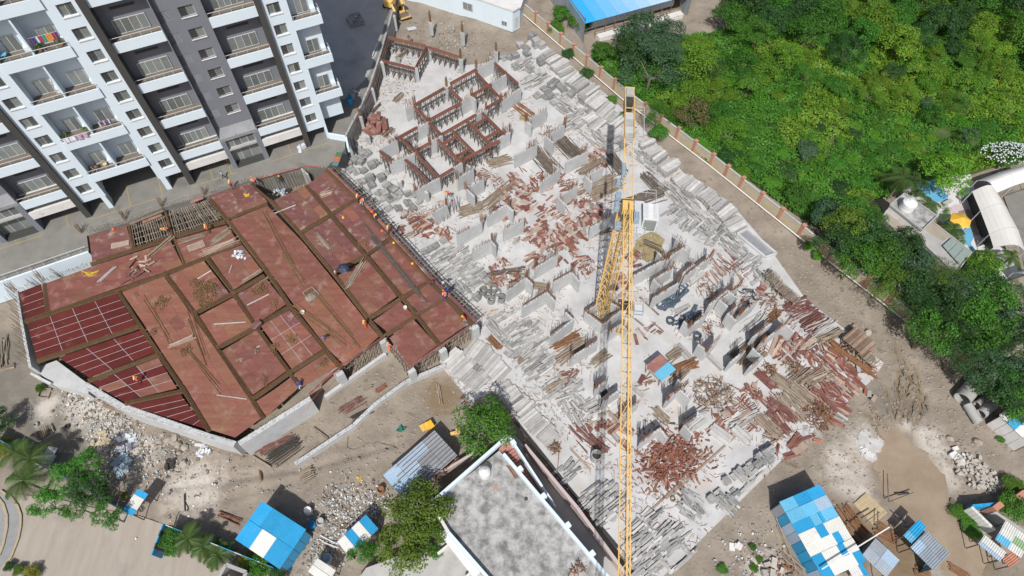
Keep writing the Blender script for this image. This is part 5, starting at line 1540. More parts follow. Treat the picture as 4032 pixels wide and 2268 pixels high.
# the sunken sump near the boundary, low kerbs and rails on the raft
sm = thing("sump", P(6, 640, 400, 0), "shallow grey concrete sump with broken rim beside the dirt strip", "sump")
sq = [P(6, *q, .1) for q in [(495, 335), (570, 300), (780, 478), (700, 505)]]
MB().prism(sq, .004, .05).link("floor", MATS["hood_concrete"], sm)
for a, b in zip(sq, sq[1:] + sq[:1]):
    put_bar("rim", m_conc, sm, a + [0, 0, .05], b + [0, 0, .05], .3, .4)
for a, b, lab in [((9, -20, 890), (9, 85, 800), "brown timber batten strip along the open raft, crane half"), ((9, 95, 790), (9, 500, 425), "longest brown timber batten strip across the open raft"), ((8, 2230, 1060), (8, 2574, 740), "brown timber strip crossing under the jib"), ((8, 1740, 530), (8, 1885, 680), "pale timber strip parallel to the raft's rim"), ((9, 830, 110), (9, 980, -20), "brown timber strip among the timber bundles"), ((5, 2150, 900), (5, 2270, 1000), "brown rail beside the crane"), ((5, 2240, 790), (5, 2380, 920), "yellowish rail beside the steel frames")]:
    tag(put_bar("timber_strip", m_wood, None, dk(a, .06), dk(b, .06), .22, .12), lab, "timber strip")
m_moss = M("mossy_stain", (.22, .17, .06), (.33, .28, .16), .8, .95, .1, 6)
for (n, a, b, r, lab) in [(5, 2310, 420, 2.6, "olive stain on the raft beside the crane mast"), (2, 1400, 850, .9, "wet brown stain near the starter bars"), (5, 1180, 680, 1.2, "dark damp stain by the concrete rings")]:
    c = P(n, a, b, 0)
    pts = [(c[0] + r * math.cos(t_ * .45) * random.uniform(.55, 1.1), c[1] + r * math.sin(t_ * .45) * random.uniform(.55, 1.1)) for t_ in range(14)]
    MB().prism(pts, -.01, .004).link("floor_stain", m_moss, kind="structure", label=lab)
# blue and red sheet shelter
def shelter(c, sx, sy, h, ang, sheets, lab):
    t = thing("work_shelter", (c[0], c[1], 0), lab, "shelter")
    u, v = np.array([math.cos(ang), math.sin(ang), 0]), np.array([-math.sin(ang), math.cos(ang), 0])
    for i, mt in enumerate(sheets):
        o = np.array([c[0], c[1], h]) + u * sx * ((i + .5) / len(sheets) - .5)
        put_box("sheet", mt, t, o, (sx / len(sheets) * .98, sy, .05), rz=ang)
    for a in (-1, 1):
        for b in (-1, 1):
            o = np.array([c[0], c[1], 0]) + u * a * sx * .42 + v * b * sy * .42
            put_bar("post", m_wood, t, o, o + [0, 0, h - .03], .09)
    put_box("bench", m_wood, t, (c[0], c[1], .7), (sx * .8, sy * .7, .08), rz=ang)
shelter(P(5, 2395, 1300, 2.0), 2.7, 2.5, 2.0, GA, [m_ply, m_sheet_light], "small shelter roofed half in red board and half in light blue sheet")
# fine litter all over the raft
for nm, mt, cnt, sz in (("wood_scraps", m_tan, 1300, (.4, .07)), ("red_scraps", m_plyB, 600, (.3, .1)), ("concrete_scraps", m_block, 2000, (.3, .12)), ("rust_scraps", m_rust, 1200, (.7, .035))):
    b = MB()
    xs = np.array([[q[0], q[1]] for q in RAFT])
    k = 0
    while k < cnt:
        x, y = rng.uniform(xs[:, 0].min(), xs[:, 0].max()), rng.uniform(xs[:, 1].min(), xs[:, 1].max())
        if not inside((x, y), RAFT) or vnoise(np.array([x]), np.array([y]), .22, 5)[0] < .48 + .3 * random.random():
            continue
        if 10 < x < 16 and 36 < y < 40:
            continue
        b.box((x, y, .03), (sz[0] * random.uniform(.4, 1.6), sz[1] * random.uniform(.6, 1.5), .05), rot=(wob(.05) @ rz3(random.uniform(0, 6.3))))
        k += 1
    b.link(nm, mt, kind="stuff", label=nm.replace("_", " ") + " littering the raft")

# ------------------------------------------------------------------ the tower crane
CB = np.array([11.67, 42.26, 0])
TOP = 21.3
J = src(2462, 2268, 23.2) - (CB + [0, 0, 23.2])
J[2] = 0
J /= np.linalg.norm(J)
JS = np.array([-J[1], J[0], 0])
crane = thing("tower_crane", CB, "yellow lattice tower crane with white cab rising from the middle of the raft", "crane")
MW = .62
mu, mv = UB * MW, UA * MW
NSEC = 7
SH = TOP / NSEC
for k in range(NSEC):
    b = MB()
    z0, z1 = k * SH, (k + 1) * SH
    cr = [mu + mv, mu - mv, -mu - mv, -mu + mv]
    for c in cr:
        b.bar(CB + c + [0, 0, z0], CB + c + [0, 0, z1], .14)
    sec = b.link("mast_section", m_yellow, crane)
    lb = MB()
    for a, c in zip(cr, cr[1:] + cr[:1]):
        for i in range(2):
            h0, h1 = z0 + SH * i / 2, z0 + SH * (i + 1) / 2
            lb.bar(CB + a + [0, 0, h0], CB + (a + c) / 2 * 1.0 + [0, 0, h1], .065)
            lb.bar(CB + c + [0, 0, h0], CB + (a + c) / 2 * 1.0 + [0, 0, h1], .065)
            lb.bar(CB + a + [0, 0, h1 - .02], CB + c + [0, 0, h1 - .02], .07)
    lb.link("lacing", m_yellow, sec)
lad = MB()
for s_ in (-.2, .2):
    lad.bar(CB + UA * .55 + UB * s_, CB + UA * .55 + UB * s_ + [0, 0, TOP], .05)
for i in range(60):
    lad.bar(CB + UA * .55 - UB * .2 + [0, 0, .3 + i * .35], CB + UA * .55 + UB * .2 + [0, 0, .3 + i * .35], .035)
lad.link("ladder", m_alu, crane)
MB().cyl(CB + [0, 0, TOP], CB + [0, 0, TOP + .5], .85, n=18).link("slewing_ring", m_steel, crane)
MB().box(CB + [0, 0, TOP + .95], (1.2, 1.1, .8), math.atan2(J[1], J[0])).link("slewing_frame", m_yellow, crane)
JZ = TOP + 1.4
hw = .42
def lattice(n, start, step, sgn, top_h, name, w0=hw):
    for k in range(n):
        o0 = CB + J * sgn * (start + step * k) + [0, 0, JZ]
        o1 = o0 + J * sgn * step
        b = MB()
        for s_ in (-1, 1):
            b.bar(o0 + JS * s_ * w0, o1 + JS * s_ * w0, .1)
        if top_h:
            b.bar(o0 + [0, 0, top_h], o1 + [0, 0, top_h], .11)
        sec = b.link(name, m_yellow, crane)
        lb = MB()
        ns = 3
        for i in range(ns):
            q0, q1 = lerp(o0, o1, i / ns), lerp(o0, o1, (i + 1) / ns)
            md = (q0 + q1) / 2 + [0, 0, top_h]
            lb.bar(q0 + JS * w0, q0 - JS * w0, .04)
            if i % 2 == k % 2:
                lb.bar(q0 + JS * w0, q1 - JS * w0, .035)
            else:
                lb.bar(q0 - JS * w0, q1 + JS * w0, .035)
            if top_h:
                for s_ in (-1, 1):
                    lb.bar(q0 + JS * s_ * w0, md, .045)
                    lb.bar(q1 + JS * s_ * w0, md, .045)
        lb.link("lacing", m_yellow, sec)

lattice(12, .8, 4.1, 1, 1.15, "jib_section")
CJL = 17.2
lattice(2, .8, 4.0, -1, 0, "counter_jib_section", .48)
fr = MB()
for s_ in (-1, 1):
    fr.bar(CB - J * 8.8 + JS * s_ * .5 + [0, 0, JZ], CB - J * CJL + JS * s_ * .48 + [0, 0, JZ], .12, .25)
    fr.bar(CB - J * 8.8 + JS * s_ * .5 + [0, 0, JZ + .7], CB - J * (CJL - 4) + JS * s_ * .5 + [0, 0, JZ + .6], .07)
    fr.bar(CB - J * (CJL - 4) + JS * s_ * .5 + [0, 0, JZ + .6], CB - J * CJL + JS * s_ * .48 + [0, 0, JZ + .1], .1)
for i in range(6):
    fr.bar(CB - J * (CJL - 4 + i * .8) + JS * .48 + [0, 0, JZ], CB - J * (CJL - 4 + i * .8) - JS * .48 + [0, 0, JZ], .08)
fr.bar(CB - J * (CJL - .2) + JS * .55 + [0, 0, JZ + .1], CB - J * (CJL - .2) - JS * .55 + [0, 0, JZ + .1], .25, .4)
fr.link("counter_jib_frame", m_yellow, crane)
ca = math.atan2(J[1], J[0])
for i in range(4):
    put_box("deck_plate", m_conc if i % 2 else m_old, crane, CB - J * (9.3 + i * 1.05) + [0, 0, JZ + .2], (1.0, .92, .08), rz=ca)
for i in range(3):
    put_box("counterweight", m_fin, crane, CB - J * (CJL - 2.3 + .75 * i) + [0, 0, JZ - .75], (.6, .85, 2.0), rz=ca)
MB().box(CB - J * (CJL - 1.1) + [0, 0, JZ + .35], (1.1, .85, .5), ca).link("counterweight", m_asph, crane)
wk = MB()
for a in (9.0, 10.5, 12, 13.2):
    wk.bar(CB - J * a - JS * 1.5 * -1 + [0, 0, JZ], CB - J * a + JS * 1.5 + [0, 0, JZ + 1.0], .04)
for h in (.5, 1.0):
    wk.bar(CB - J * 9 + JS * 1.5 + [0, 0, JZ + h], CB - J * 13.2 + JS * 1.5 + [0, 0, JZ + h], .04)
    wk.bar(CB - J * 13.2 + JS * 1.5 + [0, 0, JZ + h], CB - J * 13.2 + JS * .7 + [0, 0, JZ + h], .04)
wk.link("railing", m_alu, crane)
m_motor = M("pale_blue_motor", (.30, .38, .44), (.25, .32, .38), 2, .5, .05)
for a, s_, nm, sz in ((-4.6, -.5, "motor_box", (2.0, .45, .6)), (-3.0, -1.05, "motor_box", (.7, .4, .5)), (.2, -1.15, "motor", (.9, .5, .6)), (1.4, .85, "motor", (1.0, .55, .7)), (-1.2, -1.0, "winch", (.6, .6, .6)), (2.6, -1.0, "motor", (.7, .6, .5))):
    q = CB + J * a + JS * s_ + [0, 0, JZ - .25]
    b = MB().box(q, sz, ca)
    b.cyl(q - J * sz[0] * .4 + [0, 0, sz[2] * .5], q + J * sz[0] * .4 + [0, 0, sz[2] * .5], .2, n=10)
    b.link(nm, m_motor, crane)
# cab and platform
cq = CB + JS * 2.25 + J * .9 + [0, 0, JZ - 1.0]
cab = MB().box(cq + J * -.15 + [0, 0, .1], (2.0, 1.45, 1.9), ca).link("cab", m_white, crane)
MB().box(cq - J * .15 + [0, 0, 1.09], (2.1, 1.5, .08), ca).link("roof", m_pipe_white, cab)
MB().box(cq + J * .9 + [0, 0, .25], (.3, 1.2, 1.5), ca).link("windscreen", m_glass, cab)
for s_ in (-.45, .45):
    MB().box(cq - J * .15 + JS * s_ + [0, 0, 1.16], (1.9, .4, .06), ca).link("roof_panel", m_alu, cab)
pl = MB()
pl.box(CB + JS * 1.35 + J * .4 + [0, 0, JZ - 1.3], (4.2, 1.0, .06), ca)
for h in (-.7, -.2):
    pl.bar(CB + JS * 1.8 + J * 2.6 + [0, 0, JZ + h], CB + JS * 1.0 + J * 2.6 + [0, 0, JZ + h], .04)
    pl.bar(CB + JS * 1.0 - J * 2.4 + [0, 0, JZ + h], CB + JS * 2.9 - J * 2.4 + [0, 0, JZ + h], .04)
    pl.bar(CB + JS * 2.9 - J * 2.4 + [0, 0, JZ + h], CB + JS * 2.9 - J * .3 + [0, 0, JZ + h], .04)
for a, s_ in ((2.6, 1.8), (2.6, 1.0), (-2.4, 1.0), (-2.4, 2.0), (-2.4, 2.9), (-.6, 2.9)):
    pl.bar(CB + JS * s_ + J * a + [0, 0, JZ - 1.3], CB + JS * s_ + J * a + [0, 0, JZ - .2], .04)
pl.link("platform", m_alu, crane)
# trolley, basket, ropes and hook
tz = 11.8
MB().box(CB + J * tz + [0, 0, JZ - .2], (.9, 1.1, .25), ca).link("trolley", m_fin, crane)
bs = MB()
for h in (-1.1, -.6, -.1):
    for e0, e1 in (((-.7, .75), (.7, .75)), ((.7, .75), (.7, 1.6)), ((.7, 1.6), (-.7, 1.6)), ((-.7, 1.6), (-.7, .75))):
        bs.bar(CB + J * (tz + e0[0]) + JS * e0[1] + [0, 0, JZ + h], CB + J * (tz + e1[0]) + JS * e1[1] + [0, 0, JZ + h], .04)
bs.box(CB + J * tz + JS * 1.18 + [0, 0, JZ - 1.12], (1.4, .8, .04), ca)
bs.link("basket", m_alu, crane)
rp = MB()
for s_ in (-.18, .18):
    rp.rod(CB + J * tz + JS * s_ + [0, 0, JZ - .3], CB + J * tz + JS * s_ + [0, 0, JZ - 5.0], .02, 4)
rp.rod(CB + [0, 0, JZ + .5], CB + J * 48 + [0, 0, JZ + .2], .02, 4)
rp.link("rope", m_fin, crane)
hk = MB().box(CB + J * tz + [0, 0, JZ - 5.2], (.35, .5, .5), ca)
hk.cyl(CB + J * tz + [0, 0, JZ - 5.45], CB + J * tz + [0, 0, JZ - 5.9], .06, .03, 6)
hk.link("hook_block", m_yellow, crane)
# the box of walls the mast stands in
wb = thing("crane_pit_wall", CB + [0, 0, 0], "box of pale concrete walls with rusty bars round the crane mast's foot", "wall")
bq = [P(5, 1848, 893, 2.4), P(5, 1972, 985, 2.4), P(5, 2115, 872, 2.4), P(5, 1990, 800, 2.4)]
dw = MB()
for a, b in zip(bq, bq[1:] + bq[:1]):
    l, d, s, u = frame(a, b)
    MB().bar([a[0], a[1], 1.2], [b[0], b[1], 1.2], .28, 2.4).link("wall", m_conc, wb)
    for i in range(int(l * 8)):
        p = lerp(a, b, random.random()) + s * random.choice([-.1, .1])
        dw.rod(p, p + [random.gauss(0, .1), random.gauss(0, .1), random.uniform(.7, 1.4)], .018)
    put_bar("rim_board", m_rust, wb, a + [0, 0, .06], b + [0, 0, .06], .12, .1)
dw.link("starter_bar", m_rebar, wb, kind="stuff")

# ------------------------------------------------------------------ people
def body_mesh(pose):
    lean, knee, stride, arms = pose
    V, E, RAD, CLS = [], [], [], []

    def add(p, r, par=None, cls=0):
        V.append(p)
        RAD.append(r)
        if par is not None:
            E.append((par, len(V) - 1))
            CLS.append(cls)
        return len(V) - 1
    hz = .95 - knee * .25
    def up(x, y, z):          # upper body point, leaning about the pelvis
        c, s = math.cos(lean), math.sin(lean)
        return (x, y * c + z * s, hz + z * c - y * s)
    pel = add((0, 0, hz), .135)
    sp = add(up(0, .01, .25), .125, pel, 1)
    ch = add(up(0, 0, .43), .15, sp, 1)
    nk = add(up(0, 0, .55), .06, ch, 2)
    hd = add(up(0, .03, .65), .095, nk, 2)
    add(up(0, .02, .77), .085, hd, 3)
    add(up(0, .125, .655), .022, hd, 2)         # nose
    for s in (-1, 1):
        sh = add(up(s * .2, 0, .46), .06, ch, 1)
        el = add(up(s * .27, .04 + arms * .12, .20), .046, sh, 1)
        wr = add(up(s * .25, .14 + arms * .3, .0 + arms * .12), .034, el, 2)
        ha = add(up(s * .245, .2 + arms * .33, -.05 + arms * .13), .036, wr, 2)
        for k in range(4):
            add(up(s * (.215 + k * .02), .265 + arms * .35 - abs(k - 1.3) * .012, -.11 + arms * .14), .0095, ha, 2)
        add(up(s * .20, .22 + arms * .34, -.07 + arms * .13), .0105, wr, 2)
        hp = add((s * .095, 0, hz - .06), .092, pel, 0)
        ky = s * stride * .16 + knee * .28
        kn = add((s * .115, ky, .5 - knee * .06), .066, hp, 0)
        an = add((s * .12, s * stride * .3 - (.12 if s * stride < 0 else 0), .09), .046, kn, 0)
        add((s * .125, s * stride * .3 + .13 - (.12 if s * stride < 0 else 0), .045), .042, an, 4)
    me = bpy.data.meshes.new("body_frame")
    me.from_pydata(V, E, [])
    o = bpy.data.objects.new("body_frame", me)
    COL.objects.link(o)
    md = o.modifiers.new("skin", 'SKIN')
    sv = me.skin_vertices[0].data
    for i, r in enumerate(RAD):
        sv[i].radius = (r, r)
    sv[0].use_root = True
    o.modifiers.new("sub", 'SUBSURF').levels = 1
    dg = bpy.context.evaluated_depsgraph_get()
    out = bpy.data.meshes.new_from_object(o.evaluated_get(dg))
    bpy.data.objects.remove(o)
    A = np.array([V[a] for a, b in E])
    B = np.array([V[b] for a, b in E])
    out.materials.clear()
    for mt in (m_cloth_dark, m_cloth_white, m_skin, m_fin, m_fin):
        out.materials.append(mt)
    for f in out.polygons:
        c = np.array(f.center)
        t = np.clip(((c - A) * (B - A)).sum(1) / ((B - A) ** 2).sum(1), 0, 1)
        f.material_index = CLS[int(np.argmin(((A + (B - A) * t[:, None] - c) ** 2).sum(1)))]
        f.use_smooth = True
    out.name = "body"
    return out, hz

POSES = {"standing": (.08, 0, .25, .3), "walking": (.1, 0, 1, .2), "bending": (1.05, .35, .3, 1), "crouching": (.55, 1.6, .2, .9), "reaching": (.35, .1, .4, 1)}
BODY = {k: body_mesh(v) for k, v in POSES.items()}
_vest, _helm = {}, {}

def person(c, facing, pose, vest, helmet, shirt, trousers, label):
    t = thing("person", c, label, "person", "people working on the site")
    me, hz = BODY[pose]
    rot = Matrix.Translation([float(v) for v in c]) @ Matrix.Rotation(facing, 4, 'Z')
    o = put("body", me, t, rot)
    for i, mt in ((0, trousers), (1, shirt)):
        o.material_slots[i].link = 'OBJECT'
        o.material_slots[i].material = mt
    lean = POSES[pose][0]
    tilt = Matrix.Translation((0, 0, hz)) @ Matrix.Rotation(-lean, 4, 'X')
    if vest:
        key = vest.name
        if key not in _vest:
            b = MB()
            n = 12
            V, F_ = [], []
            for z, rx, ry in ((-.05, .175, .155), (.2, .168, .15), (.38, .205, .175), (.5, .17, .12)):
                V += [(rx * math.cos(2 * math.pi * k / n), ry * math.sin(2 * math.pi * k / n) + .0, z) for k in range(n)]
            for r in range(3):
                F_ += [(r * n + k, r * n + (k + 1) % n, (r + 1) * n + (k + 1) % n, (r + 1) * n + k) for k in range(n)]
            _vest[key] = b.add(V, F_).mesh("vest", vest, smooth=True)
        put("vest", _vest[key], t, rot @ tilt)
    if helmet:
        if helmet.name not in _helm:
            _helm[helmet.name] = MB().lathe([(.16, 0), (.165, .015), (.13, .02), (.125, .07), (.09, .12), (.02, .145)], (0, .02, .68), 14).mesh("helmet", helmet, smooth=True)
        put("helmet", _helm[helmet.name], t, rot @ tilt)
    return t

B_, O_, W_, Hh = m_cloth_blue, m_orange, m_cloth_white, m_helmet
K_ = m_cloth_dark
PEOPLE = [
    ((4, 1228, 318), DZ, 2.2, "bending", O_, Hh, W_, K_, "worker in an orange vest and yellow helmet bending over the bare joists"),
    ((4, 1518, 322), DZ, 1.0, "standing", O_, Hh, W_, K_, "worker in an orange vest standing on the bay beside the bare joists"),
    ((4, 2350, 1095), DZ, 4.0, "bending", None, None, B_, W_, "worker in a blue shirt and pale trousers stooping on the widest bay"),
    ((4, 2440, 640), DZ, 4.6, "standing", O_, None, W_, K_, "worker in a patterned vest holding the dark umbrella"),
    ((4, 1020, 1412), DZ, .8, "standing", O_, Hh, W_, K_, "worker in an orange vest standing on the fresh dark red panels"),
    (('c', 328, 782), 3.2, 1.8, "walking", None, None, W_, K_, "man in a white shirt walking across the driveway"),
    (('c', 402, 868), DZ, 4.0, "walking", O_, Hh, W_, K_, "worker in an orange vest walking along the deck's driveway edge"),
    (('c', 622, 845), DZ, .6, "bending", O_, Hh, W_, K_, "worker in an orange vest bending at the edge of the pit"),
    (('c', 868, 830), 1.4, 0, "standing", None, Hh, K_, K_, "dark clothed worker with a yellow helmet down in the pit"),
    ((5, 208, 100), DZ, 4.0, "standing", O_, Hh, W_, K_, "worker at the deck's long free edge, closest to the driveway"),
    ((5, 228, 122), DZ, 5.2, "bending", O_, None, W_, W_, "bareheaded worker crouched behind the one closest to the driveway on the free edge"),
    ((5, 305, 190), DZ, 3.6, "bending", O_, m_orange, m_orange, K_, "worker with a red helmet bending over the free edge beam"),
    ((5, 325, 220), DZ, 4.2, "crouching", O_, Hh, W_, K_, "worker with a yellow helmet crouching next to the red helmeted one"),
    ((5, 425, 328), DZ, 4.4, "standing", O_, Hh, W_, K_, "worker standing alone halfway along the free edge beam"),
    ((5, 740, 692), DZ, 3.0, "crouching", O_, None, m_ply, K_, "dark haired worker squatting on the free edge beside a blue shirted man"),
    ((5, 812, 705), DZ - .3, 4.2, "bending", None, None, W_, B_, "man in a white shirt and blue trousers on the free edge brace"),
    ((5, 842, 758), DZ - .3, 5, "crouching", None, None, B_, K_, "man in dark blue crouched just below the white shirted one on the edge brace"),
    ((5, 838, 806), DZ, .5, "bending", O_, Hh, W_, B_, "worker in an orange vest bending at the last bay of the free edge"),
    ((5, 975, 968), DZ, 2.0, "reaching", O_, Hh, m_orange, W_, "worker in a pink shirt and yellow helmet at the deck's free corner"),
    ((5, 262, 1010), DZ, 1.0, "standing", O_, Hh, W_, O_, "worker in an orange vest at the propped edge's beam crossing"),
    ((5, 432, 1172), 3.0, .3, "crouching", O_, Hh, W_, O_, "worker in orange climbing the step of the propped edge"),
    ((7, 2178, 85), DZ, .5, "crouching", None, None, B_, W_, "worker in blue and white squatting beside the straight retaining wall"),
    ((7, 2255, 195), 1.6, 2.0, "crouching", None, Hh, m_helmet, m_helmet, "person in a yellow raincoat below the straight retaining wall"),
    ((2, 575, 285), .6, 3.0, "bending", None, None, m_orange, K_, "person in red bending beyond the small beam moulds by the dirt yard"),
    ((5, 860, 60), 2.2, 2.0, "bending", O_, Hh, W_, K_, "worker with a yellow helmet among the starter bars of the walls near the block stacks"),
    ((1, 1660, 1195), 3.2, 3.2, "standing", None, None, m_ply, K_, "person in red standing in the shade beside the entrance portal"),
]
for p, z, fc, pose, vest, hel, shirt, tr, lab in PEOPLE:
    person(dk(p, z), fc, pose, vest, hel, shirt, tr, lab)
# the umbrella
uq = dk((5, 117, 640), DZ)
um = thing("umbrella", uq, "large dark blue umbrella open on the deck", "umbrella")
cn = MB()
n = 8
rings = [(0.03, 2.3), (.33, 2.24), (.58, 2.1), (.76, 1.92)]
V, F_ = [], []
for r, z in rings:
    V += [uq + [r * math.cos(2 * math.pi * k / 16) * (1 if k % 2 == 0 else .95), r * math.sin(2 * math.pi * k / 16) * (1 if k % 2 == 0 else .95), z - (0 if k % 2 == 0 else .03)] for k in range(16)]
for i in range(3):
    F_ += [(i * 16 + k, i * 16 + (k + 1) % 16, (i + 1) * 16 + (k + 1) % 16, (i + 1) * 16 + k) for k in range(16)]
cn.add(V, F_).link("canopy", M("navy_fabric", (.018, .03, .06), (.025, .04, .07), 3, .6, 0), um)
for k in range(0, 16, 2):
    a = 2 * math.pi * k / 16
    put_bar("rib", m_alu, um, uq + [0, 0, 2.28], uq + [.75 * math.cos(a), .75 * math.sin(a), 1.91], .015)
MB().rod(uq + [0, 0, .6], uq + [0, 0, 2.42], .02, 6).link("shaft", m_alu, um)

# ------------------------------------------------------------------ boundary wall with orange piers
PIPE = [P(2, 1385, 92, .2), P(2, 2140, 738, .2), P(3, 290, 1192, .2), P(6, 500, 0, .2), P(6, 1240, 592, .2), P(6, 2280, 1402, .2), P(6, 2600, 1640, .2)]
bw = thing("boundary_wall", (PIPE[2][0], PIPE[2][1], 0), "long cream boundary wall with orange piers between the raft and the green scrub", "boundary wall")
pp = thing("pipe", (PIPE[2][0], PIPE[2][1], .2), "long white pipe along the foot of the boundary wall", "pipe")
WALLPTS = []
for a, b in zip(PIPE, PIPE[1:]):
    MB().rod(a, b, .09, 8).link("pipe_length", m_pipe_white, pp)
    l, d, s, u = frame(a, b)
    s = s if s[0] > 0 else -s
    n = max(1, round(l / 3.7))
    for i in range(n):
        e0, e1 = lerp(a, b, i / n) + s * .55, lerp(a, b, (i + 1) / n) + s * .55
        e0[2] = e1[2] = 0
        WALLPTS.append(e0)
        put_bar("panel", m_cream, bw, e0 + d * .2 + [0, 0, .72], e1 - d * .2 + [0, 0, .72], .2, 2.1)
        put_bar("coping", m_old, bw, e0 + d * .2 + [0, 0, 1.81], e1 - d * .2 + [0, 0, 1.81], .32, .08)
        put_bar("string_course", m_old, bw, e0 + d * .2 - s * .11 + [0, 0, 1.25], e1 - d * .2 - s * .11 + [0, 0, 1.25], .03, .1)
        put_box("pier", m_terra, bw, e0 + [0, 0, .85], (.42, .42, 2.5), rz=math.atan2(d[1], d[0]))
        put_box("pier_cap", m_terra, bw, e0 + [0, 0, 2.16], (.56, .56, .12), rz=math.atan2(d[1], d[0]))

# ------------------------------------------------------------------ houses and sheds round the site
def up_prism(name, pts, z0, z1, mat, parent=None, **k):
    return MB().prism(pts, z0, z1).link(name, mat, parent, **k)

def rim(name, pts, z0, z1, th, mat, parent, closed=True):
    ps = [np.array([p[0], p[1], 0]) for p in pts]
    prs = list(zip(ps, ps[1:] + ps[:1])) if closed else list(zip(ps, ps[1:]))
    for k, (a, b) in enumerate(prs):
        put_bar(name, mat, parent, a + [0, 0, (z0 + z1) / 2 + .003 * (k % 2)], b + [0, 0, (z0 + z1) / 2 + .003 * (k % 2)], th, z1 - z0)

def water_tank(c, r, h, label, mat=None):
    t = thing("water_tank", c, label, "water tank")
    MB().lathe([(r * .9, 0), (r, .1), (r, h * .3), (r * .97, h * .33), (r, h * .36), (r, h * .62), (r * .97, h * .65), (r, h * .68), (r, h * .8), (r * .6, h * .95), (r * .3, h)], c, 20).link("body", mat or m_pipe_white, t, smooth=False)
    MB().lathe([(r * .32, h * .97), (r * .32, h * 1.05), (r * .1, h * 1.08)], c, 14).link("lid", mat or m_pipe_white, t)
    return t

RZ = 4.2
m_roofc = M("blotchy_roof_concrete", (.42, .415, .40), (.155, .152, .148), 1.0, .95, .15, 7, c3=(.12, .115, .11), s3=.3, t3=.6, w3=.1, detail=11, con=(.38, .64))
house = thing("flat_roofed_house", P(8, 1300, 1000, 0), "flat roofed house with stained concrete roof and white parapets beside the raft", "house")
hp = [P(8, 1285, 440, RZ), P(8, 2020, 1500, RZ), P(8, 1170, 1500, RZ), P(8, 860, 1140, RZ), P(8, 735, 925, RZ)]
up_prism("wall", [lerp(p, P(8, 1350, 1000, RZ), .015) for p in [P(8, 1225, 540, RZ), P(8, 1275, 600, RZ)] + hp[1:]], -.5, RZ - .15, m_offwhite, house)
up_prism("roof", [P(8, 1225, 540, RZ), P(8, 1275, 600, RZ), P(8, 2020, 1500, RZ), P(8, 1175, 1500, RZ), P(8, 865, 1135, RZ), P(8, 740, 925, RZ)], RZ - .14, RZ, m_roofc, house)
for a, b in (((1285, 440), (733, 925)), ((733, 925), (860, 1140)), ((860, 1140), (1190, 1520)), ((1255, 570), (2060, 1520))):
    put_bar("parapet", m_offwhite if a[0] in (733,) else m_white, house, P(8, *a, RZ + .35), P(8, *b, RZ + .35), .32, .75)
put_bar("parapet", m_white, house, P(8, 1290, 440, RZ + .2), P(8, 1625, 950, RZ - 1.6), .22, 1.2)
m_red_tile = M("red_floor_tile", (.33, .13, .10), (.40, .20, .16), 1.2, .6, .05)
up_prism("landing", [P(8, 1285, 455, RZ - .2), P(8, 1330, 520, RZ - .2), P(8, 1255, 560, RZ - .2), P(8, 1220, 535, RZ - .2)], -.4, RZ - .1, m_red_tile, house)
for i in range(22):
    z = RZ - .35 - i * .18
    e0, e1 = lerp(P(8, 1255, 570, RZ - .3), P(8, 1560, 960, RZ - .3), (i + .5) / 22), lerp(P(8, 1330, 525, RZ - .3), P(8, 1625, 945, RZ - .3), (i + .5) / 22)
    put_bar("stair_tread", m_red_tile, house, [e0[0], e0[1], z / 2], [e1[0], e1[1], z / 2], .3, z)
for a, b in ((1375, 680), (1545, 875), (1720, 1085), (1895, 1290), (1325, 490)):
    put_box("parapet_pier", m_white, house, P(8, a, b, RZ + .5), (.55, .5, 1.0), rz=R(-54))
put_box("awning_slab", m_pipe_white, house, P(8, 950, 1270, RZ - .4), (5.6, 1.3, .18), rz=R(-48))
tl = [P(8, 640, 1250, 1.6), P(8, 850, 1200, 1.6), P(8, 1160, 1500, 1.6), P(8, 180, 1500, 1.6), P(8, 260, 1390, 1.6)]
up_prism("terrace", tl, -.5, 1.6, m_old, house)
put_box("terrace_wall", m_offwhite, house, P(8, 830, 1250, 1.9), (1.8, .25, .7), rz=R(40))
put_box("terrace_wall", m_offwhite, house, P(8, 1040, 1410, 2.0), (2.2, .25, .7), rz=R(40))
water_tank(P(8, 1120, 715, RZ), .62, 1.5, "white cylindrical water tank on the stained flat roof")
c = P(8, 1785, 1400, RZ)
t = thing("roof_junk", c, "rusty frame and scrap on the stained flat roof by the frame's edge", "scrap")
for i in range(10):
    put_box("scrap", m_rust, t, c + [random.gauss(0, .4), random.gauss(0, .35), random.uniform(.05, .5)], (.8, .1, .08), rot=Euler((random.random(), random.random(), random.uniform(0, 6))).to_matrix())
tag(MB().prism([P(8, *q, RZ) for q in ((1185, 790), (1210, 785), (1215, 810), (1190, 817))], RZ + .002, RZ + .05).link("orange_panel", m_terra), "small orange panel on the stained flat roof", "panel")
tag(MB().lathe([(.2, 0), (.2, .06), (.15, .08)], P(8, 1418, 890, RZ), 12).link("roof_hatch", m_fin), "round dark hatch cover on the stained flat roof", "hatch")
for q in ((1300, 650, 1360, 740), (1280, 650, 1345, 745)):
    tag(MB().bar(P(8, q[0], q[1], RZ + .1), P(8, q[2], q[3], RZ + .1), .12).link("rusty_bar", m_rust), "rusty bar lying on the stained roof, " + ("by the stair" if q[0] > 1290 else "farther from the stair"), "bar")
alley = [P(8, 1330, 420, -.1), P(8, 1400, 500, -.1), P(8, 2150, 1500, -.1), P(8, 2020, 1500, -.1), P(8, 1600, 950, -.1), P(8, 1290, 480, -.1)]
up_prism("path", alley, -.5, -.1, m_asph, kind="structure", label="dark narrow path between the house and the pink compound wall")
m_pink = M("faded_pink_paint", (.52, .42, .40), (.46, .39, .37), .8, .9, .1, 6, c3=(.32, .28, .27), s3=.9, t3=.58, w3=.12)
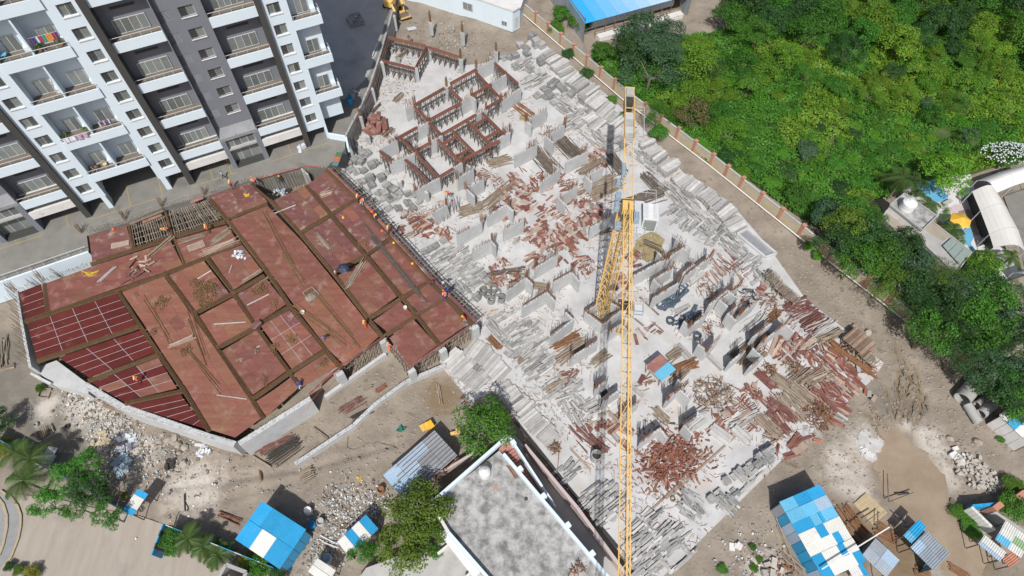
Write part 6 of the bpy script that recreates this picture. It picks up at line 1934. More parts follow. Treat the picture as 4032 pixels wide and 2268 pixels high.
wall_run("compound_wall", [P(8, 1400, 505, 1.7), P(8, 1780, 960, 1.7), P(8, 2130, 1440, 1.7)], -.5, 1.7, .35, m_pink, "faded pink compound wall along the dark narrow path")
wall_run("compound_wall", [P(8, 780, 720, 1.4), P(8, 1040, 565, 1.4)], -.5, 1.3, .3, m_pink, "short pale compound wall behind the grey roofed shed")
cb_ = thing("cable_run", P(8, 1800, 1000, 0), "black cables laid in the gap between raft and pink wall", "cables")
for k in range(5):
    t_ = MB()
    prev = None
    for i in range(16):
        f = i / 15
        q = lerp(P(8, 1330, 330, .1), P(8, 2260, 1480, .1), f) + JS * (k * .09 + .05 * math.sin(f * 20 + k)) + [0, 0, .06 * math.sin(f * 14 + k)]
        if prev is not None:
            t_.rod(prev, q, .045, 4)
        prev = q
    t_.link("cable", m_fin, cb_)
for a, b, c_, d in [(1400, 505, 1410, 460), (1555, 690, 1570, 640), (1620, 825, 1645, 740), (1710, 850, 1720, 815), (1865, 1020, 1880, 985), (1640, 740, 1655, 590)]:
    o_ = tag(MB().bar(P(8, a, b, -.2), P(8, c_, d, 1.2), .07).link("leaning_pole", m_rust), None, "pole")
    AUTO.append((o_, "rusty pole over the cable gap", tuple(P(8, a, b, 0))))

_SHEET = {}

def sheet_mesh(mat, lx, ly, pitch=.2):
    """one corrugated roofing sheet, ridges along y"""
    key = (mat.name, round(lx, 2), round(ly, 2))
    if key not in _SHEET:
        n = max(6, int(lx / pitch) * 4)
        n = min(n, 48)
        V, F_ = [], []
        for i in range(n + 1):
            x = lx * (i / n - .5)
            z = .03 * (1 if i % 4 in (1, 2) else -1)
            V += [(x, -ly / 2, z), (x, ly / 2, z), (x, -ly / 2, z - .012), (x, ly / 2, z - .012)]
        for i in range(n):
            a, b = 4 * i, 4 * i + 4
            F_ += [(a, b, b + 1, a + 1), (a + 2, a + 3, b + 3, b + 2), (a, a + 2, b + 2, b), (a + 1, b + 1, b + 3, a + 3)]
        _SHEET[key] = MB().add(V, F_).mesh("roof_sheet", mat)
    return _SHEET[key]

def shed(q, h, rows, label, walls=None, drop=.0, name="shed", floor_z=-.3, post=True, ridge_dir=1):
    """q: four roof corners; rows: lists of sheet materials across the first edge, from corner 0 side to corner 3 side"""
    c = [np.array(p, float) for p in q]
    mid = sum(c) / 4
    t = thing(name, (mid[0], mid[1], floor_z), label, "shed")
    e1 = ((c[1] - c[0]) + (c[2] - c[3])) / 2
    e2 = ((c[3] - c[0]) + (c[2] - c[1])) / 2
    o = mid - e1 / 2 - e2 / 2
    l1, l2 = np.linalg.norm(e1), np.linalg.norm(e2)
    a1 = e1 / l1
    e2u = e2 - a1 * (e2 @ a1)
    a2 = e2u / np.linalg.norm(e2u)
    nrow = len(rows)
    for j, row in enumerate(rows):
        tot = sum(w_ for _, w_ in row)
        x = 0
        for mt, w_ in row:
            lx = l1 * w_ / tot
            ly = l2 / nrow
            cc_ = o + a1 * (x + lx / 2) + a2 * (ly * (j + .5))
            x += lx
            z = h - drop * (j + .5) / nrow + random.uniform(-.01, .01) + (.05 if j % 2 else 0)
            tilt = math.atan2(drop, l2)
            rot = Matrix(((a1[0], a2[0], 0), (a1[1], a2[1], 0), (0, 0, 1 if a1[0] * a2[1] - a1[1] * a2[0] > 0 else -1))) @ Matrix.Rotation(-tilt * 1, 3, 'X') @ rz3(random.gauss(0, .004))
            if a1[0] * a2[1] - a1[1] * a2[0] < 0:
                rot = Matrix(((-a1[0], a2[0], 0), (-a1[1], a2[1], 0), (0, 0, 1))) @ Matrix.Rotation(-tilt, 3, 'X')
            put("roof_sheet", sheet_mesh(mt, lx * .995, ly * 1.02), t, Matrix.Translation((cc_[0], cc_[1], z)) @ rot.to_4x4())
    base = o.copy()
    base[2] = 0
    cs = [base + a1 * .15 + a2 * .15, base + a1 * (l1 - .15) + a2 * .15, base + a1 * (l1 - .15) + a2 * (l2 - .15), base + a1 * .15 + a2 * (l2 - .15)]
    if walls:
        for a, b, mt in zip(cs, cs[1:] + cs[:1], walls):
            if mt:
                l = np.linalg.norm(b - a)
                n = max(1, round(l / 1.0))
                for i in range(n):
                    e0, e1_ = lerp(a, b, i / n), lerp(a, b, (i + .96) / n)
                    put_bar("wall_sheet", random.choice(mt) if isinstance(mt, list) else mt, t, e0 + [0, 0, (h - drop - .1 + floor_z) / 2], e1_ + [0, 0, (h - drop - .1 + floor_z) / 2], .05, h - drop - .1 - floor_z)
    if post:
        for a in cs:
            put_bar("post", m_steel, t, a + [0, 0, floor_z], a + [0, 0, h - drop - .05], .1)
    put_bar("purlin", m_steel, t, cs[0] + [0, 0, h - .12], cs[1] + [0, 0, h - .12], .08)
    put_bar("purlin", m_steel, t, cs[3] + [0, 0, h - drop - .12], cs[2] + [0, 0, h - drop - .12], .08)
    return t

SB, SL, SW_, SG, SF = m_sheet_blue, m_sheet_light, m_sheet_white, m_sheet_galv, m_sheet_skyblue
shed([P(9, 805, 905, 3), P(9, 1090, 797, 3), P(9, 1425, 1335, 3), P(9, 1110, 1500, 3)], 3.1,
     [[(SL, 1), (SB, 1), (SB, 1)], [(SL, 1.1), (SL, 1), (SF, 1)], [(SB, 1.4), (SL, .6), (SB, .25), (SL, 1)], [(SW_, 1.2), (SB, .6), (SW_, 1.2)], [(SW_, 1.5), (SW_, .6), (SB, .5), (SW_, .6)], [(SB, .8), (SW_, 1.2), (SB, .5), (SW_, .8)], [(SB, .7), (SW_, 1.6), (SB, .5)]],
     "largest shed with a patchwork roof of blue and white sheets near the puddle", walls=[m_sheet_blue, None, m_sheet_galv, [m_sheet_blue, m_sheet_galv, m_sheet_skyblue]], drop=.25)
shed([P(7, 1905, 915, 3), P(7, 2208, 1108, 3), P(7, 2010, 1388, 3), P(7, 1668, 1158, 3)], 3.1, [[(SB, 1), (SB, 1), (SB, 1), (SB, 1)], [(SB, 1.3), (SW_, 1.3), (SB, 1.5)]],
     "bright blue shed with one white roof panel beside the street", walls=[m_sheet_blue, m_sheet_blue, None, m_sheet_galv], drop=.35)
s5 = shed([P(8, 745, 383, 2.6), P(8, 930, 592, 2.6), P(8, 520, 875, 2.6), P(8, 375, 710, 2.6)], 2.7, [[(SG, 1), (SG, 1), (m_sheet_galv, 1)], [(SF, 1), (SG, 1), (SG, 1)], [(SF, 1), (SF, 1), (SG, 1)], [(SF, 1), (SF, 1), (SF, 1)]],
          "grey galvanised shed with rusty bars laid on its roof between two trees", walls=[m_sheet_galv, None, m_sheet_galv, m_offwhite], drop=.2)
for k in range(10):
    a0 = lerp(P(8, 760, 410, 2.8), P(8, 930, 590, 2.8), k / 9)
    put_bar("roof_bar", m_rust, s5, a0, a0 + (P(8, 375, 710, 2.8) - P(8, 745, 383, 2.8)) * random.uniform(.4, .95), .06)
shed([P(8, 250, 1000, 2.4), P(8, 357, 1112, 2.4), P(8, 122, 1290, 2.4), P(8, 45, 1188, 2.4)], 2.5, [[(SB, 1)], [(SW_, 1)], [(SB, 1)], [(SW_, 1)]], "small shed with four blue and white roof stripes by the rubbish heap", walls=[m_offwhite, None, m_offwhite, None], drop=.15)
shed([P(7, 1000, 818, 2.4), P(7, 1078, 858, 2.4), P(7, 925, 990, 2.4), P(7, 855, 950, 2.4)], 2.5, [[(SB, 1)], [(SW_, 1)], [(SW_, 1)], [(SB, 1)]], "tiny gatehouse roof in blue, white and blue under the spreading tree", drop=.1)
shed([P(9, 1410, 1285, 2.4), P(9, 1490, 1187, 2.4), P(9, 1655, 1345, 2.4), P(9, 1540, 1500, 2.4)], 2.5, [[(SG, 1), (SG, 1)], [(SG, 1), (SF, 1)]], "low shed with a plain grey roof touching the patchwork shed", walls=[m_sheet_galv, None, None, None], drop=.15)
shed([P(9, 1300, 1400, 2.2), P(9, 1400, 1350, 2.2), P(9, 1520, 1500, 2.2), P(9, 1420, 1540, 2.2)], 2.25, [[(m_offwhite, 1.3), (SB, .6)], [(m_offwhite, 1.3), (SB, .6)]], "narrow lean-to roof in white and blue between the grey and patchwork sheds", drop=.1)
shed([P(9, 1805, 1046, 2.4), P(9, 1866, 1092, 2.4), P(9, 1775, 1232, 2.4), P(9, 1718, 1165, 2.4)], 2.5, [[(SB, 1)], [(SB, 1)], [(SL, 1)]], "small bright blue roof next to the puddle", drop=.1)
shed([P(9, 1862, 1118, 2.5), P(9, 2042, 1292, 2.5), P(9, 1938, 1428, 2.5), P(9, 1782, 1268, 2.5)], 2.6, [[(SG, 1), (SG, 1), (SG, 1)], [(SF, 1), (SG, 1), (SG, 1)]], "grey corrugated roof beside the small bright blue roof", walls=[m_sheet_light, m_sheet_light, None, None], drop=.15)
shed([P(9, 2392, 285, 2.6), P(9, 2545, 162, 2.6), P(9, 2760, 380, 2.6), P(9, 2600, 520, 2.6)], 2.7, [[(SW_, 1), (SW_, 1)], [(SB, 1), (SB, 1)], [(SW_, 1), (SW_, 1)], [(SW_, 1), (SB, 1)]], "white and blue striped shed by the concrete pipes", walls=[None, None, None, m_offwhite], drop=.1)
shed([P(9, 2440, 1050, 2.4), P(9, 2620, 1180, 2.4), P(9, 2540, 1310, 2.4), P(9, 2350, 1170, 2.4)], 2.5, [[(SW_, 1), (SW_, 1)], [(SW_, 1), (M("pale_green_sheet", (.25, .38, .2), (.3, .42, .24), 1.2, .5, .05), 1)], [(SL, 1), (SW_, 1)]], "shed with white, green and blue roof strips at the frame's edge", drop=.1)
shed([P(9, 2290, 1170, 2.2), P(9, 2440, 1260, 2.2), P(9, 2410, 1370, 2.2), P(9, 2245, 1200, 2.2)], 2.3, [[(SW_, 1)], [(SW_, 1)], [(SF, 1)]], "white lean-to roof beside the green striped shed", drop=.1)
shed([P(9, 2480, 1275, 2.0), P(9, 2545, 1330, 2.0), P(9, 2480, 1410, 2.0), P(9, 2425, 1330, 2.0)], 2.1, [[(m_terra, 1)], [(m_terra, 1)]], "small red roof below the white lean-to", drop=.1)
shed([P(7, 2310, 1320, 2.2), P(7, 2420, 1410, 2.2), P(7, 2350, 1480, 2.2), P(7, 2190, 1385, 2.2)], 2.3, [[(SW_, 1)], [(SW_, 1)]], "white corrugated lean-to behind the bright blue shed", drop=.1)
# trough fence by the orange pier wall
tr_ = thing("sheet_fence", P(9, 2230, 1040, -.3), "L-shaped fence of white and blue sheets round a planted corner by the puddle", "fence")
for a, b, mt in (((2160, 962), (2330, 1130), SW_), ((2170, 955), (2330, 940), SB)):
    for k in range(7):
        e0, e1 = lerp(P(9, *a, .6), P(9, *b, .6), k / 7), lerp(P(9, *a, .6), P(9, *b, .6), (k + .95) / 7)
        put_bar("sheet", mt, tr_, e0, e1, .3, 1.8)
wl = wall_run("yard_wall", [P(9, 2340, 965, 1.2), P(9, 2480, 895, 1.2), P(9, 2640, 820, 1.2)], -.4, 1.3, .3, m_cream, "cream yard wall with orange piers above the L-shaped sheet fence")
for a, b in ((2345, 960), (2510, 880)):
    put_box("pier", m_terra, wl, P(9, a, b, .7), (1.2, .6, 2.2), rz=R(30))
wall_run("yard_wall", [P(9, 2350, 990, 1.2), P(9, 2640, 1180, 1.2)], -.4, 1.3, .3, m_old, "weathered wall slanting from the orange pier to the frame's edge")
gt = thing("metal_gate", P(7, 1150, 1190, 0), "blue metal gate leaf standing open at the street", "gate")
for k in range(5):
    e0, e1 = lerp(P(7, 1212, 1088, 1), P(7, 1130, 1312, 1), k / 5), lerp(P(7, 1212, 1088, 1), P(7, 1130, 1312, 1), (k + .95) / 5)
    put_bar("panel", m_sheet_blue if k % 2 == 0 else m_blue_steel, gt, e0, e1, .12, 2.2)
fn = thing("sheet_fence", P(7, 1600, 1240, 0), "blue sheet fence along the palms from the gate to the bright blue shed", "fence")
for k in range(14):
    e0, e1 = lerp(P(7, 1230, 1095, .8), P(7, 2000, 1400, .8), k / 14), lerp(P(7, 1230, 1095, .8), P(7, 2000, 1400, .8), (k + .95) / 14)
    put_bar("panel", m_sheet_blue if k % 3 else m_sheet_white, fn, e0, e1, .06, 2.2)
fn = thing("sheet_fence", P(7, 600, 860, 0), "blue sheet fence hidden under the spreading tree by the street", "fence")
for k in range(14):
    e0, e1 = lerp(P(7, -40, 440, .8), P(7, 880, 970, .8), k / 14), lerp(P(7, -40, 440, .8), P(7, 880, 970, .8), (k + .95) / 14)
    put_bar("panel", m_sheet_blue if k % 3 else m_sheet_white, fn, e0, e1, .06, 2.2)
gp = thing("gate_post", P(7, 1720, 1440, 0), "grey concrete frame beside the hedge at the street's edge", "frame")
gq = [P(7, 1655, 1375, 1.5), P(7, 1800, 1430, 1.5), P(7, 1760, 1520, 1.5), P(7, 1600, 1470, 1.5)]
for a, b in zip(gq, gq[1:] + gq[:1]):
    put_bar("beam", m_old, gp, a, b, .35, 1.6)

# far end: white building, blue shed, road roller
wbm = thing("white_annex", P(2, 1000, 60, 0), "low white building with a curving wall at the far end of the site", "building")
bl = [P(2, 430, -60, 0), P(2, 560, -8, 0), P(2, 850, 68, 0), P(2, 1100, 138, 0), P(2, 1320, 216, 0), P(2, 1372, 186, 0), P(2, 1480, -120, 0), P(2, 900, -320, 0), P(2, 430, -260, 0)]
up_prism("wall", bl, -.5, 3.7, m_white, wbm)
up_prism("roof", [lerp(p, P(2, 1000, -100, 0), -.015) for p in bl], 3.703, 3.95, m_offwhite, wbm)
for (a, b, w_, h, z) in [(980, 62, 1.7, 1.2, 2.0), (690, -6, 1.7, 1.2, 2.0), (1252, 178, .9, .7, .9), (1345, 160, .8, 2.0, 1.0)]:
    seg = (P(2, 850, 68, 0), P(2, 1320, 216, 0)) if a < 1300 else (P(2, 1320, 216, 0), P(2, 1372, 186, 0))
    l, d, s, u = frame(*seg)
    if s[1] > 0 and a < 1300:
        s = -s
    # nearest point of the facade under the pixel at that height
    q = P(2, a, b, z)
    k = ((q - seg[0]) @ d)
    base = seg[0] + d * k + s * .04
    if a == 690:
        base = lerp(P(2, 560, -8, 0), P(2, 850, 68, 0), .42) + s * .06
    wn = MB().box((base[0], base[1], z), (w_ + .15, .1, h + .15), math.atan2(d[1], d[0])).link("window" if h < 1.9 else "door", m_alu, wbm)
    put_box("pane", m_glass, wn, [base[0] + s[0] * .055, base[1] + s[1] * .055, z], (w_, .03, h), rz=math.atan2(d[1], d[0]))
    put_box("mullion", m_alu, wn, [base[0] + s[0] * .08, base[1] + s[1] * .08, z], (.07, .03, h), rz=math.atan2(d[1], d[0]))
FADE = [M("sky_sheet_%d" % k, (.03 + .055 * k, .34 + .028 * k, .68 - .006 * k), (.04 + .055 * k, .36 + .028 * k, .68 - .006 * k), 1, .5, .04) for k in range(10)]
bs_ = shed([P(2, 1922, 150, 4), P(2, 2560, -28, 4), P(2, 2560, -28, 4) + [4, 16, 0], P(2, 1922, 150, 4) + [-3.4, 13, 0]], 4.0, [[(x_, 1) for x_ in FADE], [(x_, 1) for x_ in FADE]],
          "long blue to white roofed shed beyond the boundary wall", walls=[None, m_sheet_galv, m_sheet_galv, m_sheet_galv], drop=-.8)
vr = thing("verandah", P(2, 2230, 170, 0), "verandah with rails in front of the long blue to white roof", "verandah")
put_box("plinth", m_offwhite, vr, P(2, 2240, 185, .2), (17, 1.6, .9), rz=math.atan2((P(2, 2560, -28, 4) - P(2, 1922, 150, 4))[1], (P(2, 2560, -28, 4) - P(2, 1922, 150, 4))[0]))
vd = (P(2, 2560, -28, 4) - P(2, 1922, 150, 4))
vd = vd / np.linalg.norm(vd)
v0 = P(2, 1922, 150, 4)
for i in range(10):
    o = np.array([v0[0], v0[1], 0]) + vd * (i * 1.9 + .4) + [-.1, .5, 0]
    put_bar("post", m_rust, vr, o, o + [0, 0, 3.9], .09)
for h in (.9, 1.4):
    o = np.array([v0[0], v0[1], h]) + vd * .4 + [-.1, .5, 0]
    put_bar("rail", m_rust, vr, o, o + vd * 17, .06)
put_box("back_wall", m_white, vr, np.array([v0[0], v0[1], 1.9]) + vd * 9 + np.array([-vd[1], vd[0], 0]) * 3.0, (18, .2, 3.6), rz=math.atan2(vd[1], vd[0]))
def roller(c, ang, label):
    t = thing("road_roller", c, label, "road roller")
    u, v = np.array([math.cos(ang), math.sin(ang), 0]), np.array([-math.sin(ang), math.cos(ang), 0])
    c = np.array(c)
    b = MB()
    b.box(c - u * .9 + [0, 0, 1.15], (1.9, 1.4, .9), ang)
    b.box(c - u * .9 + [0, 0, 1.68], (1.6, 1.2, .2), ang)
    b.box(c + u * .35 + [0, 0, .95], (.9, 1.1, .3), ang)
    b.link("body", m_yellow, t)
    dr_ = MB().cyl(c + u * 1.5 - v * .8 + [0, 0, .6], c + u * 1.5 + v * .8 + [0, 0, .6], .6, n=20).link("drum", m_steel, t)
    fr_ = MB()
    for s_ in (-1, 1):
        fr_.bar(c + u * .4 + v * .9 * s_ + [0, 0, .75], c + u * 2.2 + v * .9 * s_ + [0, 0, .75], .12, .25)
    fr_.bar(c + u * 2.2 - v * .96 + [0, 0, .75], c + u * 2.2 + v * .96 + [0, 0, .75], .12, .25)
    fr_.link("drum_frame", m_yellow, t)
    for s_ in (-1, 1):
        MB().cyl(c - u * 1.1 + v * s_ * .75 + [0, 0, .55], c - u * 1.1 + v * s_ * 1.0 + [0, 0, .55], .55, n=16).link("wheel", m_fin, t)
    MB().box(c + u * .2 + [0, 0, 1.35], (.5, .5, .5), ang).link("seat", m_fin, t)
    for sx in (-.1, .75):
        for s_ in (-1, 1):
            MB().bar(c + u * (sx - .3) + v * s_ * .6 + [0, 0, 1.1], c + u * (sx - .3) + v * s_ * .6 + [0, 0, 2.4], .07).link("canopy_post", m_fin, t)
    MB().box(c + u * .0 + [0, 0, 2.44], (1.3, 1.5, .08), ang).link("canopy", m_yellow, t)

roller(P(2, 515, 105, gz(*P(2, 515, 105)[:2])), R(-60), "yellow road roller on the dirt yard by the white building")
yl = thing("yellow_loader", P(2, 440, 55, 3.2), "yellow machine with raised arm parked behind the road roller", "loader")
yq = P(2, 440, 40, 3.4)
MB().box(yq + [0, 0, .9], (2.2, 1.5, 1.0), R(70)).link("body", m_yellow, yl)
MB().box(yq + [0, .3, 1.8], (1.2, 1.3, .9), R(70)).link("cab", m_yellow, yl)
MB().bar(yq + [.2, -.9, 1.0], yq + [.9, -2.0, .2], .35).link("arm", m_yellow, yl)
for s_ in (-.8, .8):
    for k in (-.8, .8):
        q = yq + [k * .34 - s_ * .94, k * .94 + s_ * .34, .4]
        MB().cyl(q - [.1, -.03, 0], q + [.1, -.03, 0], .5, n=14).link("wheel", m_fin, yl)

# right side: small concrete house, playground, awnings
HZ1, HZ2 = 5.2, 4.0
ch_ = thing("concrete_house", P(6, 1750, 200, 0), "grey concrete house with a stepped roof among the trees", "house")
r1 = [P(6, 1703, 45, HZ1), P(6, 1938, 210, HZ1), P(6, 1832, 312, HZ1), P(6, 1600, 128, HZ1)]
up_prism("upper_wall", [lerp(p, sum(r1) / 4, .03) for p in r1], -.4, HZ1 - .2, m_offwhite, ch_)
up_prism("upper_roof", r1, HZ1 - .197, HZ1, m_roofc, ch_)
rim("parapet", r1, HZ1, HZ1 + .28, .16, m_old, ch_)
m_brownroof = M("brown_roof_screed", (.27, .23, .18), (.33, .29, .24), .7, .95, .1, 6)
r2 = [P(6, 1598, 135, HZ2), P(6, 1835, 318, HZ2), P(6, 1800, 345, HZ2), P(6, 1660, 330, HZ2), P(6, 1545, 215, HZ2)]
up_prism("lower_roof", r2, -.4, HZ2, m_brownroof, ch_)
rim("parapet", r2, HZ2, HZ2 + .25, .15, m_old, ch_)
r3 = [P(6, 1862, 262, HZ2 - .3), P(6, 1905, 245, HZ2 - .3), P(6, 2190, 470, HZ2 - .3), P(6, 2075, 625, HZ2 - .3), P(6, 1800, 360, HZ2 - .3)]
up_prism("side_roof", r3, -.4, HZ2 - .3, m_old, ch_)
rim("parapet", r3, HZ2 - .3, HZ2 - .1, .15, m_old, ch_)
up_prism("brown_screed", [P(6, 1885, 265, HZ2 - .3), P(6, 1910, 255, HZ2 - .3), P(6, 2040, 350, HZ2 - .3), P(6, 1985, 385, HZ2 - .3), P(6, 1850, 300, HZ2 - .3)], HZ2 - .297, HZ2 - .27, m_brownroof, ch_)
for k in range(3):
    a0, b0 = lerp(P(6, 2050, 360, HZ2), P(6, 2190, 470, HZ2), k / 3), lerp(P(6, 2050, 360, HZ2), P(6, 2190, 470, HZ2), (k + .95) / 3)
    a1, b1 = lerp(P(6, 1985, 420, HZ2), P(6, 2110, 560, HZ2), k / 3), lerp(P(6, 1985, 420, HZ2), P(6, 2110, 560, HZ2), (k + .95) / 3)
    up_prism("glass_panel", [a0, b0, b1, a1], HZ2 + .02, HZ2 + .06, M("greenish_roof_glass", (.22, .28, .25), (.26, .31, .28), 1, .2, .02), ch_)
water_tank(P(6, 1715, 150, HZ1), .95, 1.7, "white water tank on the grey house's upper roof")
pg = [D(2195, 400), D(2330, 395), D(2440, 430), D(2475, 560), D(2570, 690), D(2470, 720), D(2390, 640), D(2370, 560), D(2290, 500)]
m_pgw = M("pale_play_surface", (.60, .58, .57), (.54, .52, .52), .6, .85, .05)
up_prism("play_surface", [np.array([p[0], p[1], 0]) for p in pg], -.5, -.05, m_pgw, kind="structure", label="pale playground floor behind the grey house")
m_pgb = M("blue_play_surface", (.10, .33, .50), (.13, .38, .55), .6, .8, .05)
m_pgp = M("pink_play_surface", (.52, .42, .43), (.48, .39, .40), .6, .8, .05)
for nm, mt, pts, lab in [("play_patch", m_pgb, [(6, 2120, 180), (6, 2200, 200), (6, 2240, 300), (6, 2190, 400), (6, 2240, 470), (6, 2250, 530), (6, 2190, 440), (6, 2130, 380), (6, 2150, 280)], "wavy blue patch on the playground floor"), ("play_patch", m_pgp, [(6, 2000, 160), (6, 2080, 115), (6, 2170, 130), (6, 2200, 190), (6, 2100, 215), (6, 2010, 200)], "pinkish patch on the playground floor"),
                         ("pool_floor", m_pgb, [(3, 1800, 1290), (3, 1890, 1260), (3, 1960, 1300), (3, 2030, 1449), (3, 1900, 1470), (3, 1830, 1400)], "light blue floor of a small pool under the bright green tree")]:
    up_prism(nm, [P(*q, 0) for q in pts], -.1, -.044 if nm == "play_patch" else -.04, mt, kind="structure", label=lab)
ps = thing("play_tower", P(6, 2110, 270, 0), "playground tower with a yellow hexagonal roof and orange posts", "play tower")
pc_ = P(6, 2115, 235, 2.4)
hx = MB()
V = [pc_ + [0, 0, .7]] + [pc_ + [1.5 * math.cos(k * math.pi / 3), 1.5 * math.sin(k * math.pi / 3), 0] for k in range(6)]
hx.add(V, [(0, 1 + k, 1 + (k + 1) % 6) for k in range(6)] + [tuple(range(6, 0, -1))])
hx.link("roof", M("yellow_canopy", (.70, .40, .04), (.62, .36, .04), 2, .6, 0), ps)
for k in range(6):
    o = np.array([pc_[0] + 1.2 * math.cos(k * math.pi / 3), pc_[1] + 1.2 * math.sin(k * math.pi / 3), 0])
    put_bar("post", m_orange, ps, o, o + [0, 0, 2.45], .1)
put_box("deck", m_sheet_light, ps, (pc_[0], pc_[1], 1.0), (2, 2, .1))
put_bar("slide", m_orange, ps, pc_ + [-.9, .2, -1.4], pc_ + [-2.6, 1.2, -2.4], .6, .1)
m_tent = M("white_tent_fabric", (.66, .64, .60), (.60, .585, .55), .5, .6, .05, 3)
def awning(pts, h, label, posts=4):
    """a vaulted fabric roof between two edges, in bays"""
    L0, L1 = pts
    t = thing("awning", (L0[0][0], L0[0][1], 0), label, "awning")
    nb = len(L0) - 1
    for i in range(nb):
        b = MB()
        n = 8
        V = []
        for k in range(n + 1):
            f = k / n
            hh = h + 1.1 * math.sin(f * math.pi) - .0
            for j in (0, .985):
                q = lerp(lerp(L0[i], L0[i + 1], j), lerp(L1[i], L1[i + 1], j), f)
                V.append((q[0], q[1], hh))
        b.add(V, [(2 * k, 2 * k + 1, 2 * k + 3, 2 * k + 2) for k in range(n)])
        b.link("fabric_bay", m_tent, t)
    for i in range(nb + 1):
        for q in (L0[i], L1[i]):
            put_bar("post", m_alu, t, [q[0], q[1], -.1], [q[0], q[1], h], .09)
        prev = None
        hp_ = MB()
        for k in range(9):
            q = lerp(L0[i], L1[i], k / 8)
            q = np.array([q[0], q[1], h - .04 + 1.1 * math.sin(k / 8 * math.pi)])
            if prev is not None:
                hp_.bar(prev, q, .07)
            prev = q
        hp_.link("hoop", m_alu, t)
awning([[P(6, 2205, 20, 3), P(6, 2265, 160, 3), P(6, 2330, 330, 3), P(6, 2360, 425, 3)], [P(6, 2370, 0, 3), P(6, 2450, 130, 3), P(6, 2540, 300, 3), P(6, 2590, 450, 3)]], 2.8, "white vaulted awning beside the playground")
awning([[P(3, 2240, 1300, 3), P(3, 2400, 1240, 3), P(3, 2600, 1180, 3)], [P(3, 2360, 1400, 3), P(3, 2500, 1340, 3), P(3, 2680, 1280, 3)]], 2.8, "white vaulted awning below the white flowering bush")
tag(MB().prism([P(6, *q, 0) for q in [(2430, 60), (2760, -60), (2900, 500), (2580, 560), (2500, 250)]], -.5, -.06).link("parking_yard", m_drive), kind="structure", label="grey parking yard beside the white awnings")
awning([[P(6, 2500, 610, 2.6), P(6, 2640, 560, 2.6)], [P(6, 2600, 690, 2.6), P(6, 2720, 640, 2.6)]], 2.4, "small white canopy at the frame's edge near the palms")
fnc = thing("yard_fence", P(6, 2230, 200, 0), "dark mesh fence along the white awning beside the playground", "fence")
put_bar("mesh_panel", m_fin, fnc, P(6, 2190, 50, .9), P(6, 2260, 240, .9), .05, 1.9)
put_bar("mesh_panel", m_fin, fnc, P(6, 2262, 245, .9), P(6, 2340, 440, .9), .05, 1.9)
for (a, b, lab) in [(2120, 70, "grey bench nearest the white awning on the playground"), (2010, 115, "grey bench by the pool side of the playground"), (2260, 390, "dark play panel on the pale playground floor")]:
    t = thing("bench", P(6, a, b, 0), lab, "bench")
    q = P(6, a, b, 0)
    put_box("seat", m_asph, t, q + [0, 0, .45], (1.6, .6, .08), rz=R(30))
    for s_ in (-.6, .6):
        put_box("leg", m_old, t, q + [s_ * .86, s_ * .5, .2], (.12, .5, .4), rz=R(30))

# concrete pipes on the dirt
for (a, b, c_, d, r, lab) in [(2135, 165, 2215, 65, .95, "largest concrete pipe, lying alone by the boundary trees"), (2240, 205, 2340, 130, .45, "slim upper concrete pipe of the group of three"), (2265, 275, 2370, 185, .62, "middle concrete pipe of the group of three"), (2170, 205, 2250, 335, .55, "concrete pipe lying crosswise to the other pipes")]:
    p, q = P(9, a, b, r), P(9, c_, d, r)
    g = gz(*((p + q) / 2)[:2])
    p[2] = q[2] = g + r * .9
    tag(MB().tube(p, q, r, r - .1, 24).link("concrete_pipe", m_old, smooth=False), lab, "pipe", "concrete pipes on the dirt")

# barrels, drums and yard things
def barrel(c, mat, label, r=.33, h=.95, lid=True):
    t = thing("barrel", c, label, "barrel")
    MB().lathe([(r * .92, 0), (r, .06), (r, h * .32), (r * 1.05, h * .34), (r, h * .37), (r, h * .64), (r * 1.05, h * .66), (r, h * .69), (r, h - .05), (r * .93, h), (r * .88, h), (r * .86, h - .3), (.02, h - .3)], c, 16).link("body", mat, t)
barrel(P(2, 147, 750, 3.2), m_sheet_blue, "bright blue barrel, frontmost of three at the dark yard's corner", .4, 1.1)
barrel(P(2, 165, 712, 3.2), m_motor, "pale blue barrel in the middle of three at the dark yard's corner", .4, 1.05)
barrel(P(2, 170, 680, 3.2), m_old, "grey barrel rearmost of three at the dark yard's corner", .4, 1.05)
G_ = lambda n, a, b: P(n, a, b, gz(*P(n, a, b, -.3)[:2]))
barrel(G_(7, 2240, 985), m_pipe_white, "white barrel in the shadow of the bright blue shed", .42)
barrel(G_(7, 2268, 1085), m_sheet_blue, "blue barrel in the shadow of the bright blue shed", .4)
barrel(G_(7, 2330, 1065), m_old, "grey barrel beside the blue one behind the bright blue shed", .42)
barrel(G_(7, 270, 358), m_old, "grey bucket on the dark yard by the rubbish", .25, .4)
barrel(G_(7, 495, 370), m_fin, "dark bucket on the dark yard nearer the rubbish", .25, .4)
barrel(G_(7, 2370, 1330), m_motor, "silver tank beside the white corrugated lean-to", .55, .9)
barrel(G_(8, 375, 835), m_rust, "rusty drum at the corner of the galvanised shed", .4)
blp = thing("block_pallet", P(2, 185, 165, 3.2), "pallet of grey blocks alone on the dark asphalt yard", "block stack")
bc_ = P(2, 185, 165, 3.2)
for i in range(4):
    for j in range(4):
        for k in range(4 if (i + j) % 4 else 3):
            put_box("block", m_grey, blp, bc_ + FT * (i - 1.5) * .62 + FN * (j - 1.5) * .62 + [0, 0, .13 + k * .25], (.58, .58, .24), rz=FANG + random.gauss(0, .05))
tag(MB().prism([P(2, *q, 3.3) for q in ((140, 640), (200, 660), (215, 672), (150, 660))], 3.25, 3.3).link("white_sheet", m_cloth_white), "crumpled white sheet on the dark yard beside the barrels", "sheet")
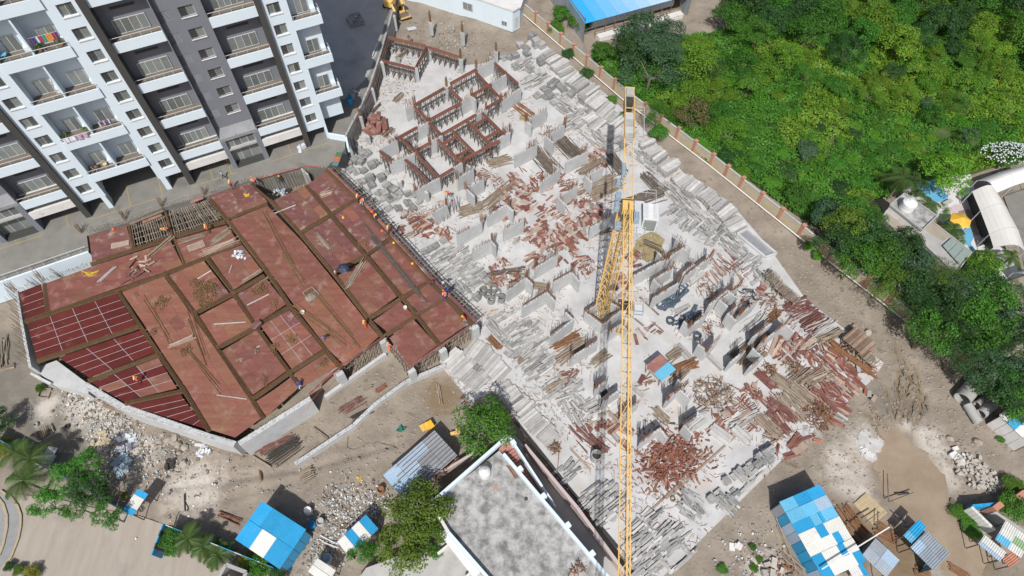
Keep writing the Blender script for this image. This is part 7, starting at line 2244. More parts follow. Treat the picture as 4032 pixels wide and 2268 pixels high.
tag(MB().bar(P(2, 305, 405, 3.5), P(2, 340, 315, 3.7), .12).link("white_pipe", m_pipe_white), "white pipe leaning on the road wall", "pipe")
ban = thing("banner", c2(1400, 580, 3.2), "leaning banner in green and orange by the driveway corner", "banner")
for k, mt in enumerate((M("banner_green", (.05, .12, .07), (.06, .14, .09), 3), M("banner_orange", (.4, .12, .05), (.35, .1, .04), 3), M("banner_teal", (.08, .18, .18), (.07, .15, .15), 3))):
    put_bar("strip", mt, ban, lerp(c2(1418, 530, 3.9), c2(1370, 660, 3.6), k / 3), lerp(c2(1418, 530, 3.9), c2(1370, 660, 3.6), (k + .97) / 3), .9, .05)
rf = thing("plastic_sheet", G_(2, 592, 215), "white plastic sheet on the dirt yard", "sheet")
put_box("sheet", m_cloth_white, rf, G_(2, 592, 215) + [0, 0, .25], (1.6, 1.1, .03), rot=(wob(.15) @ rz3(.5)))
yb = thing("yellow_sheet_pile", G_(8, 700, 380), "yellow panels beside the galvanised shed's top corner", "panels")
for k in range(4):
    put_box("panel", m_helmet if k % 2 else m_yellow, yb, G_(8, 700, 385) + [k * .3 - .4, k * .1, .5 + k * .1], (.6, 1.0, .05), rot=(wob(.15) @ rz3(.6)))
ye = thing("excavator_bucket", G_(8, 910, 425), "yellow machine arm showing from under the round tree", "machine")
MB().box(G_(8, 910, 428) + [0, 0, .7], (1.2, .35, .4), R(15)).link("arm", m_yellow, ye)
MB().box(G_(8, 930, 418) + [0, 0, 1.0], (.5, .5, .4), R(30)).link("bucket", m_yellow, ye)
gn = thing("green_drum", G_(8, 520, 385), "heap of green tarpaulin on the dirt beside the galvanised shed", "tarpaulin")
for i in range(7):
    put_box("fold", M("green_tarp", (.02, .16, .11), (.03, .2, .14), 3), gn, G_(8, 522, 388) + [random.gauss(0, .25), random.gauss(0, .2), .1 + .06 * i], (.6, .35, .07), rot=(wob(.4) @ rz3(random.uniform(0, 6))))
bk_ = thing("dark_bar_bundle", G_(7, 2060, 555), "dark bundle of steel bars on the dirt beyond the straight retaining wall", "steel bars")
g0, g1 = G_(7, 1965, 620), G_(7, 2165, 490)
l, d, s, u = frame(g0, g1)
for i in range(46):
    o = s * random.gauss(0, .5) + [0, 0, random.uniform(.1, .9)]
    put_bar("bar", m_dark if i % 3 else m_steel, bk_, g0 + o + d * random.gauss(0, .2), g1 + o * .8 + d * random.gauss(0, .2), .06)
for n, a, b, c_, d_, cnt, sp, mt, lab, prt in [(7, 1890, 560, 2120, 450, 14, .9, m_plyR, "pinkish boards beside the dark bar bundle", "board"), (7, 2180, 745, 2265, 700, 12, 1.3, m_wood, "small rack of brown battens at the end of the low wall", "batten"), (7, 1840, 590, 1975, 665, 3, .2, m_wood, "two boards pointing from the dark bars to the deck's tip", "board"), (8, 80, 265, 230, 170, 8, 1.0, m_plyR, "pink panels under the deck's propped edge", "panel"),
                                         (8, 165, 320, 290, 255, 12, .7, m_dark, "black bars leaning on the low wall", "bar"), (8, 240, 110, 300, 80, 7, .4, m_wood, "tan battens nearest the low wall under the deck", "batten"), (8, 330, 115, 400, 75, 8, .4, m_plyB, "orange battens under the deck's propped edge", "batten"), (9, 790, 1045, 960, 1400, 5, 1.2, m_wood, "long brown timbers along the patchwork shed", "timber"), (9, 800, 1270, 960, 1420, 6, .9, m_wood, "heap of brown timbers at the patchwork shed's corner", "timber"),
                                         (9, 840, 605, 960, 690, 5, .5, m_wood, "thin poles on the dirt beside the raft rim", "pole"), (9, 1040, 465, 1100, 480, 6, .4, m_terra, "small orange pile on the dirt by the raft rim", "bar"), (9, 1240, 960, 1400, 1180, 16, 2.4, m_rust, "spread rusty bars between the sheds", "bar"), (9, 1500, 1100, 1640, 1180, 16, 1.6, m_rust, "rusty bars behind the small bright blue roof", "bar"), (9, 2030, 1370, 2180, 1480, 10, .7, m_rust, "rusty bars lying at the puddle's edge", "bar"), (9, 1780, 1400, 1880, 1449, 14, .9, m_rust, "rusty tangle in front of the grey corrugated roof", "bar"),
                                         (9, 1650, 860, 1750, 855, 2, .1, m_dark, "dark pole lying towards the puddle", "pole"), (7, 2440, 1230, 2330, 1180, 5, .5, m_pipe_white, "white pipes slanting behind the bright blue shed", "pipe"), (7, 1590, 1010, 1745, 1065, 6, .5, m_plyA, "red boards stacked at the bright blue shed's corner", "board"), (7, 2280, 380, 2390, 455, 2, .1, m_wood, "single pole on the dirt near the low wall", "pole"), (7, 1880, 690, 1900, 760, 2, .1, m_rust, "short bar on the dirt track", "bar"), (7, 1340, 870, 1350, 990, 2, .05, m_dark, "thin dark pole at the street gate", "pole"),
                                         (4, 40, 1090, 20, 1290, 7, .5, m_wood, "grey poles at the foot of the deck's narrow end", "pole"), (4, 10, 1320, 110, 1290, 6, .6, m_wood, "bamboo frame at the foot of the deck's narrow end", "pole"), (8, 790, 60, 810, 200, 3, .3, m_wood, "rough ladder lying on the dirt below the raft corner", "rail"), (8, 925, 210, 1000, 130, 1, .1, m_plank, "white plank resting on the raft's inner corner", "plank")]:
    e0, e1 = G_(n, a, b), G_(n, c_, d_)
    bundle("bar_bundle" if prt == "bar" else "timber_bundle", e0 + [0, 0, .05], e1 + [0, 0, .05], cnt, sp, .05, mt, lab, prt, prt, jit=.05)
wall_run("low_wall", [G_(7, 2165, 672), P(7, 2574, 375, 0), P(8, 350, 215, 0), P(8, 560, 62, 0), P(8, 845, -60, 0)], -.6, .55, .45, m_conc, "long low concrete wall with starter bars across the dirt", side=1, dowels=4, dh=.5)
wall_run("low_wall", [P(8, -30, 165, 0), P(8, 410, -150, 0)], -.6, .3, .4, m_conc, "low concrete wall under the deck's propped edge", dowels=0)
rope([(8, 130, 440), (8, 120, 530), (8, 180, 535), (8, 280, 490), (8, 370, 490), (8, 490, 530)], .04, m_wood, "pale hose lying on the dirt beside the galvanised shed", "hose", "hose", 0.0, lambda p, z: G_(*p) + [0, 0, .05])
rope([(8, 210 + 24 * math.cos(i * 1.9), 745 + 22 * math.sin(i * 2.3)) for i in range(14)], .04, m_rope, "yellow rope coil on the dirt near the rubbish heap", "rope", "rope", 0, lambda p, z: G_(*p) + [0, 0, .06])
crate = thing("garden_box", G_(7, 330, 130), "square planter frame on the dark yard", "planter")
cq_ = [G_(7, *q) for q in ((300, 95), (378, 100), (355, 165), (282, 158))]
for a, b in zip(cq_, cq_[1:] + cq_[:1]):
    put_bar("board", m_wood, crate, a + [0, 0, .15], b + [0, 0, .15], .08, .3)
for (a, b, lab) in [(310, 420, "pale wooden pallet on the dark yard"), (350, 400, "dark framed pallet leaning beside the pale one")]:
    t = thing("pallet", G_(7, a, b), lab, "pallet")
    q = G_(7, a, b)
    for k in range(6):
        put_box("slat", m_wood if "pale" in lab else m_steel, t, q + UB * (k - 2.5) * .22 + [0, 0, .25], (1.2, .12, .05), rz=GRID_A)
    for k in (-.45, 0, .45):
        put_box("runner", m_wood, t, q + UA * k + [0, 0, .12], (.1, 1.3, .18), rz=GRID_A)
# white brick pile, cement spill heaps, mat of split bamboo
m_rock2 = M("pale_rock", (.36, .33, .29), (.46, .43, .38), 2, .95, .3, 7)
for n, a, b, r, cnt, mt, sz, lab, nm in [(9, 1010, 390, 1.0, 26, m_plank, (.5, .25, .2), "white blocks scattered at the raft's rim", "block"), (9, 1420, 555, .7, 5, m_offwhite, (.9, .6, .05), "few white sacks on the cement crust by the puddle", "sack"), (9, 2200, 690, 2.0, 90, m_rock2, (.4, .3, .24), "heap of grey rubble stones beyond the puddle", "stone"), (9, 2330, 760, 1.4, 50, m_rock2, (.36, .27, .22), "smaller rubble heap beside the grey stones", "stone"), (9, 2080, 580, .9, 10, m_offwhite, (.9, .5, .2), "white slabs on the dirt beyond the puddle", "slab"),
                                      (7, 1465, 550, .9, 14, m_cloth_white, (.8, .3, .15), "white crumpled plastic on the dirt below the deck's tip", "plastic"), (7, 890, 640, 1.1, 14, m_motor, (.9, .6, .12), "grey blue tarpaulin in the rubbish heap", "tarpaulin"), (7, 720, 500, 1.4, 16, m_cream, (.9, .4, .12), "yellowed boards and cardboard in the rubbish heap", "cardboard"), (7, 910, 490, 1.0, 12, m_cloth_white, (.9, .6, .06), "white sheets in the rubbish heap", "sheet"), (9, 480, 1230, .5, 3, m_offwhite, (.7, .5, .2), "single pale slab on the slope below the raft", "slab"), (7, 335, 590, 1.3, 3, m_offwhite, (2.2, 1.5, .1), "big white panel beside the palms", "panel"), (7, 1240, 640, .6, 8, m_dark, (.4, .3, .2), "black rags on the dirt near the rubbish", "rag"), (9, 740, 1395, 1.0, 8, m_rock2, (.9, .5, .3), "pale boulders on the slope by the patchwork shed", "boulder"), (9, 800, 1430, 1.5, 60, m_rust, (.8, .1, .1), "rusty scrap at the patchwork shed's foot", "scrap")]:
    q = G_(n, a, b)
    t = thing(nm + "_heap", q, lab, nm + " heap")
    for i in range(cnt):
        rr, th_ = r * math.sqrt(random.random()), random.uniform(0, 6.3)
        s_ = random.uniform(.6, 1.3)
        x, y = q[0] + rr * math.cos(th_), q[1] + rr * math.sin(th_)
        put_box(nm, mt, t, (x, y, q[2] + sz[2] * .4 + random.random() * .3), (sz[0] * s_, sz[1] * s_, sz[2] * s_), rot=(wob(.14) @ rz3(random.uniform(0, 6.3))))
t = thing("cement_crust", G_(9, 1450, 490), "pale broken cement crust dumped beside the puddle", "cement")
m_crust = M("cement_crust", (.52, .51, .50), (.36, .345, .32), 1.3, .95, .3, 5, c3=(.27, .235, .19), s3=.9, t3=.54, w3=.08)
for n, a, b, r in [(9, 1440, 430, 1.2), (9, 1490, 470, 1.1), (9, 1420, 520, 1.2), (9, 1500, 530, .8), (9, 1400, 470, .8), (9, 1450, 570, .9), (9, 1540, 510, .5)]:
    q = G_(n, a, b)
    k = random.uniform(.02, .08)
    MB().prism([(q[0] + r * random.uniform(.55, 1.15) * math.cos(i * .57), q[1] + r * random.uniform(.55, 1.15) * math.sin(i * .57)) for i in range(11)], q[2] - .4, q[2] + k).link("crust_slab", m_crust, t)
mt_ = thing("bamboo_mat", G_(9, 1460, 960), "big yellowish woven bamboo mat on the dirt between the sheds and the puddle", "mat")
mq = [G_(9, *q) for q in ((1430, 850), (1580, 990), (1470, 1075), (1340, 930))]
for k in range(12):
    a, b = lerp(mq[0], mq[1], (k + .5) / 12), lerp(mq[3], mq[2], (k + .5) / 12)
    put_bar("strip", M("split_bamboo", (.42, .34, .2), (.34, .27, .17), 2.5, .85, .2, 9, rnd=.15), mt_, a + [0, 0, .12], b + [0, 0, .12], .36, .05)
for a, b in (((1560, 720), (1565, 925)), ((1565, 925), (1745, 858)), ((1490, 990), (1490, 1120)), ((1400, 1070), (1500, 1000)), ((1610, 1010), (1700, 1090))):
    o_ = tag(put_bar("bent_pole", m_steel, None, G_(9, *a) + [0, 0, .8], G_(9, *b) + [0, 0, .9], .09), None, "pole")
    AUTO.append((o_, "dark pole among the sheds", tuple(G_(9, *a))))
tag(put_bar("white_pole", m_pipe_white, None, P(9, 1110, 1400, 3.5), P(9, 1600, 1095, 3.5), .12), "long white pole across the patchwork shed's roof", "pole")
st_c = [(7, 1180, 430), (7, 1250, 480), (7, 1300, 560), (7, 1220, 470), (7, 1340, 520), (7, 1270, 450), (7, 1330, 640), (7, 1360, 640), (7, 1160, 480), (7, 1290, 500), (9, 1000, 470), (6, 830, 580), (9, 2030, 455), (9, 2230, 480), (6, 1340, 1010), (6, 1440, 1050), (9, 2050, 915)]
rk = MB()
for v in rng.normal(0, 1, (26, 3)):
    pass
bmr = bmesh.new()
bmesh.ops.create_icosphere(bmr, subdivisions=2, radius=.5)
for v in bmr.verts:
    v.co *= 1 + .28 * (random.random() - .5)
me_rock = bpy.data.meshes.new("boulder")
bmr.to_mesh(me_rock)
bmr.free()
me_rock.materials.append(m_rock := M("brown_stone", (.27, .23, .19), (.36, .31, .26), 2, .95, .3, 7, rnd=.2))
for i, (n, a, b) in enumerate(st_c):
    q = G_(n, a, b)
    s_ = random.uniform(.6, 1.25)
    o_ = put("boulder", me_rock, None, Matrix.Translation((q[0], q[1], q[2] + .1)) @ Euler((random.random(), random.random(), random.uniform(0, 6))).to_matrix().to_4x4() @ Matrix.Diagonal((s_, s_ * random.uniform(.7, 1), s_ * .7, 1)))
    tag(o_, None, "boulder", "boulders on the dirt")
    AUTO.append((o_, "brown boulder on the dirt", tuple(q)))
# loose stones and rubbish too small to count
DIRT_ZONES = [(7, 1700, 700, 14, 700), (7, 2300, 550, 12, 500), (8, 300, 420, 9, 600), (6, 1000, 600, 9, 700), (6, 1400, 900, 9, 800), (6, 1900, 1300, 9, 700), (9, 1300, 300, 8, 600), (9, 1100, 600, 7, 700), (9, 2000, 350, 9, 600), (9, 500, 1100, 7, 500), (9, 2250, 650, 6, 500), (2, 800, 200, 12, 500), (2, 1200, 300, 7, 300), (7, 1250, 520, 4, 500), (8, 700, 250, 7, 400), (6, 600, 100, 6, 250)]
b = MB()
OCT = np.array([(1, 0, 0), (-1, 0, 0), (0, 1, 0), (0, -1, 0), (0, 0, 1), (0, 0, -1)], float)
OCF = [(0, 2, 4), (2, 1, 4), (1, 3, 4), (3, 0, 4), (2, 0, 5), (1, 2, 5), (3, 1, 5), (0, 3, 5)]
zs = []
for n, a, b_, r, cnt in DIRT_ZONES:
    c = P(n, a, b_, -.3)
    zs.append(np.stack([rng.normal(c[0], r * .5, cnt), rng.normal(c[1], r * .5, cnt)], -1))
zs = np.concatenate(zs)
hz_ = ground_height(zs[None, :, 0], zs[None, :, 1])[0]
dr_ = poly_dist(zs[None, :, 0], zs[None, :, 1], RAFT)[0]
ds_ = poly_dist(zs[None, :, 0], zs[None, :, 1], STREET)[0]
dp_ = poly_dist(zs[None, :, 0], zs[None, :, 1], PUDDLE)[0]
for (x, y), h, ok in zip(zs, hz_, (dr_ > .5) & (ds_ > .5) & (dp_ > .3)):
    if ok and random.random() < .6:
        s_ = random.choice([.05, .06, .08, .1, .12, .2])
        b.add(OCT * np.array([s_ * random.uniform(.7, 1.4), s_, s_ * .6]) @ np.array(rz3(random.uniform(0, 6))).T + np.array([x, y, h + s_ * .15]), OCF)
b.link("gravel", m_rock, kind="stuff", label="loose stones on the dirt")
for nm, mt, cnt, sz in (("white_litter", m_offwhite, 1300, .14), ("blue_litter", m_sheet_skyblue, 200, .17), ("grey_litter", m_old, 900, .2), ("brown_litter", m_wood, 700, .25)):
    b = MB()
    for i in range(cnt):
        n, a, b_, r = random.choice([(7, 650, 200, 2.8), (7, 720, 320, 2.6), (7, 560, 120, 2), (7, 850, 440, 2.4), (7, 1000, 560, 2.6), (7, 800, 400, 2.4), (8, 180, 900, 2.4), (8, 80, 930, 2.2), (8, 320, 930, 1.6), (7, 2400, 1000, 2.4), (7, 2500, 1130, 2.0), (7, 1200, 640, 3), (7, 2350, 1280, 2), (9, 640, 1330, 3), (7, 1500, 700, 6), (2, 850, 300, 5)])
        c = P(n, a, b_, -.3)
        x, y = c[0] + random.gauss(0, r * .6), c[1] + random.gauss(0, r * .6)
        if inside((x, y), RAFT):
            continue
        s_ = sz * random.uniform(.4, 1.6)
        b.box((x, y, gz(x, y) + .06 + random.random() * .15), (s_, s_ * random.uniform(.4, 1), .03), rot=(wob(.4) @ rz3(random.uniform(0, 6.3))))
    b.link(nm, mt, kind="stuff", label=nm.replace("_", " ") + " strewn on the dirt")

# ridges of churned mud along the wheel ruts
m_mud = M("churned_mud", (.17, .14, .105), (.24, .2, .15), 1.2, .7, .4, 6)
b = MB()
for a, c in RUTS[:12]:
    for o in (-.45, .42, .0):
        k = int(np.linalg.norm(c - a) / .4)
        u = (c - a) / np.linalg.norm(c - a)
        sd = np.array([-u[1], u[0], 0])
        prev = None
        for i in range(k + 1):
            q = lerp(a, c, i / k) + sd * (o + .25 * math.sin(i * .23 + o * 9) + random.gauss(0, .05))
            q = np.array([q[0], q[1], gz(q[0], q[1]) - .07])
            if prev is not None and random.random() < .7:
                b.cyl(prev, q, random.uniform(.07, .17), random.uniform(.07, .17), 5, False)
            prev = q
b.link("mud_ridges", m_mud, kind="stuff", label="churned mud ridges along the wheel ruts above the puddle")

# ------------------------------------------------------------------ trees, palms and scrub
def leaf_mesh(name, C_, Nn, size, mat, asp=.55):
    """many leaf quads at C_ with normals Nn, lightly folded along the midrib"""
    k = len(C_)
    r = rng.normal(0, 1, (k, 3))
    u = np.cross(Nn, r)
    u /= np.linalg.norm(u, axis=1, keepdims=True) + 1e-9
    v = np.cross(Nn, u)
    s = (size * rng.uniform(.6, 1.35, k))[:, None]
    V = np.stack([C_ - u * s * .5, C_ + v * s * asp * .5 - Nn * s * .08, C_ + u * s * .5, C_ - v * s * asp * .5 - Nn * s * .08], 1).reshape(-1, 3)
    me = bpy.data.meshes.new(name)
    me.vertices.add(4 * k)
    me.vertices.foreach_set("co", V.astype(np.float32).ravel())
    me.loops.add(4 * k)
    me.loops.foreach_set("vertex_index", np.arange(4 * k, dtype=np.int32))
    me.polygons.add(k)
    me.polygons.foreach_set("loop_start", np.arange(0, 4 * k, 4, dtype=np.int32))
    me.update(calc_edges=True)
    me.materials.append(mat)
    return me

def unit(a):
    return a / (np.linalg.norm(a, axis=1, keepdims=True) + 1e-9)

def crown_points(nc, nl, flat=.75, cr=(.24, .4), lo=-.35, spread=.78, hollow=.5):
    d = unit(rng.normal(0, 1, (nc * 3, 3)))
    d = d[d[:, 2] > lo][:nc]
    cen = d * (spread * rng.uniform(.55, 1.0, (len(d), 1)))
    cen[:, 2] *= flat
    rad = rng.uniform(*cr, len(d))
    w_ = rad ** 2
    i = rng.choice(len(d), nl, p=w_ / w_.sum())
    q = unit(rng.normal(0, 1, (nl, 3)))
    q[:, 2] = np.where(q[:, 2] < -.3, -q[:, 2], q[:, 2])
    rr = rad[i] * (hollow + (1 - hollow) * rng.random(nl) ** .6)
    pts = cen[i] + q * rr[:, None] * np.array([1, 1, flat + .1])
    nn = unit(q * .8 + np.array([0, 0, .55]) + rng.normal(0, .45, (nl, 3)))
    return pts, nn

def leafmat(name, c1, c2, c3=None, t3=.6, sc=1.1):
    return M(name, c1, c2, sc, .55, 0, rnd=.22, c3=c3, s3=.9, t3=t3, w3=.08, translucent=.34, hue=.012, spec=.35)

LM = {
    'dark': leafmat("dark_leaf", (.03, .085, .02), (.05, .125, .028)),
    'mid': leafmat("mid_leaf", (.045, .15, .015), (.08, .21, .022)),
    'bright': leafmat("bright_leaf", (.075, .225, .014), (.12, .28, .02)),
    'vine': leafmat("vine_leaf", (.085, .21, .016), (.15, .28, .022), (.27, .31, .03), .58),
    'blue': leafmat("bluish_leaf", (.05, .11, .05), (.075, .15, .07)),
    'dry': leafmat("dry_twig_leaf", (.16, .11, .05), (.10, .12, .035)),
    'olive': leafmat("olive_leaf", (.085, .165, .016), (.14, .225, .026)),
    'palm': leafmat("palm_leaf", (.05, .10, .022), (.085, .14, .03)),
    'hedge': leafmat("golden_hedge_leaf", (.30, .30, .03), (.22, .26, .03)),
}
m_bark = M("grey_bark", (.13, .10, .075), (.19, .15, .115), 4, .95, .4, 14)
CROWNS = {}
for key, (nc, nl, flat, cr, lo, spread, size, asp) in {
    'broad': (30, 3800, .75, (.2, .42), -.15, .95, .085, .6), 'broad2': (24, 3800, .85, (.22, .46), -.2, .92, .085, .6), 'bush': (34, 3200, .7, (.26, .42), 0, .72, .1, .6),
    'bush2': (26, 3200, .6, (.28, .45), .05, .7, .11, .55), 'open': (26, 2600, .75, (.16, .3), -.3, .9, .085, .5), 'feather': (46, 4800, .8, (.14, .32), -.2, .98, .065, .35)}.items():
    CROWNS[key] = [(crown_points(nc, nl, flat, cr, lo, spread), size, asp) for _ in range(2)]
_cm = {}

def crown_mesh(key, var, mt):
    if (key, var, mt) not in _cm:
        (p, n), size, asp = CROWNS[key][var]
        _cm[(key, var, mt)] = leaf_mesh("crown", p, n, size, LM[mt], asp)
    return _cm[(key, var, mt)]

def trunk(t, c, top, r, nb=4, spread=.5):
    b = MB()
    c, top = np.array(c, float), np.array(top, float)
    mid = lerp(c, top, .55)
    b.cyl(c - [0, 0, .3], mid, r, r * .7, 7)
    for k in range(nb):
        a = 6.28 * k / nb + random.random()
        e = mid + np.array([math.cos(a) * spread, math.sin(a) * spread, (top[2] - mid[2]) * random.uniform(.7, 1.1)])
        b.cyl(mid - [0, 0, .05], e, r * .6, r * .18, 5)
    b.link("trunk", m_bark, t)

def tree(c, r, h, key, mt, label, group=None, name="tree", auto=False, z0=None, rz_=None, squash=1.0):
    """crown of radius r whose middle is at height h over the ground"""
    z0 = -.3 if z0 is None else z0
    t = thing(name, (c[0], c[1], z0), label, "tree" if name == "tree" else "bush" if name == "bush" else "shrub", group, auto)
    trunk(t, (c[0], c[1], z0), (c[0], c[1], z0 + h), max(.06, r * .05), 4, r * .45)
    put("crown", crown_mesh(key, random.randrange(2), mt), t, Matrix.Translation((c[0], c[1], z0 + h)) @ Matrix.Rotation(random.uniform(0, 6.3) if rz_ is None else rz_, 4, 'Z') @ Matrix.Diagonal((r, r * random.uniform(.85, 1.1), r * squash * random.uniform(.9, 1.1), 1)))
    return t

# outlines of the scrub beyond the wall, in photo places seen at the canopy's height
def Dp(a, b, z=1.5):
    return D(a, b, z)
SCRUB = [Dp(1490, 120), Dp(1620, 105), Dp(1840, 55), Dp(1850, -60), Dp(2750, -60), Dp(2750, 370), Dp(2570, 385), Dp(2460, 420), Dp(2320, 440), Dp(2230, 480), Dp(2160, 500), Dp(2080, 560), Dp(2010, 520), Dp(1900, 440), Dp(1790, 390), Dp(1740, 345), Dp(1640, 270), Dp(1560, 195)]
xs = np.array([[p[0], p[1]] for p in SCRUB])
lo_, hi_ = xs.min(0), xs.max(0)
# ground cover: one mass of leaves over a rolling surface
K = 150000
pts = rng.uniform(lo_, hi_, (K * 2, 2))
sel = poly_dist(pts[None, :, 0], pts[None, :, 1], SCRUB)[0] < .4
pts = pts[sel][:K]
n1 = vnoise(pts[:, 0], pts[:, 1], .16, 4)
n2 = vnoise(pts[:, 0], pts[:, 1], .5, 5)
n3 = vnoise(pts[:, 0], pts[:, 1], 1.3, 6)
surf = -.2 + 1.0 * n1 + .7 * n2 + .4 * n3
dep = rng.random(len(pts)) ** 2 * .5
keep = (n2 + .35 * n3 + .15 * rng.random(len(pts))) > .3
C3 = np.stack([pts[:, 0], pts[:, 1], surf - dep], -1)
gx = (vnoise(pts[:, 0] + .2, pts[:, 1], .5, 5) - n2) * 6
gy = (vnoise(pts[:, 0], pts[:, 1] + .2, .5, 5) - n2) * 6
NN = unit(np.stack([-gx, -gy, np.ones(len(pts))], -1) + rng.normal(0, .38, (len(pts), 3)))
m_cover = leafmat("scrub_leaf", (.05, .165, .016), (.095, .235, .022), (.17, .28, .03), .58, .5)
for nm, pick, mt, size in (("undergrowth", keep & (n1 < .62), m_cover, .34), ("creeper_cover", keep & (n1 >= .62), LM['vine'], .3)):
    me = leaf_mesh(nm, C3[pick], NN[pick], size, mt, .7)
    o_ = bpy.data.objects.new(nm, me)
    COL.objects.link(o_)
    tag(o_, "low green %s over the scrub land beyond the boundary wall" % nm.replace("_", " "), None, None, "stuff")

m_grassy = M("weedy_ground", (.03, .07, .015), (.09, .12, .03), .8, .95, .2, 5, c3=(.17, .14, .09), s3=.25, t3=.6, w3=.1)
MB().prism(SCRUB, -.3, .02).link("weeds", m_grassy, kind="stuff", label="weedy ground under the scrub beyond the boundary wall")
# distinct trees first
KNOWN = [
    (1640, 175, 5.6, 4.6, 'feather', 'blue', "big dark bluish tree right beside the crane's tail beyond the wall"),
    (1590, 130, 3.6, 3.6, 'broad', 'dark', "dark tree just beyond the bluish tree towards the blue roof"),
    (1735, 165, 4.0, 3.6, 'broad2', 'vine', "tree draped in yellow-green creeper beside the big bluish tree"),
    (1745, 235, 3.0, 2.2, 'bush', 'vine', "creeper-covered bush below the draped tree by the wall"),
    (1745, 290, 3.4, 2.0, 'open', 'dry', "brown half-dry bush close to the boundary wall"),
    (1655, 290, 2.6, 2.6, 'feather', 'mid', "fresh green feathery tree between the crane's tail and the brown bush"),
    (1660, 335, 1.9, 1.8, 'bush', 'mid', "fresh green bush at the wall below the feathery tree"),
    (1415, 35, 2.4, 1.6, 'bush', 'mid', "green bush behind the wall's far end"),
    (1460, 60, 2.6, 1.6, 'bush2', 'mid', "broad green bush beside the blue roof's near corner"),
    (1400, 70, 1.8, 1.2, 'bush', 'bright', "bright bush hugging the wall's far end"),
    (1520, 130, 2.6, 2.0, 'bush', 'mid', "green bush under the verandah's near end"),
    (1430, 135, 1.4, .9, 'bush', 'dark', "dark shrub on the raft side of the wall's far end"),
    (1475, 185, 1.5, .9, 'bush', 'dark', "dark shrub on the raft side of the wall, second from its far end"),
    (1540, 250, 1.2, .6, 'bush2', 'mid', "low green shrub between plank stacks and wall above the crane's tail"),
    (1570, 290, 1.2, .6, 'bush2', 'mid', "low green shrub between plank stacks and wall beside the crane's tail"),
    (2385, 440, 3.6, 4.2, 'broad', 'bright', "bright green round tree beside the small blue pool"),
    (2300, 470, 2.4, 3.2, 'open', 'palm', "loose palm-green tree left of the small blue pool"),
    (2080, 540, 2.6, 3.0, 'broad2', 'blue', "dark round tree nearest the scrub corner of the grey house"),
    (2010, 490, 2.4, 2.0, 'bush', 'mid', "broad green bush at the scrub's corner by the wall"),
    (2440, 340, 1.6, 2.4, 'open', 'blue', "thin bluish sapling standing in the open scrub"),
    (2330, 265, 1.8, 1.2, 'bush', 'blue', "bluish castor bush in the middle of the scrub"),
    (2030, 380, 2.2, 1.3, 'bush2', 'blue', "large-leaved bluish bush near the wall side of the scrub"),
]
for a, b, r, h, key, mt, lab in KNOWN:
    c = D(a, b, h * .9)
    tree(c, r, h, key, mt, lab, name="tree" if h > 2.2 else "bush")
fb = D(2530, 395, 1.6)
t = tree(fb, 2.6, 1.6, 'bush2', 'mid', "bush full of white blossom above the upper white awning", name="bush")
fl = MB()
for i in range(300):
    a, rr = random.uniform(0, 6.3), 3.6 * math.sqrt(random.random())
    fl.box((fb[0] + rr * math.cos(a) * 1.2, fb[1] + rr * math.sin(a) * .6, 1.6 + 1.6 * math.sqrt(max(.05, 1 - (rr / 4.2) ** 2)) + random.uniform(-.2, .25)), (.16, .16, .08), rot=(wob(.4) @ rz3(random.random())))
fl.link("blossom", m_cloth_white, t, kind="stuff")

placed = [(D(a, b, h * .9)[:2], r) for a, b, r, h, *_ in KNOWN]

def free(c, r, k=.62):
    return all((c[0] - p[0]) ** 2 + (c[1] - p[1]) ** 2 > (k * (r + q)) ** 2 for p, q in placed)

TREE_LAB = {'dark': "dark green tree", 'mid': "mid green tree", 'bright': "bright green tree", 'vine': "creeper-draped yellow-green tree", 'blue': "bluish dark tree"}
cnt = 0
tries = 0
while cnt < 185 and tries < 9000:
    tries += 1
    x, y = rng.uniform(lo_, hi_)
    if not inside((x, y), SCRUB):
        continue
    # the far half is woodland, the near half open scrub with scattered bushes
    v = (y - 79) / 26 + (vnoise(np.array([x]), np.array([y]), .09, 7)[0] - .5) * 1.1 + .008 * max(0, x - 70)
    if v > .55:
        r, h = random.uniform(2.6, 4.4), random.uniform(2.4, 4.2)
        key, mt = random.choice(['broad', 'broad2', 'feather', 'broad']), random.choice(['dark', 'dark', 'mid', 'blue', 'mid', 'dark', 'vine'])
    elif v > .1:
        r, h = random.uniform(1.8, 3.2), random.uniform(1.4, 2.4)
        key, mt = random.choice(['bush', 'broad2', 'feather', 'bush2']), random.choice(['mid', 'mid', 'vine', 'dark', 'bright', 'vine'])
    else:
        r, h = random.uniform(1.0, 2.0), random.uniform(.5, .9)
        key, mt = random.choice(['bush', 'bush2']), random.choice(['mid', 'bright', 'vine', 'mid', 'mid', 'bright', 'dark'])
    c = (x, y)
    if not free(c, r, .58):
        continue
    placed.append((c, r))
    big = h > 2.2
    tree(c, r, h, key, mt, (TREE_LAB[mt] if big else TREE_LAB[mt].replace("tree", "bush")) + (" of the far woodland" if big else " of the open scrub"), "trees and bushes of the green land beyond the wall", "tree" if big else "bush", auto=True, squash=1 if big else .75)
    cnt += 1

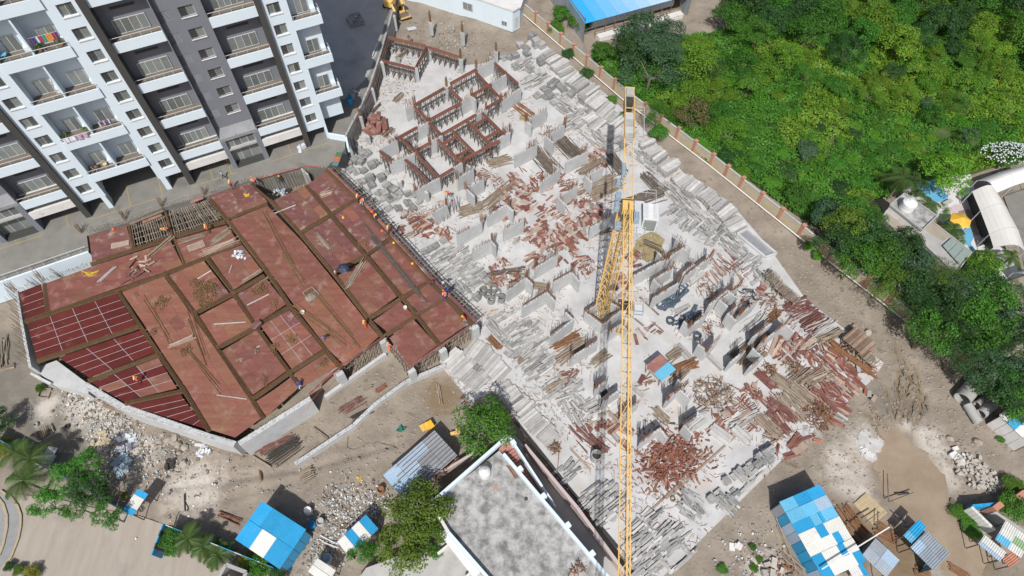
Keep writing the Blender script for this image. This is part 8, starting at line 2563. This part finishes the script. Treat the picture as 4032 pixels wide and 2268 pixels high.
# the dark band of trees along the wall and round the grey house
BAND = [(2140, 560, 3.0), (2190, 590, 3.2), (2110, 610, 2.8), (2160, 650, 3.0), (2225, 640, 3.0), (2280, 610, 2.6), (2300, 660, 3.0), (2240, 700, 3.2), (2310, 720, 3.2), (2370, 690, 3.0), (2420, 730, 3.2), (2380, 770, 3.2), (2300, 770, 3.0), (2450, 790, 3.2), (2510, 770, 3.2), (2560, 800, 3.0), (2410, 840, 3.2), (2350, 830, 3.0),
        (2480, 850, 3.2), (2545, 870, 3.2), (2430, 890, 2.8), (2490, 920, 3.0), (2555, 940, 3.0), (2530, 980, 2.8), (2575, 1010, 2.6), (2200, 545, 2.2), (2150, 520, 2.4), (2500, 720, 2.6), (2560, 740, 2.6), (2460, 690, 2.4), (2585, 870, 2.8), (2595, 960, 2.8)]
for a, b, r in BAND:
    c = D(a, b, 4.6)
    mt = random.choice(['dark', 'dark', 'dark', 'blue', 'mid', 'olive'] if b < 760 else ['dark', 'mid', 'dark', 'blue', 'mid'])
    tree(c, r * 1.02, 3.9, random.choice(['broad', 'broad2', 'feather']), mt, ("dark dense tree" if mt in ('dark', 'blue') else "green dense tree" if mt == 'mid' else "olive dense tree"), "dense trees along the boundary wall", auto=True)

def palm(c, h, n, ln, label, mt='palm', lean=(0, 0)):
    t = thing("palm", (c[0], c[1], c[2]), label, "palm")
    top = np.array([c[0] + lean[0], c[1] + lean[1], c[2] + h])
    MB().cyl(np.array(c) - [0, 0, .3], top, .16, .11, 8).link("trunk", m_bark, t)
    for k in range(n):
        a = 6.283 * k / n + random.uniform(-.2, .2)
        el = random.uniform(.1, .9)
        u = np.array([math.cos(a), math.sin(a), 0])
        sd = np.array([-u[1], u[0], 0])
        L = ln * random.uniform(.8, 1.1)
        spine = [top + u * L * f * math.cos(el * .6) + [0, 0, L * (math.sin(el) * f - .75 * f * f)] for f in np.linspace(0, 1, 12)]
        b = MB()
        for i in range(11):
            b.rod(spine[i], spine[i + 1], .03 * (1 - i / 13), 3)
            for s_ in (-1, 1):
                for jj in (0, .5):
                    o = lerp(spine[i], spine[i + 1], jj)
                    wl_ = .75 * math.sin(.35 + 2.5 * (i + jj) / 11) * ln / 2.6
                    e = o + sd * s_ * wl_ + u * wl_ * .45 - [0, 0, wl_ * random.uniform(.25, .5)]
                    p = u * .05
                    b.add([o - p, o + p, e], [(0, 1, 2)])
        b.link("frond", LM[mt], t)

G0 = lambda n, a, b, h: (lambda q: (q[0], q[1], -.3))(P(n, a, b, h - .3))
palm(G0(7, 215, 600, 4), 4, 12, 2.4, "tall palm nearest the big white panel by the street")
palm(G0(7, 170, 760, 4), 4, 12, 2.5, "drooping palm between the pavement and the spreading tree")
palm(G0(7, 110, 560, 3), 3, 9, 2.4, "palm beside the golden hedge")
palm(G0(7, 1360, 1180, 2.6), 2.6, 13, 1.9, "palm at the open gate leaf by the street")
palm(G0(7, 1470, 1240, 2.2), 2.2, 11, 1.7, "palm in the middle of the row by the sheet fence")
palm(G0(7, 1580, 1290, 1.6), 1.6, 15, 1.9, "broad-leaved low palm at the street end of the sheet fence")
palm(G0(3, 1700, 1290, 4.5), 4.5, 14, 3.0, "large palm beside the small blue pool")
palm(G0(6, 1440, 140, 3.6), 3.6, 13, 2.6, "yellowish palm next to the grey house", 'palm')
palm(G0(6, 1870, 110, 4), 4, 12, 2.2, "palm behind the grey house's upper roof")
palm(G0(6, 2060, 300, 3), 3, 12, 2.0, "palm between the grey house and the playground")
palm(G0(6, 2320, 500, 3), 3, 12, 2.0, "palm at the playground's near corner")
palm(G0(6, 2480, 500, 3), 3, 11, 1.8, "palm by the end of the white awning")
for n, a, b, r, h, key, mt, lab in [(6, 2290, 560, 2.4, 1.8, 'bush', 'bright', "bright yellow-green bush at the playground's near end"), (6, 2160, 540, 1.8, 1.4, 'bush', 'olive', "olive bush beside the greenish glass roof"), (6, 1950, 180, 1.6, 2.4, 'feather', 'mid', "feathery green tree at the grey house's playground corner"), (6, 2060, 400, 1.6, 1.6, 'feather', 'mid', "feathery green bush along the playground's edge"),
                                   (7, 640, 660, 2.3, 4.2, 'open', 'mid', "spreading tree crown nearest the rubbish heap"), (7, 440, 780, 2.6, 4.0, 'open', 'mid', "spreading tree in front of the drooping palm"), (7, 640, 820, 2.6, 4.4, 'open', 'dark', "darkest spreading tree behind the tiny gatehouse"), (7, 770, 1000, 2.0, 3.8, 'open', 'mid', "spreading tree crown over the gatehouse's street side"), (7, 340, 930, 1.9, 3.6, 'open', 'mid', "spreading tree crown over the pavement's edge"), (7, 560, 950, 2.0, 3.4, 'open', 'mid', "spreading tree in the middle of the street clump"),
                                   (8, 1110, 385, 3.1, 4.2, 'broad2', 'mid', "round fresh green tree between the galvanised shed and the white parapet"), (8, 1190, 300, 1.8, 3.6, 'broad', 'bright', "small bright tree crown joined to the round fresh green tree"), (8, 640, 960, 3.2, 4.4, 'broad2', 'olive', "largest olive green tree overhanging the flat roof's corner"), (8, 520, 1250, 2.6, 4.0, 'broad2', 'olive', "olive green tree at the terrace below the flat roof"), (8, 740, 1150, 2.0, 4.0, 'broad', 'olive', "olive green crown over the white awning slab"), (8, 820, 940, 1.3, 5.2, 'open', 'olive', "thin olive sprays reaching over the flat roof's parapet"),
                                   (8, 240, 1285, 1.5, 2.6, 'broad', 'mid', "papaya-like green tree beside the striped shed"), (8, 770, 1270, .9, 1.8, 'bush', 'mid', "small green shrub at the terrace wall"),
                                   (7, 1890, 1390, 1.7, 1.4, 'bush', 'mid', "clipped green bush beside the grey concrete frame"), (7, 1780, 1330, .9, .8, 'bush', 'hedge', "yellowish bush between low palm and blue shed"), (7, 2010, 1440, 1.2, 1.0, 'bush', 'dark', "dark bush below the bright blue shed's corner"), (7, 1250, 1180, 1.6, 1.4, 'bush', 'mid', "green bush growing at the open gate leaf"), (7, 1250, 1260, 1.0, .9, 'bush', 'mid', "small green bush on the street side of the gate leaf"),
                                   (7, 30, 520, 1.6, .8, 'bush', 'hedge', "golden clipped hedge at the frame's edge"), (7, 0, 330, 1.8, 2.2, 'broad', 'dark', "dark tree at the frame's edge above the golden hedge"), (7, 70, 1380, .7, .5, 'bush', 'dark', "dark round shrub on the street, first of three"), (7, 140, 1405, .8, .5, 'bush', 'olive', "olive round shrub on the street, second of three"), (7, 235, 1430, 1.1, .6, 'bush', 'hedge', "yellow flowered shrub on the street, third of three"), (7, 300, 90, .7, .5, 'bush', 'mid', "small bush beside the planter frame"),
                                   (7, 905, 870, .5, .5, 'bush', 'hedge', "small yellow shrub at the gatehouse's shade"), (9, 2180, 1060, 1.3, .6, 'bush2', 'mid', "grassy bush at the puddle's edge beside the sheet fence"), (9, 2110, 980, 1.2, .5, 'bush2', 'mid', "grassy tuft where the sheet fence meets the puddle"), (9, 2230, 1140, .9, .5, 'bush2', 'bright', "small bright tuft below the sheet fence"), (9, 2500, 950, 2.0, 1.4, 'bush', 'mid', "green bush behind the orange pier"), (9, 2500, 800, 1.6, .8, 'bush2', 'olive', "olive bush above the cream yard wall"),
                                   (9, 390, 1400, .7, .25, 'bush2', 'mid', "low weeds on the slope, street side"), (9, 620, 1390, .6, .25, 'bush2', 'mid', "low weeds on the slope near the boulders"), (9, 610, 1240, .5, .3, 'bush2', 'mid', "tiny weeds on the slope near the blue bag"), (9, 660, 1330, .5, .2, 'bush2', 'olive', "small weeds beside the white sack on the slope"), (9, 2400, 465, .6, .3, 'bush2', 'mid', "weeds under the striped shed's edge"), (6, 1020, 420, 1.0, .6, 'bush2', 'bright', "bright weeds at the white pipe, upper clump"), (6, 1080, 490, .9, .5, 'bush2', 'bright', "bright weeds at the white pipe, lower clump"),
                                   (9, 2350, 60, 2.6, 4.0, 'broad', 'dark', "dark tree above the concrete pipes"), (9, 2500, 40, 2.8, 4.2, 'broad2', 'mid', "green tree beside the striped shed"), (9, 2530, 250, 1.4, 4.4, 'broad', 'blue', "dark crown hanging over the striped shed")]:
    c = P(n, a, b, h - .3)
    z0 = gz(c[0], c[1]) if n in (7, 9) and h < 2 else -.3
    tree(c, r, h, key, mt, lab, name="tree" if h > 2.2 else "bush", z0=z0, squash=.7 if key == 'open' else .5 if key == 'bush2' else 1)
# a few bare branches of the spreading tree
br = thing("bare_branches", P(7, 800, 860, 0), "tangle of bare grey branches under the spreading tree by the gatehouse", "branches")
for i in range(40):
    q = P(7, random.uniform(720, 900), random.uniform(800, 930), .3) + [0, 0, random.uniform(0, 1.2)]
    put_bar("branch", m_bark, br, q, q + [random.gauss(0, .8), random.gauss(0, .8), random.uniform(0, .8)], .05)

# ------------------------------------------------------------------ labels: each look-alike gets the landmark that singles it out
MARKS = {"the white blossom bush": D(2530, 395), "the thin bluish sapling": D(2440, 340), "the verandah": P(2, 2230, 170), "the big bluish tree": D(1640, 175), "the draped tree": D(1735, 165), "the bluish castor bush": D(2330, 265), "the small blue pool": P(3, 1930, 1350), "the play tower": P(6, 2110, 270), "the striped shed by the pipes": P(9, 2550, 320), "the crane mast": CB, "the road roller": P(2, 515, 105), "the barrels on the dark yard": P(2, 160, 710), "the steep red panel heap": P(2, 345, 915), "the deck's driveway tip": c2(1300, 690, 0), "the deck's free corner": P(5, 1060, 1000), "the crane's tail": D(1590, 300),
         "the grey sump": P(6, 640, 400), "the raft's boundary-side corner": P(6, 1540, 1260), "the largest offcut heap": P(9, 80, 590), "the blue and red shelter": P(5, 2395, 1300), "the white annex": P(2, 1320, 216), "the square steel frame": P(6, 70, 750), "the dark open drum": P(8, 1930, 570), "the concrete rings": P(5, 1170, 760),
         "the tangled batten heap": P(9, 325, 145), "the house's white parapet": P(8, 1290, 430), "the patchwork shed": P(9, 850, 900), "the slat rack": P(6, 1380, 1120), "the grey house": P(6, 1750, 200), "the concrete pipes": P(9, 2240, 200), "the brown half-dry bush": D(1745, 320), "the rubbish heap": P(7, 900, 520), "the tall white parapet corner of the driveway": c2(1470, 400, 0), "the puddle": P(9, 1750, 650), "the olive stain": P(5, 2310, 420), "the deck's sharp tip": P(7, 1700, 460)}
ORD = ["nearest", "second nearest", "third nearest", "fourth nearest", "fifth nearest", "sixth nearest", "seventh nearest", "eighth nearest", "ninth nearest", "tenth nearest", "eleventh nearest", "twelfth nearest", "thirteenth nearest", "fourteenth nearest", "fifteenth nearest", "sixteenth nearest"]
by = {}
for o, base, p in AUTO:
    by.setdefault(base, []).append((o, p))
for base, lst in by.items():
    rank = {}
    for mk, q in MARKS.items():
        order = sorted(range(len(lst)), key=lambda i: (lst[i][1][0] - q[0]) ** 2 + (lst[i][1][1] - q[1]) ** 2)
        for k, i in enumerate(order[:16]):
            d = math.hypot(lst[i][1][0] - q[0], lst[i][1][1] - q[1])
            if k < len(ORD):
                rank.setdefault(i, []).append((k + d / 14, k, mk))
    for i, (o, p) in enumerate(lst):
        s, k, mk = min(rank.get(i, [(0, 0, None)]))
        o["label"] = base + (", " + ORD[k] + " " + mk if mk else ", deep among others like it")

print("panels", npan, "objects", len(bpy.data.objects))
